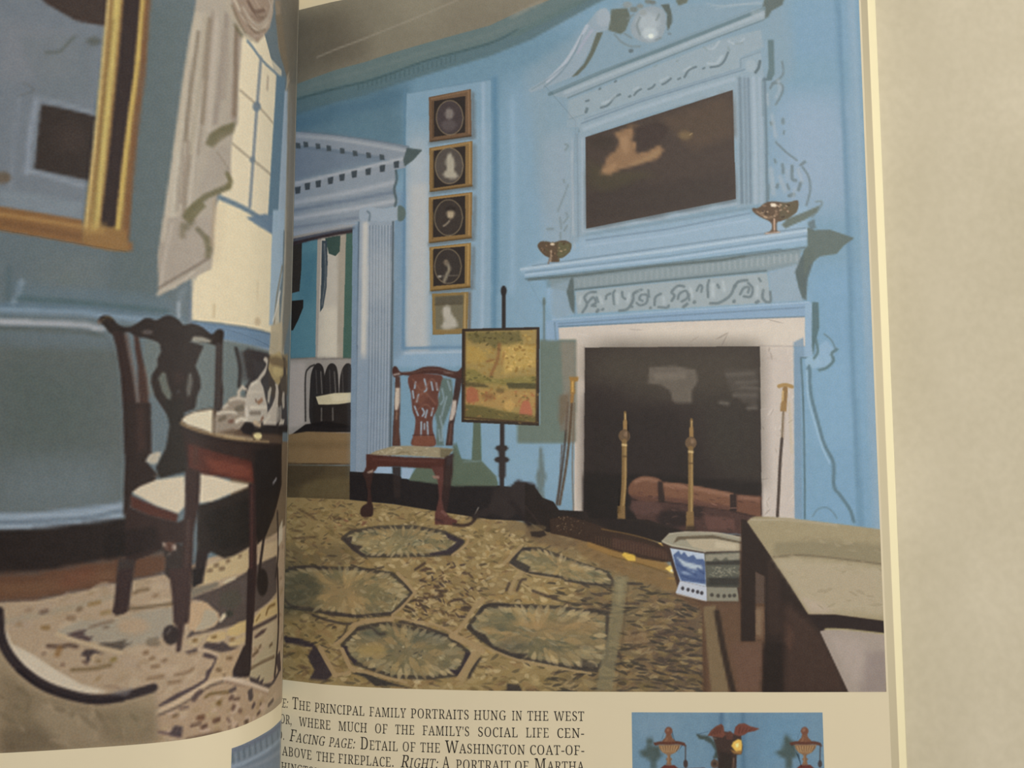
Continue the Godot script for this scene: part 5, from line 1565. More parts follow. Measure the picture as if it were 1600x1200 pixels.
	[192,164,95,0.7,20.8,0,0,[862,-158,928,-134,951,-89,898,-82,862,-90]],
	[146,105,70,0.8,12.2,11.9,1,[992,-156,985,-96,966,-51,959,-29]],
	[167,129,81,0.7,12.2,8.9,1,[1011,-126,1000,-74]],
	[141,100,68,0.7,10.5,7.4,1,[943,-89,973,-96]],
	[140,133,81,0.85,15.4,0,0,[857,-63,898,-59,936,-29,988,-21,1048,-28,1134,-32,1134,9,1003,1,929,-6,857,-11]],
	["scatter",70,[[168,157,100],[106,102,65],[133,124,73]],8.91216,26.7365,4.45608,8.91216,10,40,0.7,79,1,[857,-60,929,-33,1134,-28,1134,6,857,-11]],
	[82,80,58,0.85,10.5,0,0,[1018,-7,1134,-4,1134,18,1026,15]],
	[91,85,61,0.8,10.5,0,0,[857,-11,929,-5,959,12,861,8]],
	[187,153,100,0.7,17.1,0,0,[861,12,929,16,974,24,1134,24,1134,84,1004,91,861,76]],
	["scatter",90,[[167,127,79],[201,169,106],[121,107,67],[177,115,81]],7.4268,20.795,5.19876,9.65484,0,70,0.7,80,1,[861,16,1134,24,1134,91,861,76]],
	[177,110,86,0.85,12.2,0,1,[865,23,884,8,906,23,910,61,869,68]],
	[188,118,94,0.95,10.5,0,1,[1074,84,1089,61,1108,69,1119,114,1108,128,1070,125]],
	[208,174,111,0.85,13.8,0,1,[1049,80,1043,95,1030,101,1016,95,1010,80,1016,65,1030,59,1043,65]],
	[132,95,67,0.6,17.1,0,1,[974,46,967,57,951,61,935,57,929,46,935,35,951,31,967,36]],
	[115,100,67,0.7,13.8,0,1,[1014,24,1009,31,996,34,983,31,978,24,983,16,996,13,1009,17]],
	[105,100,64,0.85,12.2,0,0,[858,75,929,83,1004,102,1133,121,1133,145,966,136,858,126]],
	["scatter",50,[[138,124,78],[87,80,56],[156,126,81]],8.91216,25.2511,3.7134,7.4268,8,30,0.7,81,1,[858,87,1133,125,1133,143,858,124]],
	[67,51,42,0.8,7.3,6.7,0,[858,-203,858,128]],
	[67,51,42,0.8,7.3,6.7,0,[1138,-208,1133,148]],
	[74,56,45,0.9,7.3,6.7,0,[856,126,1134,148]],
	[146,174,198,0.75,68.3,0,0,[1091,-1247,1448,-1508,2136,-1560,2151,-1242,2045,-1059,2035,-699,1239,-549,1141,-753]],
	[164,186,209,0.6,68.3,0,0,[1166,-985,1292,-1010,1301,-548,1165,-499]],
	[161,183,205,0.9,7.4,0,0,[1104,-1168,1167,-1207,1243,-1272,1294,-1357,1327,-1423,1378,-1489,1416,-1502,1435,-1462,1422,-1409,1383,-1402,1358,-1350,1319,-1271,1275,-1216,1218,-1193,1116,-1155]],
	[193,207,229,0.8,10.1,13.4,1,[1180,-1200,1256,-1285,1307,-1370,1339,-1429]],
	[179,187,215,0.7,10.1,11,1,[1300,-1317,1339,-1383,1358,-1409]],
	[124,150,172,0.7,7.4,5.5,1,[1167,-1177,1237,-1239,1288,-1317,1320,-1390]],
	[115,143,164,0.5,7.4,4.3,1,[1117,-1168,1180,-1207,1256,-1271]],
	[103,112,105,0.95,8.8,0,0,[1275,-1216,1325,-1271,1351,-1323,1364,-1363,1377,-1399,1402,-1402,1386,-1363,1360,-1303,1332,-1258,1300,-1225]],
	[174,192,212,0.8,14.2,0,1,[1431,-1462,1422,-1434,1403,-1422,1383,-1434,1375,-1462,1384,-1490,1403,-1502,1423,-1490]],
	[106,117,111,0.95,11.5,0,0,[1435,-1495,1499,-1501,1511,-1461,1491,-1408,1472,-1392,1422,-1409,1431,-1448]],
	[160,178,196,1,11.5,0,1,[1523,-1454,1549,-1494,1600,-1507,1644,-1487,1650,-1427,1630,-1374,1579,-1355,1529,-1375,1510,-1415]],
	[189,206,222,0.7,29.3,0,1,[1625,-1440,1611,-1412,1580,-1401,1549,-1413,1536,-1441,1549,-1469,1581,-1480,1612,-1469]],
	[209,226,241,0.7,19.5,0,1,[1618,-1394,1608,-1375,1586,-1368,1563,-1376,1554,-1394,1564,-1413,1586,-1421,1609,-1413]],
	[240,253,255,0.9,10.1,0,1,[1602,-1383,1599,-1376,1591,-1373,1583,-1376,1579,-1384,1583,-1391,1591,-1394,1599,-1391]],
	[95,108,108,0.95,10.1,0,0,[1632,-1513,1664,-1517,1675,-1473,1675,-1440,1659,-1404,1653,-1434,1657,-1473]],
	[110,120,113,0.95,11.5,0,0,[1690,-1533,1747,-1546,1734,-1520,1702,-1509]],
	[125,137,139,0.85,11.5,0,1,[1540,-1494,1536,-1485,1524,-1482,1512,-1486,1507,-1494,1512,-1503,1524,-1506,1536,-1503]],
	[139,151,154,0.85,11.5,0,1,[1564,-1507,1559,-1500,1549,-1497,1540,-1500,1536,-1507,1540,-1515,1550,-1518,1560,-1514]],
	[126,137,138,0.85,11.5,0,1,[1596,-1527,1591,-1520,1581,-1517,1572,-1520,1568,-1527,1572,-1534,1582,-1537,1592,-1534]],
	[117,127,129,0.85,11.5,0,1,[1613,-1523,1609,-1516,1600,-1514,1591,-1516,1588,-1523,1592,-1530,1601,-1532,1610,-1529]],
	[149,163,173,0.85,11.5,0,1,[1518,-1514,1512,-1504,1499,-1500,1485,-1505,1480,-1514,1486,-1524,1499,-1528,1512,-1524]],
	[160,173,183,0.85,11.5,0,1,[1577,-1480,1573,-1473,1562,-1469,1551,-1473,1547,-1481,1551,-1489,1562,-1492,1573,-1488]],
	[127,144,154,0.65,10.1,8.5,1,[1447,-1392,1472,-1362,1509,-1342,1547,-1341]],
	[127,144,154,0.65,10.1,8.5,1,[1485,-1395,1516,-1375]],
	[127,144,154,0.65,10.1,8.5,1,[1498,-1454,1524,-1474]],
	[127,144,154,0.65,10.1,8.5,1,[1549,-1461,1536,-1428,1548,-1388]],
	[127,144,154,0.65,10.1,8.5,1,[1625,-1474,1612,-1447]],
	[127,144,154,0.65,10.1,8.5,1,[1611,-1368,1633,-1377]],
	[114,133,148,0.8,8.8,0,1,[1522,-1323,1519,-1318,1511,-1315,1503,-1318,1500,-1323,1503,-1329,1511,-1331,1519,-1329]],
	[121,140,155,0.7,8.8,0,1,[1673,-1392,1671,-1389,1664,-1387,1658,-1389,1656,-1392,1658,-1396,1664,-1398,1671,-1396]],
	[101,117,119,0.95,11.5,0,0,[2046,-1546,2126,-1546,2115,-1513,2070,-1486,2056,-1460,2031,-1451,2032,-1493]],
	[174,195,214,0.4,11.5,7.3,1,[1810,-1519,1892,-1506,2033,-1526]],
	[174,195,214,0.4,11.5,7.3,1,[1829,-1507,1911,-1510,2033,-1521]],
	[174,195,214,0.4,11.5,7.3,1,[1848,-1495,1931,-1514,2032,-1515]],
	[157,180,200,0.95,7.4,0,0,[1192,-1144,1623,-1328,2045,-1506,2043,-1453,1622,-1282,1261,-1130]],
	[111,140,157,0.95,7.4,14.6,0,[1189,-1148,1395,-1237,1623,-1325,1839,-1413,2041,-1496]],
	[137,162,183,0.6,7.4,6.1,0,[1205,-1157,1623,-1338,2032,-1509]],
	[181,201,220,0.7,11.5,13.4,0,[1249,-1153,1622,-1303,2034,-1474]],
	[117,143,161,0.9,6.1,5.5,0,[1261,-1132,1622,-1283,1839,-1372,2040,-1450]],
	[174,192,210,0.5,14.2,0,0,[1987,-1486,2045,-1499,2044,-1459,1992,-1446]],
	[164,185,204,0.8,13.1,0,0,[1262,-1122,1866,-1367,2025,-1410,2035,-1337,1940,-1294,1939,-1251,1319,-1037,1261,-1049]],
	[103,124,139,0.85,6.9,8.5,1,[1390,-1091,1419,-1102,1442,-1132,1466,-1145]],
	[103,124,139,0.85,6.9,9,1,[1501,-1135,1509,-1139]],
	[103,124,139,0.85,6.9,7.3,1,[1521,-1141,1533,-1156,1549,-1166]],
	[103,124,139,0.85,6.9,7.9,1,[1577,-1165,1594,-1173,1603,-1184]],
	[103,124,139,0.85,6.9,7.9,1,[1632,-1184,1650,-1194,1667,-1209]],
	[103,124,139,0.85,6.9,7.3,1,[1694,-1205,1705,-1211]],
	[103,124,139,0.85,6.9,8.5,1,[1720,-1214,1738,-1243,1767,-1256]],
	[103,124,139,0.85,6.9,7.3,1,[1793,-1248,1802,-1253]],
	[103,124,139,0.85,6.9,8.5,1,[1823,-1254,1858,-1261,1879,-1282,1894,-1315]],
	[103,124,139,0.85,6.9,11.3,1,[1331,-1073,1337,-1091]],
	[103,124,139,0.85,6.9,7.9,1,[1305,-995,1311,-1025]],
	[103,124,139,0.85,6.9,7.9,1,[1332,-1118,1345,-1122]],
	[103,124,139,0.85,6.9,7.9,1,[1385,-1166,1390,-1172]],
	[103,124,139,0.85,6.9,7.9,1,[1446,-1196,1452,-1202]],
	[103,124,139,0.85,6.9,11.3,1,[1509,-1320,1515,-1327]],
	[193,211,229,0.55,9.4,10.2,1,[1396,-1108,1425,-1120,1448,-1141]],
	[193,211,229,0.55,9.4,9,1,[1518,-1162,1542,-1174]],
	[193,211,229,0.55,9.4,9,1,[1624,-1198,1659,-1216]],
	[193,211,229,0.55,9.4,10.2,1,[1718,-1240,1747,-1258]],
	[193,211,229,0.55,9.4,11.3,1,[1811,-1270,1846,-1270,1870,-1300]],
	[193,211,229,0.55,9.4,9,1,[1807,-1331,1836,-1331,1860,-1361]],
	[193,211,229,0.55,9.4,7.9,1,[1895,-1361,1930,-1349,1960,-1373]],
	[138,159,173,0.6,9.4,7.3,1,[1798,-1337,1813,-1325]],
	[138,159,173,0.6,9.4,7.3,1,[1895,-1337,1900,-1318]],
	[138,159,173,0.6,9.4,7.3,1,[1924,-1349,1954,-1355]],
	[138,159,173,0.6,9.4,7.3,1,[1695,-1282,1689,-1276]],
	[138,159,173,0.6,9.4,7.3,1,[1601,-1258,1613,-1264]],
	[158,183,206,0.9,6.9,0,0,[1256,-1043,1320,-1061,1600,-1149,1942,-1254,1943,-1294,2023,-1324,2032,-1221,2022,-1191,2025,-950,1914,-950,1911,-1160,1598,-1071,1331,-977,1307,-959,1302,-1013,1255,-1013]],
	[129,155,181,0.85,5.7,6.8,0,[1314,-1028,1541,-1113,1775,-1188,1957,-1245]],
	[134,160,186,0.7,5.7,4.5,0,[1325,-1046,1541,-1122,1775,-1197,1945,-1251]],
	[133,160,182,0.6,5.7,4.5,0,[1261,-1044,1325,-1064]],
	[177,199,222,0.7,13.1,16.9,0,[1325,-1007,1541,-1086,1774,-1164,1915,-1206]],
	[131,155,178,0.7,6.9,5.1,0,[1942,-1251,1943,-1288,2023,-1318]],
	[97,118,132,0.9,8.2,11.3,1,[2019,-1279,2012,-1251,2000,-1233]],
	[174,194,213,0.7,15.6,0,1,[2004,-1261,1998,-1243,1983,-1236,1968,-1243,1962,-1260,1969,-1278,1984,-1285,1999,-1278]],
	[103,130,142,0.95,8.2,0,0,[2052,-1367,2076,-1367,2076,-1227,2061,-1203,2043,-1209,2053,-1252]],
	[100,125,139,0.85,8.2,10.2,1,[2061,-1206,2026,-1200,2022,-1167,2023,-1058]],
	[158,183,207,0.8,12,0,0,[1923,-1209,2029,-1213,2028,-707,1910,-685]],
	[118,141,163,0.8,10.1,12.8,0,[1937,-1209,1937,-963,1933,-707]],
	[132,155,178,0.8,10.1,12,0,[1955,-1209,1955,-963,1951,-707]],
	[123,146,170,0.8,10.1,10.2,0,[1971,-1209,1971,-963,1967,-707]],
	[175,197,221,0.8,10.1,15.4,0,[1992,-1209,1992,-963,1987,-707]],
	[167,190,215,0.8,10.1,13.7,0,[2015,-1209,2014,-963,2010,-707]],
	[109,133,153,0.8,10.1,10.2,0,[2036,-1209,2036,-963,2031,-707]],
	[158,183,207,0.8,10.1,0,0,[1296,-975,1331,-983,1329,-580,1301,-571]],
	[175,195,217,0.7,10.1,8.5,1,[1315,-965,1315,-589]],
	[136,158,181,0.6,10.1,6.8,1,[1296,-984,1298,-571]],
	[182,197,218,0.5,12,6.8,1,[1276,-966,1278,-714,1281,-580]],
	[175,197,221,0.8,12,13.7,0,[1328,-596,1597,-641,1911,-703]],
	[133,158,183,0.7,10.1,6.8,0,[1327,-578,1597,-621,1962,-685]],
	[142,166,185,0.6,8.2,8.5,0,[1329,-601,1615,-657,1911,-715]],
	[75,65,62,1,0,0,0,[1329,-972,1908,-1161,1910,-722,1329,-606]],
	[92,78,68,0.8,53.7,0,0,[1614,-1044,1901,-1144,1907,-972,1749,-916]],
	[66,58,57,0.8,53.7,0,0,[1336,-833,1610,-784,1903,-831,1905,-728,1608,-663,1335,-617]],
	[82,78,60,0.6,44.7,0,0,[1337,-880,1428,-832,1611,-831,1427,-757,1336,-767]],
	[159,128,99,0.9,23.3,0,0,[1439,-988,1513,-1016,1521,-983,1507,-955,1530,-950,1525,-907,1566,-912,1612,-940,1635,-921,1612,-883,1520,-855,1465,-841,1423,-820,1382,-825,1401,-861,1415,-898,1447,-917,1461,-955]],
	[180,148,117,0.6,23.3,0,0,[1462,-974,1498,-983,1502,-917,1484,-898,1466,-926]],
	[175,143,112,0.7,18.4,0,0,[1391,-832,1424,-860,1456,-874,1446,-846,1419,-825]],
	[171,145,112,0.6,20.4,0,0,[1492,-860,1547,-883,1612,-921,1630,-916,1584,-883,1520,-860]],
	[66,58,54,0.9,26.8,0,1,[1443,-950,1428,-930,1392,-922,1357,-931,1342,-951,1357,-971,1393,-979,1428,-970]],
	[66,55,54,0.85,21.5,0,0,[1522,-1007,1614,-1035,1659,-1006,1631,-954,1585,-926,1525,-907,1530,-954]],
	[134,114,83,0.7,21.5,0,1,[1746,-977,1738,-964,1718,-958,1699,-964,1691,-978,1699,-991,1719,-996,1738,-991]],
	[198,176,135,0.8,5.7,3.6,1,[1735,-978,1746,-986]],
	[111,92,73,0.6,16.5,0,1,[1540,-1016,1532,-1009,1513,-1007,1493,-1010,1485,-1016,1493,-1023,1513,-1026,1532,-1023]],
	[158,192,224,0.9,19.5,0,0,[1067,-447,1327,-569,1648,-608,2189,-697,2184,-537,2080,-526,1646,-466,1101,-405]],
	[164,194,224,0.7,15.8,0,0,[1301,-574,1962,-678,1961,-643,2187,-608,2186,-577,1301,-485]],
	[129,156,184,0.85,8.2,6,0,[1119,-460,1647,-533,2178,-608]],
	[192,217,243,0.85,8.2,10.2,0,[1075,-447,1647,-518,2183,-597]],
	[131,161,191,0.85,8.2,6,0,[1093,-434,1647,-497,2182,-576]],
	[184,212,242,0.85,8.2,8.5,0,[1093,-425,1646,-486,2182,-565]],
	[105,134,154,0.85,8.2,6.8,0,[1093,-409,1646,-468,2080,-523]],
	[127,154,185,0.85,8.2,6,0,[1327,-560,1648,-603,1962,-665]],
	[175,203,234,0.85,8.2,7.7,0,[1327,-538,1648,-579,1961,-641]],
	[129,161,185,0.9,12,0,0,[1171,-407,2149,-521,2148,-484,2017,-438,1283,-369,1179,-363]],
	[180,205,229,0.7,8.2,6,1,[1292,-411,1291,-383]],
	[180,205,229,0.7,8.2,6,1,[1311,-414,1311,-385]],
	[180,205,229,0.7,8.2,6,1,[1330,-416,1330,-388]],
	[180,205,229,0.7,8.2,6,1,[1350,-418,1350,-390]],
	[180,205,229,0.7,8.2,6,1,[1369,-420,1369,-392]],
	[180,205,229,0.7,8.2,6,1,[1389,-422,1388,-394]],
	[180,205,229,0.7,8.2,6,1,[1408,-425,1408,-397]],
	[180,205,229,0.7,8.2,6,1,[1428,-427,1427,-399]],
	[180,205,229,0.7,8.2,6,1,[1447,-429,1447,-401]],
	[180,205,229,0.7,8.2,6,1,[1466,-431,1466,-403]],
	[180,205,229,0.7,8.2,6,1,[1486,-434,1486,-406]],
	[180,205,229,0.7,8.2,6,1,[1505,-436,1505,-408]],
	[180,205,229,0.7,8.2,6,1,[1525,-438,1524,-410]],
	[180,205,229,0.7,8.2,6,1,[1544,-440,1544,-412]],
	[180,205,229,0.7,8.2,6,1,[1564,-443,1563,-415]],
	[180,205,229,0.7,8.2,6,1,[1583,-445,1583,-417]],
	[180,205,229,0.7,8.2,6,1,[1603,-447,1602,-419]],
	[180,205,229,0.7,8.2,6,1,[1622,-450,1622,-421]],
	[180,205,229,0.7,8.2,6,1,[1641,-452,1641,-424]],
	[180,205,229,0.7,8.2,6,1,[1661,-454,1660,-426]],
	[180,205,229,0.7,8.2,6,1,[1680,-456,1680,-428]],
	[180,205,229,0.7,8.2,6,1,[1700,-459,1699,-431]],
	[180,205,229,0.7,8.2,6,1,[1719,-461,1719,-433]],
	[180,205,229,0.7,8.2,6,1,[1739,-463,1738,-435]],
	[180,205,229,0.7,8.2,6,1,[1758,-465,1758,-437]],
	[180,205,229,0.7,8.2,6,1,[1778,-468,1777,-440]],
	[180,205,229,0.7,8.2,6,1,[1797,-470,1796,-442]],
	[180,205,229,0.7,8.2,6,1,[1817,-472,1816,-444]],
	[180,205,229,0.7,8.2,6,1,[1836,-475,1835,-447]],
	[180,205,229,0.7,8.2,6,1,[1856,-477,1855,-449]],
	[180,205,229,0.7,8.2,6,1,[1875,-479,1874,-451]],
	[180,205,229,0.7,8.2,6,1,[1895,-482,1894,-453]],
	[180,205,229,0.7,8.2,6,1,[1914,-484,1913,-456]],
	[180,205,229,0.7,8.2,6,1,[1934,-486,1933,-458]],
	[180,205,229,0.7,8.2,6,1,[1953,-488,1952,-460]],
	[180,205,229,0.7,8.2,6,1,[1973,-491,1972,-463]],
	[180,205,229,0.7,8.2,6,1,[1992,-493,1991,-465]],
	[180,205,229,0.7,8.2,6,1,[2012,-495,2011,-467]],
	[180,205,229,0.7,8.2,6,1,[2031,-498,2030,-470]],
	[180,205,229,0.7,8.2,6,1,[2051,-500,2050,-472]],
	[180,205,229,0.7,8.2,6,1,[2070,-503,2070,-474]],
	[180,205,229,0.7,8.2,6,1,[2090,-505,2089,-477]],
	[180,205,229,0.7,8.2,6,1,[2110,-507,2109,-479]],
	[180,205,229,0.7,8.2,6,1,[2129,-510,2128,-481]],
	[98,127,142,0.85,6.4,5.1,0,[1283,-366,1645,-403,2021,-438]],
	[103,132,149,0.7,8.2,5.1,0,[1279,-417,1646,-465,2149,-521]],
	[156,192,228,0.9,15.8,0,0,[1170,-372,1270,-397,1267,-336,1282,-271,1196,-249,1179,-310]],
	[152,188,225,0.9,15.8,0,0,[2025,-444,2157,-484,2146,-414,2169,-326,2048,-316]],
	[97,124,133,0.9,10.1,0,0,[1251,-362,1267,-404,1276,-397,1281,-336,1277,-271,1263,-292]],
	[93,119,128,0.95,10.1,0,0,[2136,-431,2157,-493,2182,-519,2180,-458,2165,-361,2158,-321,2144,-370]],
	[138,159,173,0.85,12.8,0,0,[1181,-414,1271,-428,2169,-526,2154,-504,2153,-462,2020,-433,1284,-363,1257,-358,1194,-372]],
	[149,168,182,0.8,11.3,0,0,[1278,-410,1646,-451,2154,-504,2153,-476,2013,-448,1645,-409,1281,-372]],
	[170,187,201,0.35,11.3,8.9,1,[1299,-402,1298,-373]],
	[170,187,201,0.3596,11.3,8.9,1,[1320,-405,1320,-375]],
	[170,187,201,0.3692,11.3,8.9,1,[1342,-408,1341,-378]],
	[170,187,201,0.3788,11.3,8.9,1,[1363,-410,1363,-381]],
	[170,187,201,0.3884,11.3,8.9,1,[1385,-413,1384,-383]],
	[170,187,201,0.398,11.3,8.9,1,[1406,-415,1406,-386]],
	[170,187,201,0.4076,11.3,8.9,1,[1428,-418,1427,-388]],
	[170,187,201,0.4172,11.3,8.9,1,[1449,-421,1449,-391]],
	[170,187,201,0.4268,11.3,8.9,1,[1471,-423,1470,-394]],
	[170,187,201,0.4364,11.3,8.9,1,[1492,-426,1492,-396]],
	[170,187,201,0.446,11.3,8.9,1,[1514,-428,1513,-399]],
	[170,187,201,0.4556,11.3,8.9,1,[1535,-431,1535,-401]],
	[170,187,201,0.4652,11.3,8.9,1,[1557,-434,1556,-404]],
	[170,187,201,0.4748,11.3,8.9,1,[1578,-436,1578,-407]],
	[170,187,201,0.4844,11.3,8.9,1,[1600,-439,1599,-409]],
	[170,187,201,0.494,11.3,8.9,1,[1621,-441,1621,-412]],
	[170,187,201,0.5036,11.3,8.9,1,[1643,-444,1642,-414]],
	[170,187,201,0.5132,11.3,8.9,1,[1664,-447,1664,-417]],
	[170,187,201,0.5228,11.3,8.9,1,[1686,-449,1685,-420]],
	[170,187,201,0.5324,11.3,8.9,1,[1707,-452,1707,-422]],
	[170,187,201,0.542,11.3,8.9,1,[1729,-455,1728,-425]],
	[170,187,201,0.5516,11.3,8.9,1,[1750,-457,1750,-428]],
	[170,187,201,0.5612,11.3,8.9,1,[1772,-460,1771,-430]],
	[170,187,201,0.5708,11.3,8.9,1,[1794,-462,1793,-433]],
	[170,187,201,0.5804,11.3,8.9,1,[1815,-465,1814,-435]],
	[170,187,201,0.59,11.3,8.9,1,[1837,-468,1836,-438]],
	[170,187,201,0.5996,11.3,8.9,1,[1858,-470,1858,-441]],
	[170,187,201,0.6092,11.3,8.9,1,[1880,-473,1879,-443]],
	[170,187,201,0.6188,11.3,8.9,1,[1901,-476,1901,-446]],
	[170,187,201,0.6284,11.3,8.9,1,[1923,-478,1922,-449]],
	[170,187,201,0.638,11.3,8.9,1,[1945,-481,1944,-451]],
	[170,187,201,0.6476,11.3,8.9,1,[1966,-484,1965,-454]],
	[170,187,201,0.6572,11.3,8.9,1,[1988,-486,1987,-457]],
	[170,187,201,0.6668,11.3,8.9,1,[2009,-489,2009,-459]],
	[170,187,201,0.6764,11.3,8.9,1,[2031,-492,2030,-462]],
	[170,187,201,0.686,11.3,8.9,1,[2053,-495,2052,-465]],
	[170,187,201,0.6956,11.3,8.9,1,[2074,-497,2074,-468]],
	[170,187,201,0.7052,11.3,8.9,1,[2096,-500,2095,-470]],
	[170,187,201,0.7148,11.3,8.9,1,[2118,-503,2117,-473]],
	[170,187,201,0.7244,11.3,8.9,1,[2140,-505,2139,-476]],
	[94,111,117,0.85,9.8,9.6,0,[1104,-406,1299,-422,1576,-455,1854,-481,1938,-496]],
	[106,123,131,0.8,9.8,6.9,0,[1924,-493,2176,-531]],
	[101,123,135,0.9,6.8,6.2,0,[1284,-366,1576,-396,2020,-439]],
	[152,178,202,0.7,15.8,0,0,[1194,-386,1269,-407,1257,-351,1277,-270,1215,-252,1194,-267]],
	[158,181,204,0.8,15.8,0,0,[2027,-430,2153,-469,2131,-427,2159,-321,2037,-314]],
	[97,113,119,0.9,9.8,0,0,[1251,-358,1265,-407,1276,-421,1281,-343,1281,-270,1267,-294]],
	[94,111,117,0.95,11.3,0,0,[2131,-434,2153,-483,2176,-526,2211,-533,2202,-469,2179,-406,2171,-321,2156,-335,2143,-377]],
	[169,187,202,1,9.8,0,0,[1284,-359,1645,-395,2023,-430,2037,-314,1643,-290,1291,-272]],
	[114,133,146,0.85,8.3,9.6,1,[1311,-277,1329,-308,1319,-336,1340,-354,1364,-357]],
	[114,133,146,0.85,8.3,8.9,1,[1332,-315,1353,-336,1364,-315,1346,-304,1363,-301]],
	[114,133,146,0.85,8.3,12.4,1,[1367,-280,1374,-290]],
	[114,133,146,0.85,8.3,9.6,1,[1387,-287,1394,-292]],
	[114,133,146,0.85,8.3,8.9,1,[1402,-329,1405,-343,1419,-350]],
	[114,133,146,0.85,8.3,8.2,1,[1433,-308,1430,-350,1437,-362]],
	[114,133,146,0.85,8.3,8.9,1,[1464,-357,1467,-336,1478,-329]],
	[114,133,146,0.85,8.3,11,1,[1453,-283,1484,-290,1505,-322,1509,-350,1540,-365]],
	[114,133,146,0.85,8.3,8.9,1,[1519,-314,1533,-304,1557,-314,1561,-342,1540,-346,1530,-329,1543,-321]],
	[114,133,146,0.85,8.3,9.6,1,[1498,-301,1505,-296]],
	[114,133,146,0.85,8.3,9.6,1,[1571,-293,1577,-296]],
	[114,133,146,0.85,8.3,9.6,1,[1588,-304,1592,-335,1613,-349]],
	[114,133,146,0.85,8.3,8.9,1,[1602,-297,1636,-295,1643,-304]],
	[114,133,146,0.85,8.3,10.3,1,[1654,-321,1665,-342,1654,-356,1679,-379,1703,-377]],
	[114,133,146,0.85,8.3,8.9,1,[1678,-328,1685,-349,1710,-360,1716,-335,1692,-318]],
	[114,133,146,0.85,8.3,11.7,1,[1698,-297,1716,-311]],
	[114,133,146,0.85,8.3,12.4,1,[1740,-314,1744,-321]],
	[114,133,146,0.85,8.3,8.9,1,[1751,-360,1762,-381,1772,-377,1768,-356]],
	[114,133,146,0.85,8.3,9.6,1,[1794,-335,1793,-377,1799,-402]],
	[114,133,146,0.85,8.3,11,1,[1831,-384,1838,-370]],
	[114,133,146,0.85,8.3,11,1,[1802,-311,1837,-314,1879,-342,1897,-381]],
	[114,133,146,0.85,8.3,11,1,[1897,-374,1911,-395,1946,-402]],
	[114,133,146,0.85,8.3,9.6,1,[1917,-346,1931,-370,1952,-374,1948,-353]],
	[114,133,146,0.85,8.3,9.6,1,[1931,-338,1958,-338,1966,-370,1949,-391]],
	[114,133,146,0.85,8.3,12.4,1,[1892,-317,1896,-324]],
	[114,133,146,0.85,8.3,12.4,1,[1978,-314,1989,-321]],
	[114,133,146,0.85,8.3,10.3,1,[2007,-363,2003,-335,2017,-317,2034,-321,2033,-356]],
	[114,133,146,0.85,8.3,8.9,1,[1991,-409,1999,-395]],
	[114,133,146,0.85,8.3,8.2,1,[1565,-364,1568,-335]],
	[114,133,146,0.85,8.3,7.5,1,[1723,-349,1721,-321]],
	[114,133,146,0.85,8.3,7.5,1,[1367,-336,1374,-315]],
	[199,215,229,0.6,12.8,12.4,1,[1305,-336,1298,-308]],
	[199,215,229,0.6,12.8,13.7,1,[1381,-336,1388,-308]],
	[199,215,229,0.6,12.8,11,1,[1447,-350,1446,-308]],
	[199,215,229,0.6,12.8,11,1,[1492,-350,1484,-315]],
	[199,215,229,0.6,12.8,12.4,1,[1623,-335,1626,-307]],
	[199,215,229,0.6,12.8,12.4,1,[1727,-370,1734,-335]],
	[199,215,229,0.6,12.8,16.5,1,[1814,-384,1813,-335]],
	[199,215,229,0.6,12.8,11,1,[1852,-398,1858,-356]],
	[199,215,229,0.6,12.8,12.4,1,[1984,-377,1982,-335]],
	[199,215,229,0.6,12.8,5.5,1,[1333,-347,1350,-347]],
	[199,215,229,0.6,12.8,5.5,1,[1527,-357,1551,-355]],
	[199,215,229,0.6,12.8,5.5,1,[1672,-370,1700,-370]],
	[199,215,229,0.6,12.8,5.5,1,[1914,-384,1935,-388]],
	[147,181,219,0.95,8.2,0,0,[1196,-245,1643,-278,2186,-316,2189,-270,2167,-261,1642,-243,1221,-223,1204,-206]],
	[118,147,179,0.8,6.4,5.1,0,[1204,-232,1642,-263,2168,-296]],
	[177,206,238,0.8,8.2,6.8,0,[1196,-249,1643,-281,2181,-316]],
	[101,128,154,0.8,5.4,4.3,0,[1217,-223,1642,-241,2165,-260]],
	[156,190,225,1,6.4,0,0,[2166,-309,2193,-316,2189,-144,2192,-105,2144,-101,2116,-144,2161,-144]],
	[153,185,223,0.8,12,0,0,[1170,-249,1217,-240,1223,-171,1204,-169,1170,-171]],
	[113,144,171,0.7,6.4,5.1,1,[1204,-240,1209,-171]],
	[91,121,133,0.95,8.2,0,0,[2194,-317,2219,-316,2219,-222,2197,-144,2193,-105,2187,-144]],
	[104,120,120,0.95,10.1,0,0,[2185,-610,2212,-599,2273,-601,2366,-568,2323,-537,2296,-506,2228,-495,2186,-458,2165,-409,2166,-517,2183,-537]],
	[113,133,145,0.75,10.4,7.3,1,[2106,-1279,2111,-1239,2099,-1212,2064,-1188]],
	[113,133,145,0.75,10.4,8.1,1,[2056,-1168,2071,-1188,2102,-1184,2104,-1153,2077,-1102]],
	[113,133,145,0.75,10.4,11.7,1,[2103,-1043,2103,-1024]],
	[113,133,145,0.75,10.4,13.2,1,[2056,-1028,2061,-1020]],
	[113,133,145,0.75,10.4,7.3,1,[2072,-950,2109,-912,2153,-877]],
	[113,133,145,0.75,10.4,11.7,1,[2167,-858,2186,-873]],
	[113,133,145,0.75,10.4,8.1,1,[2174,-850,2196,-812,2201,-758,2184,-697]],
	[113,133,145,0.75,10.4,11,1,[2096,-861,2098,-823]],
	[113,133,145,0.75,10.4,12.4,1,[2133,-854,2132,-804,2146,-796]],
	[113,133,145,0.75,10.4,12.4,1,[2165,-788,2153,-754]],
	[113,133,145,0.75,10.4,12.4,1,[2075,-780,2070,-765]],
	[113,133,145,0.75,10.4,14.6,1,[2118,-735,2141,-742]],
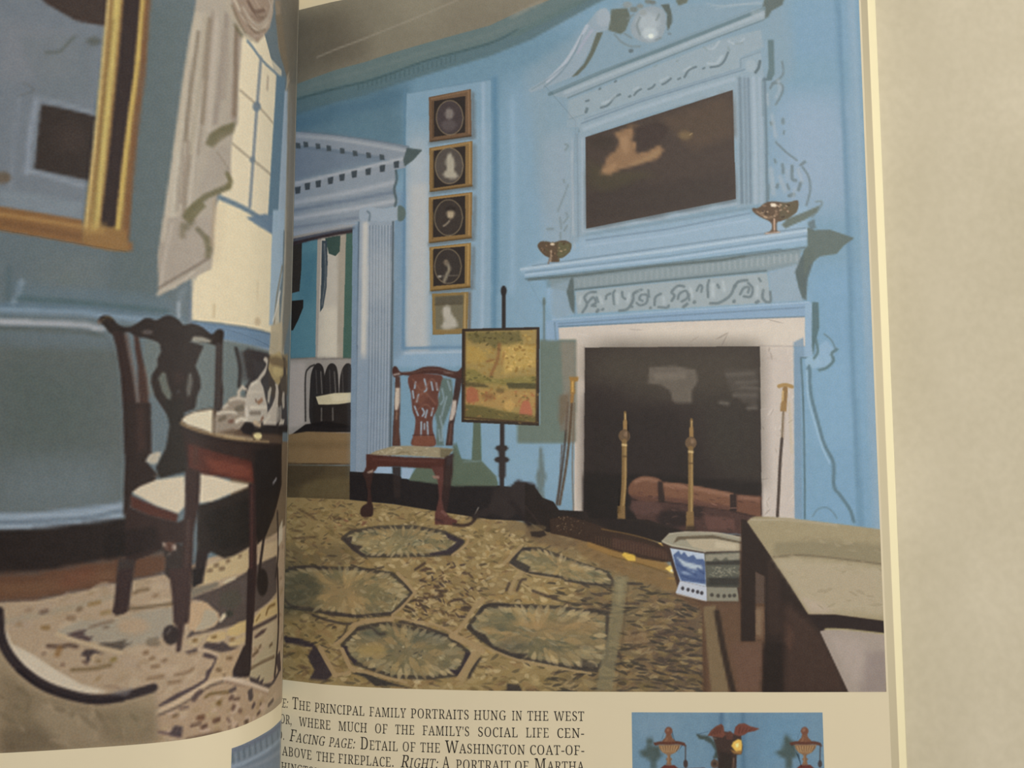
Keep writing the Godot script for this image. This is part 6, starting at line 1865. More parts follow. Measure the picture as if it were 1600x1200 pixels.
	[113,133,145,0.75,10.4,8.8,1,[2066,-881,2070,-865]],
	[113,133,145,0.75,10.4,6.6,1,[2041,-780,2036,-719]],
	[113,133,145,0.75,10.4,8.8,1,[2112,-781,2119,-758]],
	[113,133,145,0.75,10.4,5.9,1,[2107,-997,2103,-981]],
	[181,197,215,0.55,15.2,11.7,1,[2087,-1204,2095,-1168,2077,-1129]],
	[181,197,215,0.55,15.2,10.2,1,[2044,-1145,2046,-1098]],
	[181,197,215,0.55,15.2,13.2,1,[2060,-1059,2073,-966]],
	[181,197,215,0.55,15.2,19,1,[2050,-842,2058,-734]],
	[181,197,215,0.55,15.2,16.1,1,[2083,-811,2104,-750]],
	[181,197,215,0.55,15.2,10.2,1,[2142,-765,2133,-727]],
	[181,197,215,0.55,15.2,8.8,1,[2114,-842,2113,-796]],
	[181,197,215,0.55,15.2,11.7,1,[2155,-842,2172,-788]],
	[108,120,115,0.9,12,0,0,[2108,-643,2184,-674,2237,-697,2225,-670,2183,-643,2130,-620,2099,-605,2085,-620]],
	[119,137,143,0.6,10.4,7.3,1,[2205,-651,2237,-689,2245,-712,2222,-712]],
	[106,125,134,0.8,12,0,0,[2186,-628,2213,-643,2219,-609,2196,-598]],
	[101,83,69,1,8.8,0,1,[1973,-685,1997,-687,2028,-708,2065,-712,2110,-707,2151,-716,2146,-674,2116,-651,2085,-635,2067,-628,2066,-597,2078,-591,2017,-584,2043,-597,2044,-628,2004,-650,1978,-669]],
	[105,100,82,0.8,12,0,0,[2080,-704,2151,-713,2146,-674,2108,-639,2077,-643]],
	["scatter",60,[[151,129,110],[73,59,50],[185,165,146],[112,93,75]],8.78488,21.9622,5.12451,9.51695,-15,60,0.8,74,1,[1982,-681,2035,-705,2140,-710,2108,-654,2056,-639,2004,-654]],
	[252,244,232,0.95,8.8,0,1,[2068,-698,2064,-692,2056,-690,2047,-692,2044,-698,2048,-703,2056,-705,2064,-703]],
	[227,198,180,0.9,8.8,6.6,1,[2057,-643,2056,-597]],
	[217,193,181,0.85,8.8,5.1,1,[2021,-585,2077,-591]],
	[205,181,155,0.6,10.4,6.6,1,[1989,-673,2026,-650,2052,-650]],
	[127,145,156,0.6,9.6,7.2,1,[1247,-944,1261,-939,1249,-920]],
	[127,145,156,0.6,9.6,6.3,1,[1242,-802,1246,-788]],
	[127,145,156,0.6,9.6,5.4,1,[1260,-783,1241,-731,1218,-675]],
	[127,145,156,0.6,9.6,6.3,1,[1250,-671,1257,-652,1241,-629]],
	[127,145,156,0.6,9.6,6.3,1,[1227,-652,1232,-605]],
	[127,145,156,0.6,9.6,7.2,1,[1255,-619,1243,-596]],
	[127,145,156,0.6,9.6,8.1,1,[1229,-591,1229,-564]],
	[127,145,156,0.6,9.6,8.9,1,[1177,-606,1202,-606]],
	[189,204,219,0.4,12.5,8.1,1,[1275,-915,1274,-773,1277,-586]],
	[187,199,215,0.4,12.5,8.1,1,[1281,-559,1286,-521]],
	[99,83,69,1,6.6,0,1,[1140,-536,1150,-555,1172,-557,1200,-552,1227,-559,1250,-559,1270,-545,1265,-517,1240,-494,1220,-489,1222,-476,1188,-476,1188,-490,1163,-504]],
	[108,109,83,0.85,10.6,0,0,[1222,-554,1270,-547,1265,-517,1231,-489,1213,-503]],
	["scatter",40,[[153,127,103],[82,64,50],[180,156,129],[100,95,70]],6.26272,15.2095,4.02603,7.15739,-20,60,0.75,75,1,[1150,-541,1181,-552,1259,-552,1245,-503,1190,-494,1159,-513]],
	[236,223,204,0.9,6.6,0,1,[1206,-545,1204,-541,1197,-540,1191,-541,1188,-545,1191,-549,1197,-551,1204,-549]],
	[216,193,170,0.8,6.6,4.5,1,[1193,-522,1190,-476]],
	[104,95,71,0.8,6.6,6.3,1,[1222,-494,1222,-478]],
	[129,99,77,0.7,6.6,5.4,1,[1186,-490,1181,-467]],
	[132,164,197,0.8,10.5,0,0,[2117,-161,2155,-179,2158,-108,2144,-103,2129,506,2100,506]],
	[94,125,143,0.9,6.6,7.1,1,[2144,-100,2147,70,2144,333,2139,506]],
	[98,127,146,0.9,6.6,6.2,1,[2146,-102,2197,-100]],
	[156,194,228,1,8.5,0,1,[2218,-85,2209,-68,2187,-60,2166,-68,2158,-85,2167,-103,2189,-110,2210,-103]],
	[99,129,147,0.8,8.5,8,1,[2175,-72,2165,-54]],
	[96,127,146,0.85,10.5,12.4,1,[2175,-63,2177,35,2200,141,2222,228,2254,298,2253,385,2276,420,2310,472,2324,519]],
	[178,213,245,0.6,10.5,8,1,[2164,-54,2167,52,2189,149,2213,237,2239,298]],
	[157,194,230,0.8,12.4,0,0,[2208,-143,2244,-170,2278,-126,2259,-81,2222,-54,2201,-72]],
	[96,126,138,0.9,10.5,9.7,1,[2204,-170,2209,-125,2194,-99]],
	[96,126,138,0.9,10.5,10.6,1,[2283,-134,2262,-117,2268,-90,2241,-63,2212,-54]],
	[106,136,154,0.8,8.5,6.2,1,[2236,-193,2262,-170,2279,-134]],
	[114,147,173,0.8,8.5,6.2,1,[2169,498,2189,472,2222,465,2248,485,2260,506]],
	[139,114,80,0.7,19,0,0,[1262,576,1374,601,1475,666,1626,710,1661,745,1655,780,1545,745,1444,711,1303,646]],
	[123,105,81,0.8,19,0,0,[1089,536,1171,546,1242,576,1303,596,1242,616,1140,596,1089,576]],
	[39,33,33,1,5.3,0,0,[1089,373,1125,388,1156,429,1197,444,1217,475,1324,480,1334,520,1242,566,1171,556,1089,510]],
	[51,43,42,0.9,7.6,0,0,[1109,556,1160,551,1171,568,1145,578,1114,573]],
	[107,93,73,0.7,9.9,0,1,[1171,541,1160,548,1135,552,1110,549,1099,541,1110,533,1135,529,1160,533]],
	[62,51,50,0.7,9.9,6.2,1,[1089,460,1120,495,1150,535]],
	[43,36,35,1,6.4,0,0,[1314,474,1334,505,1548,510,1690,555,1695,575,1598,595,1415,555,1314,530]],
	[34,28,31,0.6,16.7,0,0,[1324,485,1599,535,1695,555,1598,590,1415,545]],
	[60,46,40,1,5.3,0,0,[1181,510,1242,495,1334,520,1415,550,1527,575,1598,600,1633,615,1637,665,1602,668,1526,656,1415,626,1333,596,1257,576,1186,561]],
	[86,63,56,0.7,12.1,0,0,[1415,575,1527,595,1628,625,1627,660,1526,641,1415,616]],
	[132,105,62,0.8,5.3,4.1,1,[1375,545,1497,568,1598,598,1633,615]],
	[114,90,70,0.5,4.2,2.6,1,[1354,568,1355,598]],
	[114,90,70,0.5,4.2,2.6,1,[1365,570,1366,601]],
	[114,90,70,0.5,4.2,2.6,1,[1376,573,1377,603]],
	[114,90,70,0.5,4.2,2.6,1,[1387,575,1388,606]],
	[114,90,70,0.5,4.2,2.6,1,[1398,578,1398,608]],
	[114,90,70,0.5,4.2,2.6,1,[1409,581,1409,611]],
	[114,90,70,0.5,4.2,2.6,1,[1420,583,1420,613]],
	[114,90,70,0.5,4.2,2.6,1,[1430,586,1431,616]],
	[114,90,70,0.5,4.2,2.6,1,[1441,588,1442,618]],
	[114,90,70,0.5,4.2,2.6,1,[1452,591,1453,621]],
	[114,90,70,0.5,4.2,2.6,1,[1463,593,1464,623]],
	[114,90,70,0.5,4.2,2.6,1,[1474,596,1475,626]],
	[114,90,70,0.5,4.2,2.6,1,[1485,598,1486,628]],
	[114,90,70,0.5,4.2,2.6,1,[1496,601,1496,631]],
	[114,90,70,0.5,4.2,2.6,1,[1507,603,1507,633]],
	[114,90,70,0.5,4.2,2.6,1,[1518,606,1518,636]],
	[114,90,70,0.5,4.2,2.6,1,[1529,608,1529,638]],
	[114,90,70,0.5,4.2,2.6,1,[1539,611,1540,641]],
	[114,90,70,0.5,4.2,2.6,1,[1550,613,1551,643]],
	[114,90,70,0.5,4.2,2.6,1,[1561,616,1562,646]],
	[114,90,70,0.5,4.2,2.6,1,[1572,618,1573,648]],
	[114,90,70,0.5,4.2,2.6,1,[1583,621,1583,651]],
	[114,90,70,0.5,4.2,2.6,1,[1594,623,1594,654]],
	[114,90,70,0.5,4.2,2.6,1,[1605,626,1605,656]],
	[114,90,70,0.5,4.2,2.6,1,[1616,628,1616,659]],
	[114,90,70,0.5,4.2,2.6,1,[1626,631,1627,661]],
	["scatter",70,[[132,112,89],[167,150,125],[100,78,65]],3.11092,7.25882,2.07395,4.1479,30,60,0.8,51,1,[1212,490,1324,515,1293,565,1206,556]],
	[161,127,74,0.75,8.7,0,0,[1323,591,1415,621,1526,653,1617,668,1647,705,1616,700,1526,676,1414,646,1323,611]],
	[113,88,51,0.7,6.4,4.1,1,[1414,646,1526,676,1621,708]],
	[240,204,94,0.9,8.7,0,0,[1451,641,1460,630,1500,641,1503,663,1475,663]],
	[255,227,127,0.95,7.6,0,0,[1611,690,1632,678,1653,695,1649,709,1631,705]],
	[233,199,118,0.85,7.6,0,0,[1585,595,1628,598,1633,613,1603,608]],
	[255,255,239,0.8,7.6,0,1,[1649,698,1646,702,1640,704,1633,702,1631,698,1633,694,1640,692,1646,694]],
	[195,155,83,0.5,12.1,7.3,1,[1621,725,1656,730]],
	[69,53,48,0.95,7.6,0,0,[1598,595,1883,565,1944,575,1937,825,1761,830,1661,775,1627,645]],
	[104,81,65,0.8,16.7,0,0,[1656,775,1766,812,1907,815,1906,854,1745,844,1620,775]],
	[168,166,152,1,5.3,0,0,[1598,590,1629,560,1690,554,1802,556,1906,575,1924,580,1922,625,1765,629,1638,610]],
	[105,95,80,0.9,7.6,0,0,[1644,598,1659,573,1792,567,1903,593,1903,600,1791,580,1669,585]],
	[192,183,163,1,7.6,0,0,[1690,583,1801,581,1903,601,1902,623,1765,625,1714,610]],
	[217,209,190,0.6,14.4,0,0,[1801,590,1882,600,1877,620,1796,615]],
	[197,195,182,0.8,6.4,5.2,1,[1603,590,1638,604,1765,629]],
	[209,204,192,0.7,5.3,3.6,1,[1629,563,1690,556,1802,559,1903,578]],
	[199,217,244,1,5.3,0,0,[1631,615,1760,635,1765,758,1666,735,1650,685]],
	[78,102,154,0.9,7.6,0,0,[1643,640,1663,625,1673,640,1684,629,1698,648,1719,640,1729,655,1754,655,1761,665,1762,748,1671,735,1652,690]],
	[222,240,255,0.75,12.1,0,0,[1653,645,1688,665,1749,680,1753,695,1718,695,1678,680]],
	[170,193,230,0.7,12.1,0,1,[1723,705,1715,711,1697,713,1679,711,1672,705,1680,700,1697,697,1715,700]],
	[64,85,137,0.7,9.9,8.3,1,[1657,675,1687,695,1728,715]],
	[64,85,137,0.7,9.9,8.3,1,[1672,715,1712,730,1757,735]],
	[64,85,137,0.7,9.9,8.3,1,[1733,690,1758,710]],
	[101,104,97,1,5.3,0,0,[1760,635,1904,628,1901,760,1765,758]],
	[168,166,152,0.8,8.7,0,0,[1762,640,1904,633,1904,655,1850,660,1841,648,1820,663,1800,650,1784,665,1762,663]],
	[56,55,55,0.8,8.7,0,0,[1764,665,1904,660,1903,676,1764,678]],
	["scatter",50,[[157,157,144],[134,136,124]],7.25882,17.6286,4.1479,7.25882,0,60,0.7,52,1,[1789,685,1895,685,1895,715,1778,725]],
	[44,43,44,0.7,16.7,0,0,[1768,725,1900,720,1899,757,1767,758]],
	[205,216,238,1,5.3,0,0,[1649,780,1666,735,1766,758,1766,811]],
	[147,147,136,1,5.3,0,0,[1766,758,1878,760,1887,812,1766,811]],
	[56,53,62,0.9,5.3,0,1,[1682,763,1680,768,1676,770,1672,768,1670,763,1672,758,1676,756,1680,758]],
	[56,53,62,0.9,5.3,0,1,[1702,768,1700,773,1696,775,1692,773,1690,768,1692,763,1696,761,1701,763]],
	[56,53,62,0.9,5.3,0,1,[1720,772,1718,776,1714,779,1709,776,1708,772,1710,767,1714,765,1718,767]],
	[56,53,62,0.9,5.3,0,1,[1737,776,1736,781,1731,783,1727,781,1725,776,1727,771,1731,769,1736,771]],
	[56,53,62,0.9,5.3,0,1,[1753,780,1751,785,1746,787,1742,785,1740,780,1742,775,1747,773,1751,775]],
	[63,60,58,0.8,6.4,0,1,[1791,787,1789,792,1784,794,1779,792,1777,787,1779,782,1784,780,1789,782]],
	[63,60,58,0.8,6.4,0,1,[1814,790,1812,795,1807,797,1802,795,1800,790,1802,785,1807,783,1812,785]],
	[63,60,58,0.8,6.4,0,1,[1837,791,1834,796,1829,798,1824,796,1823,791,1825,786,1830,784,1835,786]],
	[63,60,58,0.8,6.4,0,1,[1857,790,1855,795,1850,797,1845,795,1843,790,1845,785,1850,783,1855,785]],
	[63,60,58,0.8,6.4,0,1,[1875,789,1872,794,1867,796,1862,794,1860,789,1863,784,1868,782,1873,784]],
	[236,239,247,0.7,5.3,3.1,1,[1653,783,1763,810]],
	[90,68,56,0.9,12.8,0,0,[1899,515,2076,613,2245,929,2237,1145,1742,1145,1749,815,1882,815]],
	[109,86,70,0.85,25.6,0,0,[1749,815,1891,815,1888,955,1986,955,1980,1144,1759,1145]],
	[120,95,78,0.8,16.8,0,0,[1935,833,1989,833,1986,946,1932,946]],
	[153,136,115,0.5,16.8,0,0,[1940,837,1971,833,1964,937,1940,929]],
	[133,117,92,0.9,12.8,0,0,[1750,831,1797,824,1839,1144,1775,1145]],
	[53,43,39,0.9,14.8,22,1,[1801,850,1825,998,1857,1144]],
	[114,88,78,0.6,36.6,0,0,[1852,963,1976,963,1963,1136,1874,1136]],
	[46,36,34,1,8.8,0,0,[1902,508,1921,513,2012,648,2140,857,2238,857,2426,881,2428,929,2192,911,2290,1145,1963,1144,1976,963,1983,719,1948,701,1941,955,1888,955]],
	[83,63,56,0.6,36.6,0,0,[2052,806,2139,877,2182,929,2241,1050,2273,1142,2042,1141]],
	[69,53,48,0.5,22,0,0,[1994,657,2037,719,2040,929,1986,929]],
	[99,73,62,0.5,22,0,0,[2055,876,2084,929,2073,998,2052,963]],
	[34,26,25,0.7,22,0,0,[1968,963,2048,963,2038,1144,1958,1144]],
	[172,162,135,1,8.8,0,0,[1921,517,1937,503,1958,497,2079,504,2169,515,2304,531,2428,547,2429,884,2238,859,2140,857,2072,745,2008,648]],
	[192,183,163,0.8,32.9,0,0,[2012,653,2165,657,2428,688,2429,860,2248,851,2149,850]],
	[142,136,114,0.6,25.6,0,0,[2023,595,2212,586,2429,604,2428,675,2210,648,2021,644]],
	[199,185,175,0.6,25.6,0,0,[2106,789,2204,824,2248,851,2149,854]],
	[124,114,96,0.85,8.8,6.4,1,[2017,648,2120,641,2255,653,2428,675]],
	[197,190,173,0.6,10.8,6.4,1,[1935,510,2079,512,2259,531]],
	["scatter",90,[[192,181,156],[154,143,120],[179,169,145]],18.2998,54.8993,5.48993,12.8098,5,40,0.35,93,1,[1953,511,2429,555,2418,851,2149,846,2021,644]],
	[43,33,34,0.95,6.8,0,0,[2140,861,2238,859,2429,884,2428,929,2183,916]],
	[174,164,159,1,8.8,0,0,[2181,920,2210,910,2281,912,2428,929,2419,1147,2283,1147]],
	[192,181,179,0.5,54.9,0,0,[2209,929,2334,947,2401,1051,2327,1119,2284,1085]],
	[197,190,140,0.7,8.8,5.5,1,[2201,911,2281,913,2424,929]],
	[142,131,133,0.5,43.9,0,0,[2349,999,2425,999,2419,1147,2326,1147]]]
const LEFT_PRINT := [
	[108,124,136,1,0,0,0,[2400,-1366,230,-1731,222,1432,2292,1222]],
	[119,105,89,1,0,0,0,[602,225,221,217,221,1248,571,1148]],
	[101,117,125,0.9,97.6,0,0,[987,-1279,762,-1313,827,-222,1003,-171]],
	[102,112,116,0.95,48.8,0,0,[2379,-96,960,-77,916,549,2315,569]],
	[88,103,104,0.6,195.2,0,0,[1324,-37,1036,-22,1005,249,1307,291]],
	[115,131,143,0.7,146.4,0,0,[1307,291,965,291,939,456,1297,492]],
	[118,130,134,0.5,122,0,0,[1226,-376,1031,-385,1045,-255,1220,-249]],
	[90,111,124,0.7,24.4,22,1,[1313,-330,1306,-204,1317,-183]],
	[158,180,205,0.8,19.5,19.5,1,[1272,-289,1281,-242,1295,-215]],
	[106,129,148,0.6,39,0,0,[1299,-288,829,-261,786,-191,1295,-213]],
	[86,111,123,0.85,19.5,19.5,1,[1277,-234,1102,-227,827,-209]],
	[137,163,191,0.9,24.4,24.4,1,[2389,-200,1217,-198,1023,-188,805,-169]],
	[101,127,150,0.7,19.5,14.6,1,[2390,-216,1218,-211,945,-199,766,-182]],
	[177,186,201,0.9,19.5,19.5,1,[2385,-162,1215,-156,1041,-144,1021,-141]],
	[95,105,107,0.8,16.8,12.2,1,[2383,-141,1214,-133,1020,-120]],
	[129,151,166,0.7,29.3,0,0,[895,-175,704,-169,702,-99,892,-111]],
	[138,158,182,1,19.5,0,0,[2325,466,1186,453,936,423,934,477,1183,505,2319,525]],
	[163,182,206,0.8,19.5,14.6,1,[2323,480,1185,465,936,436]],
	[160,178,200,0.7,19.5,14.6,1,[2320,514,1184,497,935,464]],
	[106,123,142,0.7,16.8,9.8,1,[2322,498,1184,481,935,450]],
	[41,35,36,1,24.4,0,0,[2319,525,1183,505,934,477,842,468,799,583,933,603,1177,644,2304,677]],
	[101,74,60,1,29.3,0,0,[2304,677,1177,640,933,599,795,587,792,655,949,684,1173,729,2296,764]],
	[129,99,78,0.5,48.8,0,0,[2301,706,1175,670,951,629,949,670,1173,713,2298,745]],
	[116,70,57,0.5,48.8,0,0,[1120,655,1008,638,1006,668,1109,685]],
	[178,160,140,1,0,0,0,[2296,764,1173,729,949,684,792,657,657,611,476,583,250,533,228,1222,570,1195,815,1192,1260,1196,2255,1184]],
	["scatter",500,[[193,178,157],[167,149,126],[186,167,147],[174,156,132],[180,163,150]],34.16,82.96,14.64,29.28,-15,40,0.5,61,1.2,[2296,764,1173,729,949,684,792,657,657,611,476,583,250,533,228,1222,570,1195,815,1192,1260,1196,2255,1184]],
	["scatter",150,[[150,130,103],[140,121,104],[155,132,99]],24.4,58.56,9.76,19.52,-20,40,0.5,62,1.2,[2296,764,1173,729,949,684,792,657,657,611,476,583,250,533,228,1222,570,1195,815,1192,1260,1196,2255,1184]],
	[165,157,142,0.6,10.1,0,0,[1309,789,1171,763,1055,739,947,716,947,731,1054,759,1170,783,1308,808]],
	[164,159,149,0.8,14.2,0,0,[1121,829,1053,797,944,796,864,774,768,764,766,846,837,872,931,892,1003,864]],
	[187,163,138,0.7,24.4,0,1,[843,821,857,840,890,846,924,837,939,816,926,797,892,791,858,801]],
	[118,99,90,0.75,8.8,15.2,1,[1162,766,1143,761]],
	[137,112,75,0.75,8.8,15.2,1,[1155,813,1136,814]],
	[119,102,83,0.75,8.8,15.2,1,[1054,762,1045,755]],
	[146,121,83,0.75,8.8,13.4,1,[1022,746,989,739]],
	[137,116,96,0.75,8.8,18.3,1,[1081,786,1062,789]],
	[118,100,77,0.75,8.8,11,1,[890,715,876,708,848,704]],
	[139,119,97,0.75,8.8,11,1,[832,728,818,723]],
	[149,129,94,0.75,8.8,15.2,1,[983,775,959,770]],
	[98,84,65,0.75,8.8,8.5,1,[903,764,865,762,793,755,769,751]],
	[118,98,82,0.75,8.8,6.7,1,[1019,818,982,807,951,801]],
	[120,107,93,0.75,8.8,9.2,1,[976,820,962,818]],
	[90,76,78,0.95,8.8,0,0,[1088,838,1056,827,1023,823,1037,837,1018,848,1006,844,1017,863,1050,854]],
	[87,79,74,0.9,8.8,0,0,[998,874,979,867,951,868,918,862,904,861,917,875,884,869,912,883,921,895,955,886]],
	[193,176,151,0.85,8.8,13.4,1,[1112,834,1050,859,979,882,921,900]],
	[97,80,72,0.85,10.1,13.4,1,[1138,870,1101,874,1078,870,1054,876]],
	[143,112,76,0.8,11.5,17.1,1,[1103,879,1111,903]],
	[73,64,67,0.95,8.8,0,0,[1041,902,1030,887,1007,886,968,902,1001,898,1013,908,1014,923,1028,929,1024,910]],
	[139,120,91,0.75,8.8,12.2,1,[991,924,982,924]],
	[135,119,72,0.75,8.8,13.4,1,[949,923,935,917]],
	[122,105,78,0.75,8.8,12.2,1,[1065,947,999,946,953,938]],
	[148,121,96,0.75,8.8,13.4,1,[854,906,843,902]],
	[139,119,97,0.75,8.8,12.2,1,[835,927,821,921]],
	[126,105,90,0.75,8.8,11,1,[824,951,810,947]],
	[140,121,106,0.75,8.8,12.2,1,[1151,894,1144,892]],
	[128,104,89,0.75,8.8,12.2,1,[1093,931,1089,926]],
	[127,118,105,0.75,8.8,27.4,1,[837,872,813,871]],
	[108,89,80,0.75,8.8,9.2,1,[1033,922,1019,932]],
	[194,177,144,1,6.5,0,0,[719,709,687,695,677,652,667,636,589,616,516,597,513,670,587,680,687,701]],
	[192,174,147,1,5,0,0,[438,653,425,588,331,584,336,640]],
	[118,100,82,0.8,7.9,13,1,[643,640,632,638]],
	[118,100,82,0.8,7.9,11.1,1,[666,655,652,654]],
	[118,100,82,0.8,7.9,13,1,[625,653,610,652]],
	[118,100,82,0.8,7.9,13,1,[601,630,592,625]],
	[118,100,82,0.8,7.9,9.8,1,[557,619,546,614]],
	[86,77,76,1,6.5,0,0,[723,742,686,729,623,713,567,690,513,670,473,657,427,648,336,637,327,771,392,797,475,819,527,839,582,848,642,853,703,859,729,868,704,832,662,781,680,752]],
	[126,120,110,0.95,6.5,0,0,[722,707,687,704,636,695,623,704,641,714,691,728,718,740]],
	[200,190,167,0.95,5.7,0,0,[615,697,587,685,564,684,567,693,608,705]],
	[79,79,72,0.6,15,0,0,[617,730,566,725,530,764,564,794,627,774]],
	[97,89,90,0.5,15,0,0,[554,697,512,697,509,767,536,786]],
	[191,167,140,1,6.5,0,0,[728,830,728,756,701,755,668,758,645,781,626,797,620,820,637,840,671,850,704,851]],
	[175,170,156,0.8,12.2,0,0,[673,780,638,790,626,819,648,839,682,848,704,846,683,818]],
	[211,201,180,0.95,5,0,0,[622,822,614,804,602,799,594,809,607,822,619,831]],
	[58,60,55,0.8,10.8,0,1,[570,807,575,814,586,816,597,811,602,803,598,795,587,793,575,798]],
	[199,178,132,1,5.7,0,0,[596,874,588,855,549,839,515,838,509,877,561,885]],
	[197,177,134,1,5.7,0,0,[479,839,435,814,326,789,304,849,412,854,478,865]],
	[197,176,137,1,6.5,0,0,[667,883,653,866,624,859,597,863,599,887,641,892]],
	[192,173,136,1,6.5,0,0,[595,911,573,897,513,885,512,908,560,919]],
	[186,169,142,1,6.5,0,0,[734,884,714,872,659,859,681,884,697,899]],
	[121,96,61,0.8,6.5,11.1,1,[402,837,385,816,340,812]],
	[121,96,61,0.8,6.5,6.5,1,[464,850,440,831]],
	[121,96,61,0.8,6.5,9.8,1,[644,875,630,875]],
	[121,96,61,0.8,6.5,8.5,1,[580,893,564,893]],
	[121,96,61,0.8,6.5,11.1,1,[705,878,695,877]],
	[183,169,145,1,6.5,0,0,[476,903,433,874,351,865,311,878,304,972,484,934]],
	[85,69,70,0.95,5.7,0,0,[476,903,432,888,393,887,415,901,461,909]],
	[79,68,68,0.95,6.5,13,1,[482,873,411,866,321,858]],
	[180,161,140,0.9,16.4,0,0,[863,918,809,899,752,912,706,916,638,944,631,966,661,1006,719,1039,808,1077,858,1067]],
	["scatter",60,[[188,169,151],[173,154,131],[193,176,155]],21.3504,56.9345,10.6752,21.3504,-25,35,0.6,68,1,[863,918,752,912,638,947,664,1003,803,1066,859,1050]],
	[134,112,90,0.75,7.8,14.2,1,[847,905,845,902]],
	[134,112,90,0.75,7.8,12.1,1,[835,926,822,921]],
	[134,112,90,0.75,7.8,12.1,1,[796,935,785,930]],
	[134,112,90,0.75,7.8,12.1,1,[829,950,807,949]],
	[134,112,90,0.75,7.8,10.7,1,[839,987,792,982]],
	[134,112,90,0.75,7.8,9.3,1,[758,982,721,977,704,967]],
	[134,112,90,0.75,7.8,10.7,1,[777,1005,740,1003]],
	[134,112,90,0.75,7.8,7.1,1,[718,921,694,918]],
	[80,69,74,0.95,6.2,0,0,[662,982,644,970,635,951,626,931,622,943,634,966,652,1005,661,1019,725,1045,758,1061,805,1078,805,1072,753,1041,703,1024,664,1006]],
	[81,69,72,0.95,6.2,0,0,[676,932,670,921,645,928,622,943,635,947,657,941]],
	[75,66,69,0.95,7,0,0,[677,902,665,889,620,898,607,894,579,917,543,920,579,929,613,928,658,911]],
	[77,66,69,0.9,6.2,0,0,[732,911,695,903,689,912,723,917]],
	[181,159,133,0.95,7,0,0,[622,934,579,932,542,926,548,972,565,1012,576,1019,610,1009,648,1015,655,1007,634,966]],
	[121,99,77,0.85,7,12.1,1,[588,952,571,955]],
	[121,99,77,0.85,7,12.1,1,[624,983,611,988]],
	[121,99,77,0.85,7,8.5,1,[603,1008,593,1006]],
	[189,171,153,0.9,5.4,10.7,1,[689,908,652,921,622,939]],
	[59,54,62,0.95,6.2,0,0,[569,1020,563,988,541,951,517,931,488,937,485,1017,504,1031]],
	[175,164,140,1,7,0,0,[485,1010,450,967,310,924,295,995,329,1060,392,1084,417,1065,446,1058,473,1045,499,1032]],
	[97,80,64,0.85,6.2,8.5,1,[485,1007,420,1000,333,1000]],
	[97,80,64,0.85,6.2,10.7,1,[477,965,445,955]],
	[97,80,64,0.85,6.2,8.5,1,[440,944,429,940]],
	[97,80,64,0.85,6.2,10.7,1,[372,955,352,949]],
	[67,59,65,0.9,6.2,0,0,[494,1033,452,1050,430,1042,440,1065,405,1058,416,1078,351,1088,289,1063,323,1008,273,993,256,1065,327,1094,371,1102,483,1055]],
	[205,189,174,0.95,5.4,15.7,1,[603,1017,576,1022,498,1054,378,1110]],
	[139,117,104,0.8,5.4,6.4,1,[596,1027,521,1058,377,1120]],
	[201,182,160,0.95,5.4,15.7,1,[807,1098,736,1061,685,1036,648,1018,606,1016]],
	[90,78,74,0.85,5.4,7.1,1,[804,1104,741,1081,690,1056,648,1033,603,1026]],
	[175,154,133,0.95,8.6,0,0,[807,1109,741,1084,701,1063,666,1042,603,1029,560,1049,497,1064,377,1120,411,1182,591,1186,720,1186,805,1168]],
	["scatter",70,[[190,172,154],[179,160,133],[165,145,118],[194,174,160]],17.792,46.2593,12.0986,23.4855,-20,60,0.7,69,1,[804,1110,740,1087,660,1049,596,1036,383,1122,417,1177,591,1180,720,1180,799,1165]],
	[86,73,75,0.85,7,17.8,1,[698,1066,690,1053,678,1045]],
	[108,92,88,0.85,7,8.5,1,[740,1090,715,1087]],
	[114,96,66,0.85,7,9.3,1,[662,1066,641,1058,581,1064]],
	[117,96,63,0.85,7,16.4,1,[617,1093,607,1092]],
	[101,81,74,0.85,7,15.7,1,[573,1087,563,1080]],
	[101,83,74,0.85,7,10.7,1,[559,1093,536,1095]],
	[109,86,79,0.85,7,15.7,1,[562,1123,558,1111]],
	[119,95,83,0.85,7,15.7,1,[535,1135,526,1141]],
	[107,79,63,0.85,7,17.8,1,[681,1128,663,1128]],
	[100,76,66,0.85,7,16.4,1,[628,1148,609,1146]],
	[101,81,72,0.85,7,10,1,[704,1149,672,1145]],
	[96,74,67,0.85,7,14.2,1,[668,1160,653,1157]],
	[122,101,79,0.85,7,12.1,1,[759,1111,745,1107]],
	[116,94,87,0.85,7,8.5,1,[582,1149,571,1166]],
	[82,71,74,0.85,7,14.2,1,[574,1062,553,1057]],
	[71,64,68,0.85,7,24.9,1,[481,1106,487,1079]],
	[77,64,67,0.85,7,15.7,1,[469,1140,459,1130]],
	[102,85,78,0.85,7,10.7,1,[425,1143,419,1141]],
	[89,71,67,0.85,7,12.1,1,[440,1173,424,1168]],
	[90,78,74,0.85,7,15.7,1,[368,1161,331,1152]],
	[108,90,93,0.85,7,8.5,1,[802,1156,771,1165,737,1178]],
	[108,89,76,0.85,7,6.4,1,[717,1187,655,1184,604,1186]],
	[80,64,54,0.85,7,14.2,1,[507,1180,492,1181]],
	[114,92,81,0.85,7,9.3,1,[545,1185,541,1183]],
	[114,92,81,0.85,7,9.3,1,[574,1181,570,1179]],
	[76,66,73,0.9,8.6,0,0,[771,1168,755,1141,730,1147,732,1179]],
	[188,169,148,0.85,5.4,8.5,1,[411,1188,375,1153,314,1137]],
	[163,151,133,0.8,8.6,0,0,[405,1187,346,1167,248,1162,245,1196]],
	[124,136,152,1,0,0,0,[2400,-1272,1048,-1313,1059,-1161,1097,-500,2399,-527]],
	[136,144,158,0.7,58.6,0,0,[1384,-1173,1143,-1139,1148,-977,1373,-961]],
	[118,131,143,0.5,43.9,0,0,[1322,-1124,1082,-1131,1085,-916,1239,-904]],
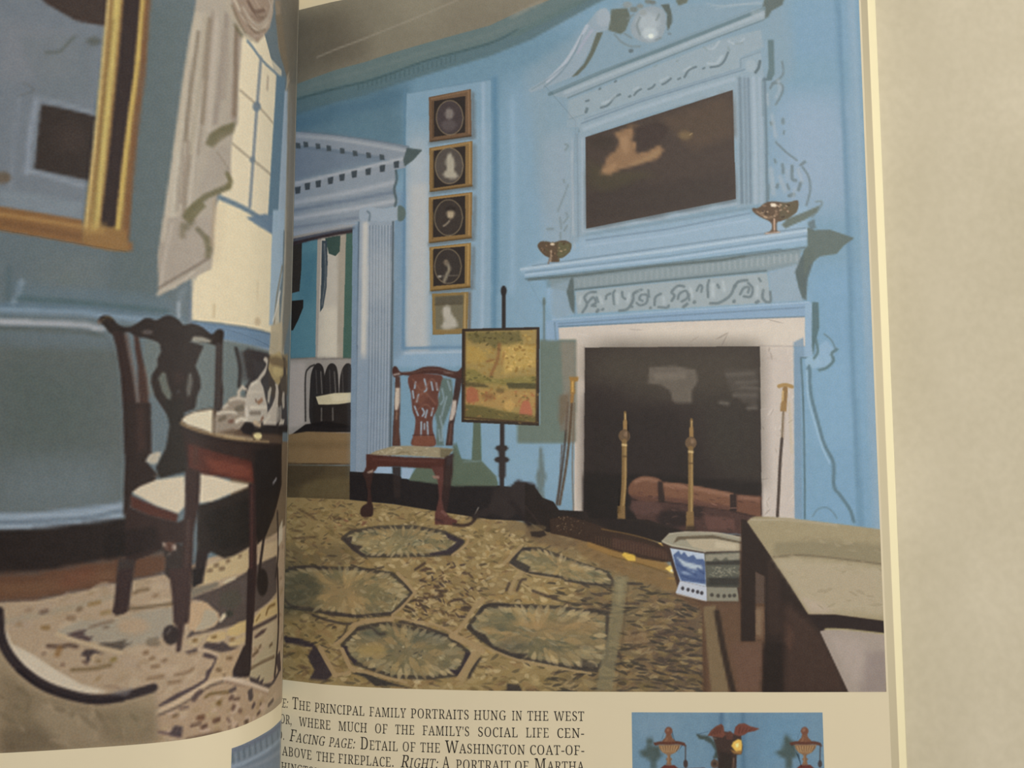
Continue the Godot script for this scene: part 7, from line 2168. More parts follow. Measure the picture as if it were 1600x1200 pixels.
	[66,55,53,0.95,16.8,0,0,[1288,-1288,1042,-1313,1048,-1176,1145,-1186,1243,-1238]],
	[101,110,110,0.7,13.6,10.2,1,[1235,-1067,1194,-1074,1171,-1102,1148,-1131]],
	[92,98,96,0.7,20.1,0,1,[1064,-1123,1070,-1111,1087,-1104,1104,-1107,1112,-1118,1105,-1130,1089,-1137,1071,-1134]],
	[58,52,52,1,13.6,0,0,[1241,-887,1191,-881,1071,-860,1079,-638,1251,-667]],
	[86,75,73,0.35,58.6,0,0,[1188,-828,1093,-822,1101,-729,1196,-735]],
	[160,174,198,0.6,20.5,17.6,1,[1257,-902,1269,-783,1274,-652]],
	[159,173,194,0.6,20.5,14.6,1,[1269,-659,1179,-638,1096,-617]],
	[151,165,185,0.6,20.1,11.7,1,[1251,-909,1162,-893,1077,-870]],
	[146,158,178,0.5,20.1,10.2,1,[1311,-912,1316,-781,1319,-599]],
	[103,110,114,0.6,13.6,5.9,1,[1301,-959,1265,-935,1311,-912]],
	[112,102,91,0.9,16.8,0,1,[1320,-634,1327,-619,1346,-612,1365,-617,1373,-632,1366,-647,1348,-653,1329,-648]],
	[141,157,174,0.6,29.3,0,0,[1354,-597,1100,-565,1097,-500,1350,-533]],
	[142,108,75,1,13.6,0,0,[2401,-547,1350,-536,1097,-503,1088,-429,940,-437,939,-405,1016,-407,1170,-431,1346,-456,2395,-483]],
	[179,144,95,0.7,13.6,0,0,[2399,-527,1349,-517,1090,-487,1090,-471,1349,-504,2398,-515]],
	[122,92,68,0.6,16.8,0,0,[1348,-494,1089,-455,1088,-436,1347,-472]],
	[147,119,81,1,10.4,0,0,[1048,-1313,920,-1329,935,-1079,949,-807,957,-404,1094,-429,1091,-507,1062,-931]],
	[208,191,123,0.95,13.6,29.3,1,[1022,-1316,1035,-1001,1048,-733,1061,-476]],
	[136,104,70,0.8,10.4,7.3,1,[1035,-1314,1048,-1000,1060,-732,1072,-475]],
	[215,195,138,0.8,10.4,11.7,1,[1047,-1299,1059,-999,1071,-731,1085,-475]],
	[113,89,60,0.5,8.8,5.9,1,[1031,-1205,1041,-1000,1054,-732,1061,-482]],
	[56,47,49,1,10.4,0,0,[999,-1319,947,-1325,957,-1022,982,-725,996,-486,1040,-484,1024,-735,1007,-1071]],
	[209,187,113,0.9,12,16.1,1,[937,-1326,949,-1044,963,-873,976,-672,987,-480]],
	[127,93,67,0.85,16.8,19,1,[923,-1328,930,-1046,942,-875,953,-674,961,-443]],
	[153,121,80,0.9,16.8,0,0,[1090,-474,960,-475,954,-410,1016,-407,1088,-423]],
	[194,163,104,0.4,16.8,0,0,[1091,-500,1020,-498,1030,-458,1089,-455]],
	[194,192,181,1,0,0,0,[771,-964,601,-1222,394,-1192,362,-186,750,-183,751,-358,665,-641]],
	[228,220,199,1,0,0,0,[606,-1232,513,-1284,437,-1146,419,-586,665,-618,624,-882,620,-1048]],
	[232,223,198,1,0,0,0,[671,-612,418,-562,417,-178,750,-183,742,-315,691,-410,694,-499]],
	[219,208,185,0.6,39,0,0,[696,-567,653,-598,658,-415,700,-364]],
	[112,134,154,0.9,8.8,11.7,1,[583,-1218,512,-1172,416,-1160]],
	[127,140,156,0.9,8.8,12.4,1,[524,-1181,535,-1002,546,-790,555,-611]],
	[174,164,147,0.85,8.8,10.2,1,[607,-1026,543,-998,446,-964]],
	[171,162,147,0.85,8.8,10.2,1,[637,-827,553,-788,436,-761]],
	[112,134,154,0.95,10.4,19,1,[665,-620,570,-600,452,-567]],
	[107,127,148,0.8,10.4,0,1,[517,-998,523,-982,537,-971,551,-972,556,-983,551,-998,538,-1008,524,-1008]],
	[111,129,147,0.8,10.4,0,1,[536,-792,540,-781,549,-775,558,-776,562,-783,559,-793,550,-800,540,-799]],
	[175,162,149,0.7,10.4,11.7,1,[483,-1126,486,-1073]],
	[101,129,152,1,8.8,0,0,[429,-1158,366,-1179,369,-1025,394,-568,463,-550,444,-920]],
	[163,182,204,0.95,10.4,0,0,[368,-1125,285,-1155,301,-594,398,-567,377,-946]],
	[109,134,161,0.95,10.4,0,0,[477,-608,403,-615,426,-543,518,-554,569,-570]],
	[162,187,212,0.95,8.8,0,0,[430,-636,346,-661,348,-408,410,-207,435,-203,432,-534]],
	[114,142,174,1,7.2,0,0,[752,-178,421,-171,421,-113,635,-116,744,-133]],
	[185,194,208,0.8,8.8,6.6,1,[642,-122,538,-114,421,-112]],
	[128,144,157,0.7,20.1,19,1,[776,-288,787,-242,784,-163]],
	[119,134,154,0.8,8.8,0,0,[757,-250,748,-251,745,-166,757,-165]],
	[179,193,213,0.7,10.4,8.8,1,[790,-241,788,-189]],
	[199,184,153,0.7,10.4,6.6,1,[676,-244,676,-198]],
	[198,180,152,0.7,13.6,0,1,[486,-209,491,-198,503,-191,514,-194,519,-204,515,-216,504,-222,492,-219]],
	[210,195,166,0.5,13.6,7.3,1,[509,-352,506,-283]],
	[113,126,131,1,10.4,0,0,[887,-133,628,-123,421,-110,412,77,736,126,892,59]],
	[80,79,83,0.7,20.5,0,0,[584,-94,420,-99,415,0,573,13]],
	[57,52,54,0.85,13.6,0,0,[565,-89,546,-105,509,-102,430,-98,441,-61,518,-67,505,1,542,4]],
	[57,54,56,0.9,8.8,13.2,1,[592,-100,575,-34,576,34]],
	[144,133,120,1,10.4,0,0,[455,-1440,231,-1567,278,-1237,339,-1138,360,-1198,421,-1267]],
	[105,104,100,0.7,20.5,0,0,[374,-1484,231,-1567,227,-1326,285,-1313]],
	[180,171,158,0.8,8.8,8.8,1,[279,-1244,332,-1180,356,-1130]],
	[174,172,161,0.9,13.6,22,1,[330,-1142,323,-891,323,-588]],
	[182,179,168,0.95,10.4,22,1,[324,-668,327,-413,340,-277,363,-99]],
	[129,120,101,0.85,8.8,8.8,1,[350,-444,388,-312,403,-208]],
	[222,222,220,0.9,7.2,7.3,1,[361,-346,386,-276,411,-221]],
	[190,179,155,0.9,10.4,0,0,[423,-205,338,-233,309,-106,430,-91]],
	[139,127,103,1,10.4,0,0,[436,-90,263,-119,264,22,352,101,424,35]],
	[201,192,174,0.6,13.6,10.2,1,[403,-65,371,31]],
	[177,171,163,1,8.8,0,0,[765,-1355,604,-1409,606,-1220,612,-1053,611,-905,631,-857,634,-744,629,-683,678,-624,687,-500,685,-413,689,-365,850,-260,861,-396,843,-550,825,-739,798,-1029]],
	[196,190,180,0.7,20.5,0,0,[756,-1272,738,-1276,763,-896,788,-555,811,-341,848,-286,846,-483,824,-712,787,-1058]],
	[149,140,130,0.75,13.6,14.6,1,[731,-1264,747,-968,775,-691,786,-488]],
	[153,144,135,0.75,13.6,10.2,1,[712,-1283,724,-1042,746,-762]],
	[153,145,140,0.75,13.6,19,1,[665,-1284,679,-1053,693,-882]],
	[204,201,192,0.75,13.6,13.2,1,[762,-1243,783,-1031,807,-754,822,-485]],
	[202,197,189,0.75,13.6,10.2,1,[736,-1025,758,-761,770,-557]],
	[196,190,182,0.75,13.6,11.7,1,[698,-1259,709,-976,714,-850]],
	[152,138,132,0.75,13.6,19,1,[623,-1286,627,-1070,629,-914]],
	[142,133,125,0.75,13.6,5.9,1,[776,-1101,791,-824,807,-553]],
	[119,115,94,0.85,15.2,0,0,[716,-808,705,-845,625,-901,627,-865,671,-825,697,-792]],
	[114,112,91,0.9,15.2,0,0,[785,-535,768,-570,723,-623,632,-682,631,-658,704,-613,752,-559,763,-511]],
	[118,115,98,0.8,10.4,10.2,1,[647,-720,636,-689]],
	[168,162,157,0.6,20.5,0,0,[709,-782,643,-812,637,-716,698,-641,736,-628]],
	[153,146,135,0.7,8.8,6.6,1,[683,-781,641,-729]],
	[173,166,160,0.95,10.4,0,0,[848,-527,689,-545,685,-424,703,-395,751,-356,799,-320,853,-264,855,-395]],
	[202,197,191,0.6,13.6,8.8,1,[817,-510,837,-396,846,-297]],
	[105,103,85,0.6,20.1,22,1,[757,-522,780,-493]],
	[113,110,93,0.8,15.2,19,1,[738,-498,699,-456,701,-429]],
	[143,135,125,0.8,8.8,6.6,1,[840,-297,751,-360,697,-409]],
	[207,203,196,0.7,8.8,5.1,1,[839,-284,774,-321,745,-350]],
	[158,143,132,1,10.4,0,0,[655,-1388,457,-1484,465,-1389,485,-1311,543,-1228,591,-1240,637,-1287]],
	[202,195,183,0.8,10.4,11.7,1,[639,-1351,593,-1290,535,-1278,486,-1340]],
	[119,103,94,0.8,10.4,8.8,1,[588,-1372,555,-1329,518,-1338]],
	[179,163,151,0.8,10.4,7.3,1,[557,-1386,529,-1363,499,-1386]],
	[128,112,102,0.8,10.4,6.6,1,[616,-1317,569,-1271,535,-1264]],
	[183,175,162,0.8,10.4,11.7,1,[668,-1355,652,-1303,599,-1244,551,-1231]],
	[187,179,169,0.8,10.4,8.8,1,[489,-1421,471,-1386,485,-1318]],
	[195,188,175,0.75,10.4,19.5,1,[762,-1262,778,-1170,791,-1048,804,-909,817,-753]],
	[187,181,168,0.75,10.4,14.6,1,[733,-1268,741,-1177,749,-1055,757,-916,765,-760]],
	[137,127,114,0.75,10.4,12.7,1,[758,-1197,767,-1080,776,-977,786,-802]],
	[144,133,120,0.75,10.4,14.6,1,[722,-1252,727,-1134,731,-994,735,-874]],
	[185,177,170,0.75,10.4,10.7,1,[701,-1282,710,-1138,714,-998,719,-877]],
	[133,120,107,0.75,10.4,14.6,1,[627,-1260,629,-1164,625,-1051,626,-929]],
	[164,156,149,0.75,10.4,24.4,1,[668,-1221,664,-1105,670,-981]],
	[181,175,164,0.75,10.4,14.6,1,[671,-1329,642,-1278,602,-1241,570,-1229]],
	[125,115,97,0.75,10.4,6.8,1,[648,-1328,612,-1266,592,-1245]],
	[183,175,166,0.75,10.4,12.7,1,[605,-1336,573,-1301,533,-1299,487,-1362,467,-1433]],
	[110,92,84,0.75,10.4,14.6,1,[585,-1364,558,-1342,516,-1367]],
	[128,112,102,0.75,10.4,6.8,1,[573,-1320,540,-1316,501,-1354]],
	[173,160,150,0.75,10.4,10.7,1,[560,-1248,519,-1271,485,-1328,465,-1394]],
	[128,114,102,0.75,10.4,7.8,1,[582,-1278,550,-1267,506,-1297]],
	[113,110,87,0.8,13.6,0,0,[724,-798,713,-832,675,-873,620,-907,629,-876,674,-845,703,-793]],
	[105,103,82,0.6,15.8,14.6,1,[632,-1258,606,-1225]],
	[119,111,97,0.8,13.6,0,0,[448,-1382,387,-1426,281,-1378,303,-1230,353,-1185,406,-1242]],
	[87,88,85,0.7,20.1,0,0,[408,-1466,277,-1540,248,-1395,342,-1398]],
	[181,175,162,0.85,8.2,7.8,1,[305,-1250,342,-1195,351,-1145]],
	[113,110,82,0.85,11.2,0,0,[787,-530,779,-560,740,-603,705,-618,644,-660,629,-693,639,-661,696,-620,731,-599,713,-582,734,-555,760,-513]],
	[121,117,89,0.8,12.4,18,1,[645,-709,632,-688,639,-666]],
	[126,121,103,0.7,14.7,18,1,[784,-511,786,-462]],
	[121,117,95,0.8,14.7,21.1,1,[709,-471,699,-429,703,-409]],
	[136,127,120,0.8,8.9,7.4,1,[698,-400,759,-355,818,-312,852,-286]],
	[196,192,183,0.8,12.4,10.6,1,[800,-294,843,-278,855,-263]],
	[178,163,144,0.7,12.4,11.6,1,[686,-607,688,-523,690,-445]],
	[202,197,186,0.6,14.7,15.9,1,[813,-789,833,-602,845,-448]],
	[146,134,125,0.7,10,8.5,1,[778,-803,787,-680,793,-582]],
	[114,111,104,0.9,29.3,0,0,[425,-1456,231,-1621,229,-900,229,-900,330,-1196]],
	[131,126,117,0.85,24.4,0,0,[341,-1165,227,-1218,226,-308,335,-93,323,-488]],
	[45,38,38,1,6.6,0,1,[1034,-170,1019,-186,994,-179,971,-156,942,-150,917,-162,893,-181,875,-182,856,-177,831,-192,810,-193,787,-180,772,-165,743,-171,712,-161,681,-140,661,-158,641,-156,640,-131,647,-102,672,-104,699,-110,718,-108,741,-115,755,-106,792,-96,835,-95,854,-106,887,-116,916,-119,941,-134,970,-121,995,-128,1014,-151]],
	[82,72,58,0.8,8.6,8.9,1,[1029,-162,1008,-182,993,-175]],
	[119,99,95,0.8,8.6,7.2,1,[1034,-162,1029,-170]],
	[155,155,149,0.95,6.6,0,0,[745,-119,738,-129,711,-129,680,-119,684,-112,718,-109,741,-111]],
	[96,89,91,0.8,10.6,0,1,[864,-136,869,-130,882,-127,895,-129,900,-135,895,-141,882,-144,869,-142]],
	[54,41,41,1,6.6,0,0,[992,-136,945,-126,933,-52,917,33,903,110,893,195,890,268,936,268,945,134,959,3,976,-86]],
	[73,55,52,1,6.6,0,0,[923,-127,908,-115,895,-53,878,17,870,94,862,172,855,268,890,268,897,172,901,79,908,-22,918,-76]],
	[112,102,101,0.8,10.6,12.5,1,[948,-126,931,-52,913,33,901,118,895,176]],
	[124,107,101,0.6,8.6,6.3,1,[886,-14,878,24,869,79]],
	[48,36,37,0.6,10.6,7.2,1,[968,-86,945,57,932,211]],
	[51,41,42,1,5.7,0,0,[664,-113,643,-115,641,7,634,47,636,107,665,113,663,48,665,-32]],
	[47,40,40,1,6.6,0,0,[843,-102,799,-112,741,-107,706,-97,720,-60,730,-28,714,11,711,43,722,75,726,115,762,131,776,155,752,209,750,268,808,268,799,210,801,155,820,125,851,78,865,32,864,9,847,-23,848,-47,838,-71]],
	[107,114,111,0.95,7.6,0,0,[844,16,832,-4,821,-1,812,38,800,69,803,93,814,85,830,62]],
	[102,103,102,0.9,7.6,0,0,[753,21,750,-3,741,-3,736,28,742,68,751,80,756,52]],
	[97,97,93,0.85,6.6,0,0,[783,116,776,108,770,116,774,139,782,136]],
	[66,52,51,0.5,20.4,0,1,[762,13,767,30,780,37,793,31,799,14,794,-2,781,-10,768,-3]],
	[103,106,117,0.6,6.6,4.5,1,[784,65,776,55]],
	[49,40,40,1,9.3,0,0,[946,101,863,100,857,257,872,291,834,335,843,358,909,390,913,434,932,467,934,291]],
	[80,60,57,0.5,20.8,26,1,[893,123,888,257]],
	[43,40,39,1,9.3,0,0,[822,88,764,86,745,325,828,347,840,313,811,246,803,172]],
	[196,190,179,0.95,9.3,0,0,[872,291,862,270,836,259,825,263,835,296,850,302]],
	[89,80,76,0.7,9.3,9.1,1,[844,341,834,335]],
	[219,210,193,1,9.3,0,0,[909,393,889,374,838,352,750,340,745,437,767,463,835,436]],
	[219,210,193,1,9.3,0,0,[705,430,702,332,668,337,595,361,513,374,581,396,665,428]],
	[86,54,49,1,10.8,0,0,[914,401,835,440,767,466,771,492,855,468,912,440]],
	[57,45,45,1,10.8,0,0,[928,434,855,468,766,492,745,482,737,560,800,564,850,595,890,610,921,620]],
	[34,30,32,0.6,20.8,0,0,[986,521,833,502,820,568,891,594,982,608]],
	[47,42,42,1,10.8,0,0,[709,438,642,423,512,380,499,582,573,611,611,619,660,593,703,618]],
	[37,35,36,0.7,20.8,0,0,[687,461,523,421,509,564,574,593,660,576]],
	[63,56,57,1,9.3,0,0,[942,603,890,610,907,772,945,786,947,727]],
	[47,40,42,1,9.3,0,0,[704,590,668,592,684,697,717,694]],
	[58,52,52,1,10.8,0,0,[815,569,784,558,747,565,726,589,723,661,724,799,766,795,780,680,801,657,798,613]],
	[100,74,67,0.9,12.2,0,1,[769,570,774,582,787,586,801,581,807,569,802,557,789,553,775,558]],
	[195,184,176,0.9,9.3,9.1,1,[776,567,773,581]],
	[174,162,156,0.8,9.3,9.1,1,[808,558,804,569]],
	[132,122,117,0.7,9.3,6.5,1,[792,597,786,592]],
	[47,40,42,1,7.9,14.3,1,[431,565,448,653,452,688]],
	[43,38,39,1,12.2,0,1,[395,726,404,758,430,769,456,751,467,716,459,683,435,672,408,690]],
	[49,40,40,1,9.3,0,0,[771,166,313,227,302,380,365,490,421,560,471,585,495,375,509,363,702,331,745,319]],
	[89,52,47,0.95,15,0,0,[746,228,647,262,512,291,495,369,582,352,691,334,740,313]],
	[127,73,62,0.7,26,0,0,[692,279,584,297,511,315,509,357,582,346,668,325]],
	[55,43,43,0.7,20.8,0,0,[754,206,648,222,514,240,512,291,647,256,748,234]],
	[87,73,64,1,7.9,0,0,[771,161,762,143,741,129,698,116,628,110,312,118,304,227,487,225,612,214,695,194,750,177]],
	[222,216,198,1,7.9,0,0,[768,156,756,142,730,128,675,117,668,119,666,198,707,183,745,172]],
	[131,120,107,0.8,12.2,0,0,[668,141,588,168,587,203,666,198]],
	[160,140,110,0.9,7.9,7.8,1,[769,166,739,181,684,198,612,212,531,219,415,222]],
	[192,173,136,0.8,7.9,4.6,1,[625,208,546,215]],
	[226,214,169,0.95,9.3,0,1,[463,200,470,208,486,211,502,208,508,201,502,193,487,189,470,192]],
	[45,40,41,0.9,12.2,0,0,[568,173,541,160,498,176,309,157,306,195,479,194,547,190]],
	[59,45,45,1,9.3,0,0,[750,313,702,325,704,438,717,516,718,661,723,821,747,819,750,659,749,515,746,437]],
	[89,73,72,0.5,17.9,15.6,1,[734,482,735,627,737,792]],
	[79,58,53,0.6,17.9,15.6,1,[721,245,719,308]],
	[57,43,45,1,7.9,0,0,[525,368,481,369,474,531,469,686,478,855,510,849,510,646]],
	[98,66,64,0.6,12.2,9.1,1,[508,380,502,529,493,823]],
	[39,35,36,0.95,12.2,0,0,[495,255,313,227,327,405,378,489,421,560,477,567]],
	[156,157,168,0.85,9.3,9.1,1,[378,372,353,354]],
	[56,49,50,0.9,9.3,14.3,1,[338,479,321,618,339,715]],
	[213,209,194,0.8,12.2,0,0,[318,537,281,508,275,585,322,606]],
	[61,56,59,0.8,10.4,0,0,[522,-96,434,-96,293,-99,248,166,547,177,552,30,519,-14]],
	[68,63,64,0.9,8.8,22,1,[654,-103,650,-4,650,115]],
	[178,162,122,0.9,8.8,0,0,[422,-94,353,-117,315,-85,311,-35,361,14,405,-14,432,-43]],
	[199,185,139,0.7,16.8,0,1,[322,-48,335,-31,363,-22,389,-26,399,-40,390,-56,366,-65,337,-62]],
	[108,93,75,0.7,12,0,0,[446,-81,382,-95,268,-91,266,-61,407,-60]],
	[95,88,80,0.7,12,0,0,[348,-20,264,-39,258,42,326,32]],
	[153,144,135,1,7.2,0,0,[660,194,659,135,630,108,610,73,585,65,542,70,504,94,437,97,447,146,512,156,547,171,592,189,634,193]],
	[189,184,177,1,6.4,0,1,[547,63,539,39,527,18,498,1,483,-14,445,-56,463,-72,452,-85,436,-78,438,-57,449,-24,476,3,458,29,445,63,431,97,435,146,481,151,543,150,549,104]],
	[192,186,179,1,6.4,0,0,[458,161,430,118,400,88,381,58,376,22,384,5,362,7,353,35,358,78,348,120,368,160]],
	[154,151,147,0.8,8.8,0,0,[365,93,323,83,320,133,369,157]],
	[191,184,175,1,5.6,0,0,[583,72,582,48,564,25,543,39,547,46,563,41,570,51,570,71]],
	[181,177,168,0.95,5.6,0,0,[432,79,431,41,416,20,405,25,414,61,419,82]],
	[186,181,173,0.9,6.4,0,0,[324,61,317,32,295,30,290,88,312,97]],
	[196,192,184,0.95,6.4,0,0,[349,160,329,134,286,135,297,154]],
	[213,208,199,0.85,7.2,9.5,1,[653,128,615,123,583,125]],
	[202,197,189,0.85,7.2,10.3,1,[609,83,584,75,546,77]],
	[196,190,180,0.85,7.2,12.4,1,[630,108,616,97]],
	[221,216,206,0.85,7.2,14.6,1,[582,155,563,145,543,150]],
	[221,216,205,0.85,7.2,11,1,[523,102,437,97]],
	[213,209,201,0.85,7.2,12.4,1,[522,21,492,8]],
	[206,201,192,0.85,7.2,8.8,1,[534,49,463,43]],
	[213,208,203,0.85,7.2,12.4,1,[545,107,540,137]],
	[212,207,197,0.85,7.2,11,1,[447,153,411,124]],
	[147,113,91,0.85,7.2,14.6,1,[484,83,462,71]],
	[117,94,80,0.85,7.2,7.3,1,[500,74,494,83]],
	[110,102,91,0.85,7.2,14.6,1,[642,151,622,140]],
	[117,90,81,0.85,7.2,13.2,1,[607,156,593,152]],
	[111,106,98,0.85,7.2,22,1,[580,112,557,104]],
	[132,124,117,0.85,7.2,14.6,1,[523,123,471,120]],
	[126,95,80,0.85,7.2,11,1,[465,144,454,133]],
	[203,185,162,0.85,7.2,18.3,1,[502,156,469,164]],
	[39,35,38,0.95,7.2,0,0,[566,178,547,154,521,156,501,176,520,200,554,198]],
	[46,42,44,0.95,6.4,0,0,[480,175,434,163,249,155,246,181,433,187]],
	[108,91,78,0.7,8.8,0,0,[657,194,592,179,562,191,510,207,591,205]],
	[231,220,171,0.95,7.2,0,1,[459,202,465,211,481,215,496,212,502,203,496,194,482,190,466,193]],
	[193,178,151,0.8,7.2,5.9,1,[654,197,591,205,509,213]],
	[61,48,50,1,7.2,0,0,[939,636,899,637,908,770,922,780,954,775,947,733]],
	[65,50,51,1,7.2,0,0,[789,641,724,644,724,762,736,829,745,908,757,910,759,827,769,814,774,740]],
	[53,45,47,1,10.4,0,1,[751,855,758,877,775,885,792,875,800,852,794,830,777,822,759,832]],
	[133,127,127,0.6,10.4,5.9,1,[788,850,777,832]],
	[51,41,44,1,7.2,0,0,[517,663,481,667,482,891,491,1032,520,1028,517,884]],
	[53,45,47,1,8.8,0,0,[525,921,485,936,492,1019,538,1024,569,1002,548,962]],
	[56,47,49,0.95,8.8,16.1,1,[324,686,298,892,311,1007,325,1072]],
	[34,30,33,1,7.2,0,0,[718,644,682,647,693,696,716,707]],
	[162,147,125,1,10.4,0,0,[2272,799,1287,793,1273,846,1230,918,1149,986,1047,1032,957,1049,821,1029,807,1185,872,1197,1260,1191,2235,1182]],
	[128,116,97,0.8,43.9,0,0,[1274,934,1159,1020,989,1071,820,1077,807,1185,1260,1189]],
	[174,160,140,0.45,43.9,0,0,[1158,1032,989,1088,951,1185,1096,1181,1166,1101]],
	[109,98,83,0.6,43.9,0,0,[1264,1120,1155,1102,1068,1188,1260,1191]],
	[152,142,120,0.4,29.3,0,0,[933,1080,842,1081,840,1146,907,1153]],
	[212,203,189,1,12,0,0,[1276,782,1244,859,1187,890,1107,947,1038,991,958,1019,1036,1027,1138,986,1219,924,1267,858]],
	[52,45,50,1,8.8,27.8,1,[1286,758,1273,846,1230,918,1161,979,1081,1018,991,1041,912,1037,822,1017]],
	[123,120,126,0.7,16.8,0,0,[958,1025,913,1016,879,1015,901,1038]],
	[34,28,35,0.7,10.4,13.2,1,[1218,942,1149,997,1069,1031,990,1050,912,1046]],
	[152,138,121,0.6,13.6,6.6,1,[816,1023,810,1101,809,1185]],
	["scatter",60,[[151,134,111],[178,162,140],[109,98,81]],29.2803,87.8409,7.32007,17.5682,60,40,0.35,67,1,[1273,946,1158,1032,989,1077,819,1083,810,1179,1261,1177]]]
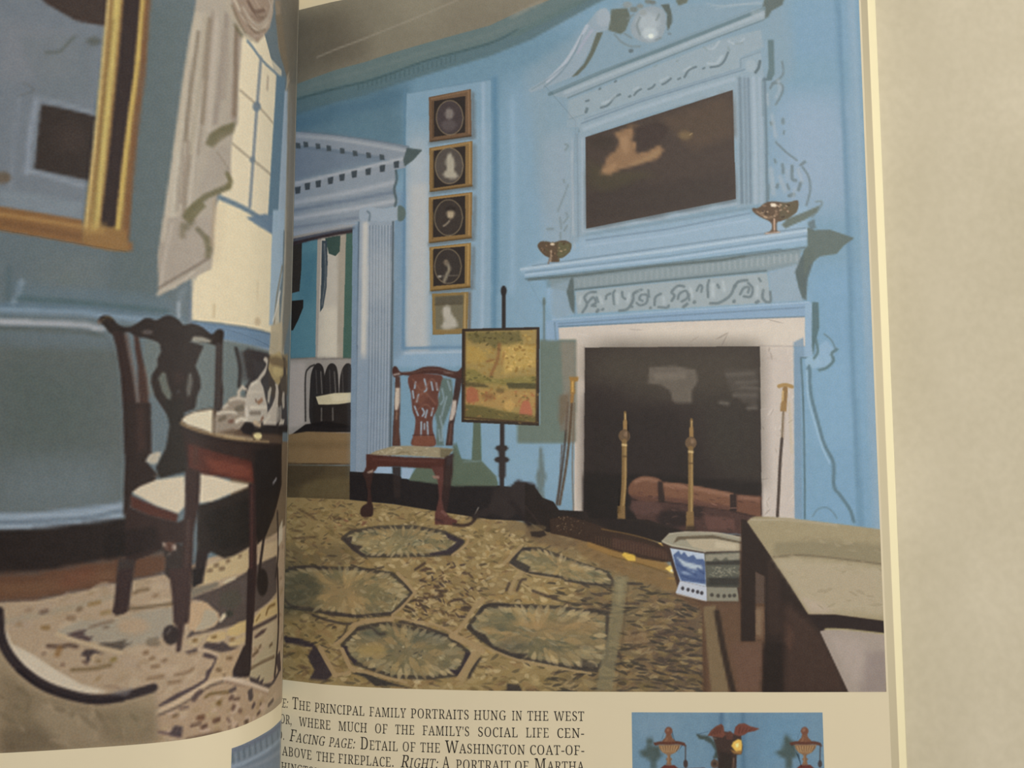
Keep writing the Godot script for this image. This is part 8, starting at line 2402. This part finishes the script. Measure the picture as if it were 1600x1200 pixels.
const INSET_PRINT := [
	[121,157,188,1,0,0,0,[1469,1205,2200,1204,2186,1603,1464,1604]],
	[107,144,178,0.6,64.1,0,0,[1777,1209,1983,1209,1925,1456,1772,1456]],
	[134,166,195,0.6,64.1,0,0,[1489,1220,1674,1219,1621,1309,1488,1309]],
	[112,156,194,0.6,64.1,0,0,[1957,1214,2112,1214,2107,1358,1952,1407]],
	[90,122,156,0.8,12.5,13.9,1,[1810,1204,1808,1258]],
	[88,125,158,0.75,14.8,16,1,[1889,1204,1887,1308,1885,1603]],
	[143,174,204,0.5,14.8,8.5,1,[1829,1204,1832,1268]],
	[77,92,91,0.85,21.9,0,0,[1547,1299,1560,1309,1550,1329,1580,1329,1590,1368,1569,1383,1566,1418,1548,1418,1550,1383,1518,1368,1503,1351,1526,1344,1537,1324,1532,1309]],
	[77,92,91,0.85,21.9,0,0,[2037,1296,2053,1289,2060,1308,2077,1318,2086,1363,2065,1377,2060,1417,2041,1417,2042,1377,2019,1367,2002,1348,2028,1343,2034,1318]],
	[109,61,56,1,5.4,0,0,[1582,1410,1598,1398,1634,1398,1649,1410,1746,1407,1742,1603,1579,1604]],
	[126,87,73,1,5.4,0,1,[1629,1278,1625,1288,1615,1293,1605,1288,1601,1278,1606,1267,1615,1263,1625,1267]],
	[158,121,103,0.7,7.8,0,1,[1618,1274,1617,1278,1612,1280,1608,1278,1606,1274,1608,1270,1612,1268,1617,1270]],
	[129,92,74,1,5.4,0,0,[1606,1290,1624,1290,1627,1301,1637,1311,1643,1321,1586,1321,1592,1311,1603,1301]],
	[161,123,101,0.6,7.8,5.3,1,[1611,1301,1602,1316]],
	[101,65,56,1,5.4,10.7,1,[1567,1324,1584,1320,1614,1322,1645,1319,1670,1324]],
	[102,69,61,0.9,5.4,6.4,1,[1666,1323,1677,1331]],
	[102,69,61,0.9,5.4,6.4,1,[1567,1324,1561,1320]],
	[152,120,91,1,5.4,0,0,[1577,1327,1657,1326,1652,1341,1638,1354,1624,1360,1605,1360,1591,1353,1580,1339]],
	[206,177,137,0.75,5.4,4.3,1,[1588,1331,1595,1352]],
	[98,74,57,0.7,5.4,2.7,1,[1592,1331,1598,1351]],
	[206,177,137,0.75,5.4,4.3,1,[1597,1331,1601,1352]],
	[98,74,57,0.7,5.4,2.7,1,[1602,1331,1605,1351]],
	[206,177,137,0.75,5.4,4.3,1,[1607,1331,1608,1352]],
	[98,74,57,0.7,5.4,2.7,1,[1612,1331,1612,1351]],
	[206,177,137,0.75,5.4,4.3,1,[1617,1331,1615,1352]],
	[98,74,57,0.7,5.4,2.7,1,[1621,1331,1619,1351]],
	[206,177,137,0.75,5.4,4.3,1,[1627,1331,1622,1352]],
	[98,74,57,0.7,5.4,2.7,1,[1631,1331,1626,1351]],
	[206,177,137,0.75,5.4,4.3,1,[1636,1331,1629,1352]],
	[98,74,57,0.7,5.4,2.7,1,[1641,1331,1633,1351]],
	[206,177,137,0.75,5.4,4.3,1,[1646,1331,1636,1352]],
	[98,74,57,0.7,5.4,2.7,1,[1651,1331,1640,1351]],
	[139,108,85,1,5.4,0,0,[1607,1359,1622,1359,1619,1370,1626,1377,1621,1384,1624,1398,1603,1398,1608,1384,1603,1377,1610,1370]],
	[186,154,121,0.6,6.6,3.7,1,[1612,1363,1611,1393]],
	[109,61,56,1,5.4,0,0,[2078,1410,2094,1397,2130,1397,2145,1410,2242,1408,2235,1604,2072,1603]],
	[126,87,73,1,5.4,0,1,[2127,1278,2123,1288,2113,1292,2103,1288,2099,1277,2104,1267,2114,1263,2123,1267]],
	[158,121,103,0.7,7.8,0,1,[2116,1274,2114,1278,2110,1280,2106,1278,2104,1274,2106,1269,2110,1268,2115,1269]],
	[129,92,74,1,5.4,0,0,[2103,1289,2122,1289,2125,1301,2135,1311,2141,1321,2083,1321,2089,1311,2100,1301]],
	[161,123,101,0.6,7.8,5.3,1,[2108,1301,2100,1316]],
	[101,65,56,1,5.4,10.7,1,[2064,1323,2081,1319,2112,1322,2143,1319,2167,1324]],
	[102,69,61,0.9,5.4,6.4,1,[2163,1323,2174,1331]],
	[102,69,61,0.9,5.4,6.4,1,[2064,1323,2058,1319]],
	[152,120,91,1,5.4,0,0,[2074,1326,2155,1326,2149,1341,2135,1354,2121,1360,2101,1360,2088,1353,2077,1339]],
	[206,177,137,0.75,5.4,4.3,1,[2085,1331,2091,1352]],
	[98,74,57,0.7,5.4,2.7,1,[2089,1331,2095,1351]],
	[206,177,137,0.75,5.4,4.3,1,[2094,1331,2098,1352]],
	[98,74,57,0.7,5.4,2.7,1,[2099,1331,2102,1351]],
	[206,177,137,0.75,5.4,4.3,1,[2104,1331,2105,1352]],
	[98,74,57,0.7,5.4,2.7,1,[2109,1331,2109,1351]],
	[206,177,137,0.75,5.4,4.3,1,[2114,1331,2112,1352]],
	[98,74,57,0.7,5.4,2.7,1,[2119,1331,2116,1351]],
	[206,177,137,0.75,5.4,4.3,1,[2124,1331,2119,1352]],
	[98,74,57,0.7,5.4,2.7,1,[2128,1331,2123,1351]],
	[206,177,137,0.75,5.4,4.3,1,[2134,1331,2126,1352]],
	[98,74,57,0.7,5.4,2.7,1,[2138,1331,2130,1351]],
	[206,177,137,0.75,5.4,4.3,1,[2143,1331,2133,1352]],
	[98,74,57,0.7,5.4,2.7,1,[2148,1331,2136,1351]],
	[139,108,85,1,5.4,0,0,[2103,1359,2119,1359,2115,1370,2122,1377,2117,1383,2121,1397,2099,1397,2105,1383,2100,1377,2106,1370]],
	[186,154,121,0.6,6.6,3.7,1,[2108,1363,2107,1392]],
	[81,71,72,0.9,4.3,4.3,1,[1676,1328,1675,1368,1675,1397]],
	[74,63,64,1,5.4,0,1,[1683,1393,1681,1404,1675,1408,1669,1404,1667,1394,1669,1383,1675,1379,1681,1383]],
	[75,73,78,0.9,4.3,4.3,1,[2169,1323,2165,1397]],
	[74,68,71,1,5.4,0,1,[2173,1394,2170,1403,2165,1407,2160,1403,2158,1393,2161,1384,2166,1380,2171,1384]],
	[72,85,84,0.9,10.1,0,0,[1714,1287,1734,1292,1759,1294,1775,1308,1795,1333,1794,1372,1774,1377,1785,1348,1770,1323,1744,1308,1726,1306]],
	[69,56,54,1,6.6,0,0,[1775,1296,1817,1278,1852,1287,1881,1289,1880,1308,1885,1333,1880,1358,1862,1362,1856,1456,1790,1456,1793,1368,1789,1338]],
	[119,77,67,1,5.4,0,0,[1757,1294,1771,1274,1789,1260,1808,1252,1816,1260,1819,1281,1827,1289,1811,1301,1786,1298]],
	[121,75,67,1,5.4,0,0,[1853,1289,1859,1264,1872,1252,1894,1250,1913,1260,1948,1269,1932,1277,1904,1282,1893,1290,1873,1296]],
	[87,55,50,0.7,5.4,3.7,1,[1770,1292,1785,1271]],
	[90,55,50,0.7,5.4,3.7,1,[1870,1287,1877,1261]],
	[87,55,50,0.7,5.4,3.7,1,[1781,1290,1793,1267]],
	[90,55,50,0.7,5.4,3.7,1,[1882,1284,1891,1264]],
	[87,55,50,0.7,5.4,3.7,1,[1791,1288,1802,1263]],
	[90,55,50,0.7,5.4,3.7,1,[1895,1281,1905,1266]],
	[87,55,50,0.7,5.4,3.7,1,[1801,1286,1810,1259]],
	[90,55,50,0.7,5.4,3.7,1,[1907,1278,1920,1269]],
	[97,67,61,1,6.6,0,0,[1822,1283,1842,1278,1852,1289,1847,1308,1826,1308]],
	[243,204,107,1,6.6,0,0,[1843,1330,1850,1316,1867,1306,1880,1309,1883,1327,1880,1348,1860,1352]],
	[255,255,183,0.85,6.6,0,0,[1858,1323,1871,1318,1870,1333,1859,1336]],
	[162,123,74,0.9,7.8,0,0,[1839,1342,1857,1348,1882,1346,1878,1360,1849,1356]],
	[132,126,115,0.6,6.6,4.8,1,[1769,1302,1789,1305]],
	[50,46,45,0.7,12.5,0,0,[1797,1348,1846,1358,1841,1456,1797,1456]],
	[99,81,71,1,6.6,0,1,[1795,1393,1791,1404,1780,1409,1770,1404,1767,1393,1771,1382,1781,1377,1791,1382]],
	[62,51,48,0.8,6.6,0,1,[1787,1393,1785,1398,1781,1400,1776,1398,1775,1393,1777,1388,1781,1386,1785,1388]],
	[144,120,102,0.7,7.8,5.3,1,[1851,1372,1847,1417]]]
const LEFT_INSET_PRINT := [
	[121,137,158,1,0,0,0,[695,1220,563,1252,461,1255,319,1254,229,1239,230,1229,225,1578,688,1414]],
	[107,117,141,0.8,12.5,13.4,1,[558,1261,460,1263,318,1267,216,1269]],
	[89,104,117,0.75,7.6,6.7,1,[558,1272,553,1306]],
	[146,159,173,0.5,7.6,5.8,1,[546,1279,543,1309]],
	[89,104,117,0.75,7.6,6.7,1,[535,1270,530,1304]],
	[146,159,173,0.5,7.6,5.8,1,[523,1278,518,1308]],
	[89,104,117,0.75,7.6,6.7,1,[510,1269,504,1303]],
	[146,159,173,0.5,7.6,5.8,1,[495,1277,490,1308]],
	[89,104,117,0.75,7.6,6.7,1,[481,1269,475,1304]],
	[146,159,173,0.5,7.6,5.8,1,[465,1277,460,1309]],
	[89,104,117,0.75,7.6,6.7,1,[450,1269,443,1305]],
	[146,159,173,0.5,7.6,5.8,1,[433,1279,427,1310]],
	[89,104,117,0.75,7.6,6.7,1,[416,1271,409,1307]],
	[146,159,173,0.5,7.6,5.8,1,[398,1281,391,1313]],
	[89,104,117,0.75,7.6,6.7,1,[379,1273,371,1310]],
	[146,159,173,0.5,7.6,5.8,1,[359,1284,351,1316]],
	[89,104,117,0.75,7.6,6.7,1,[337,1277,326,1315]],
	[146,159,173,0.5,7.6,5.8,1,[309,1290,299,1324]],
	[89,104,117,0.75,7.6,6.7,1,[278,1286,265,1326]],
	[146,159,173,0.5,7.6,5.8,1,[243,1301,225,1339]],
	[89,104,117,0.75,7.6,6.7,1,[230,1291,225,1329]],
	[146,159,173,0.5,7.6,5.8,1,[231,1295,221,1330]],
	[89,104,117,0.75,7.6,6.7,1,[229,1282,222,1320]],
	[146,159,173,0.5,7.6,5.8,1,[229,1286,230,1317]],
	[89,104,117,0.75,7.6,6.7,1,[226,1273,231,1308]],
	[146,159,173,0.5,7.6,5.8,1,[228,1277,229,1308]],
	[163,182,209,0.7,15.5,11.2,1,[568,1312,490,1316,342,1319,240,1321]],
	[108,126,150,0.7,8.6,4.5,1,[567,1323,489,1330,341,1337,237,1343]],
	[145,157,178,0.6,13.5,11.2,1,[518,1334,383,1351,235,1365]]]
const FIGURES := [
	["printed_carpet","patterned carpet with leafy hexagons in the large photograph","R",[100,443,773,477,1041,519,1281,583,1660,789,1754,824,1771,1136,121,1135]],
	["printed_doorway","open doorway with a pediment in the large photograph","R",[105,-1066,245,-1037,626,-947,685,-932,582,-871,600,-675,567,-648,570,333,410,333,147,443]],
	["printed_fireplace","white marble fireplace with a dark hearth in the large photograph","R",[1218,-218,1556,-237,2165,-261,2162,-145,2120,-145,2102,506,1274,483,1284,-168,1220,-168]],
	["printed_overmantel","blue carved overmantel around a dark landscape painting","R",[1162,-1194,1397,-1482,1550,-1534,2122,-1533,2030,-1426,2049,-1215,2036,-724,2182,-610,2172,-321,1188,-248,1095,-419,1140,-474,1264,-498,1292,-1036]],
	["printed_painting","dark landscape painting in the overmantel","R",[1329,-972,1908,-1161,1910,-722,1329,-606]],
	["printed_portrait","topmost of the five small portraits, in a brown frame","R",[709,-1149,878,-1176,881,-983,713,-965]],
	["printed_portrait","second small portrait from the top, with a pale bust","R",[713,-941,884,-964,885,-780,715,-762]],
	["printed_portrait","middle of the five small portraits, a face in an oval","R",[713,-741,885,-757,883,-573,714,-557]],
	["printed_portrait","fourth small portrait from the top, in a gilt frame","R",[717,-541,881,-555,879,-378,721,-366]],
	["printed_portrait","lowest small portrait, with a pale figure","R",[729,-356,872,-361,868,-198,733,-195]],
	["printed_chair","carved dark chair with a pale seat beside the doorway, in the large photograph","R",[575,-55,584,-71,618,-50,706,-73,762,-72,831,-51,857,-67,851,-21,821,243,810,315,822,460,810,531,744,530,758,436,747,313,547,311,505,340,503,499,460,499,485,426,462,338,479,270,580,232,589,20]],
	["printed_fire_screen","tapestry fire screen on a dark pole in the large photograph","R",[1001,-374,1016,-374,1018,-221,1146,-221,1143,158,1016,150,1016,388,1128,378,1185,554,1017,512,895,513,997,388,997,148,847,143,848,-216,1001,-219]],
	["printed_bowl","right-hand silver bowl on the mantel shelf","R",[1969,-685,1997,-689,2068,-707,2146,-712,2154,-690,2118,-645,2074,-632,2085,-587,2021,-584,2048,-630,2005,-645]],
	["printed_bowl","left-hand silver bowl on the mantel shelf","R",[1143,-537,1171,-545,1214,-554,1258,-554,1265,-527,1236,-501,1223,-478,1184,-475,1195,-497,1162,-508]],
	["printed_andiron","left-hand brass andiron in the fireplace","R",[1464,105,1477,105,1487,193,1476,228,1472,537,1427,536,1440,463,1454,220,1443,193]],
	["printed_andiron","right-hand brass andiron in the fireplace","R",[1715,132,1728,132,1742,224,1733,263,1728,554,1690,554,1706,263,1695,224]],
	["printed_fender","pierced brass fender along the hearth","R",[1181,510,1242,495,1334,520,1527,575,1598,600,1633,615,1652,695,1616,700,1526,676,1414,646,1257,576,1186,561]],
	["printed_planter","blue and white hexagonal planter in the large photograph","R",[1598,590,1629,560,1690,554,1802,556,1906,575,1901,760,1887,812,1766,811,1649,780,1666,735,1650,685,1631,615]],
	["printed_bench","dark bench with a pale seat at the right of the large photograph","R",[1902,508,1937,503,2079,504,2304,531,2428,547,2419,1141,1963,1140,1983,719,1948,701,1941,955,1888,955]],
	["printed_looking_glass","gilt framed looking glass on the left page","L",[1427,-1237,916,-1288,929,-1080,957,-404,1170,-431,1386,-465]],
	["printed_window","tall bright window with blue sashes on the left page","L",[621,-1215,513,-1284,429,-1150,391,-1117,397,-121,750,-183,742,-315,664,-595]],
	["printed_curtain","draped pale curtain beside the window on the left page","L",[762,-1313,451,-1442,485,-1311,548,-1231,621,-1215,615,-885,632,-671,680,-411,852,-264,843,-550,798,-1029]],
	["printed_chair","dark carved chair with a pale seat on the left page","L",[1038,-166,994,-189,933,-148,873,-183,766,-182,682,-144,640,-148,639,-104,652,117,737,88,765,142,750,291,519,369,494,581,676,704,717,701,720,586,751,832,775,810,794,624,886,580,907,773,949,775,943,249,978,-44]],
	["printed_tea_table","round topped tea table on the left page","L",[774,168,755,138,695,119,319,147,330,362,478,538,470,871,484,1042,524,1011,525,380,729,333,725,912,757,909,749,333,752,227]],
	["printed_tea_set","pale tea things on the tea table","L",[663,174,641,95,560,23,468,-54,438,-80,424,35,324,76,318,157,580,185]],
	["printed_sofa_arm","curved sofa arm with a dark wooden edge on the left page","L",[1280,819,1230,918,1149,986,1028,1035,897,1035,816,1013,806,1189,1260,1189]],
	["printed_eagle","dark eagle ornament in the small photograph","I",[1714,1287,1745,1293,1776,1264,1802,1252,1819,1278,1852,1286,1871,1251,1894,1250,1948,1269,1893,1291,1882,1355,1859,1417,1788,1417,1790,1348,1744,1308]],
	["printed_urn","left-hand urn in the small photograph","I",[1601,1279,1610,1263,1621,1261,1630,1279,1624,1296,1641,1319,1671,1321,1660,1331,1645,1358,1629,1363,1628,1407,1603,1408,1605,1363,1583,1356,1561,1321,1584,1318,1594,1299]],
	["printed_urn","right-hand urn in the small photograph","I",[2099,1278,2108,1263,2119,1261,2128,1279,2122,1296,2139,1319,2168,1321,2158,1331,2141,1358,2126,1363,2124,1407,2099,1407,2101,1363,2080,1355,2058,1321,2081,1317,2092,1298]]]
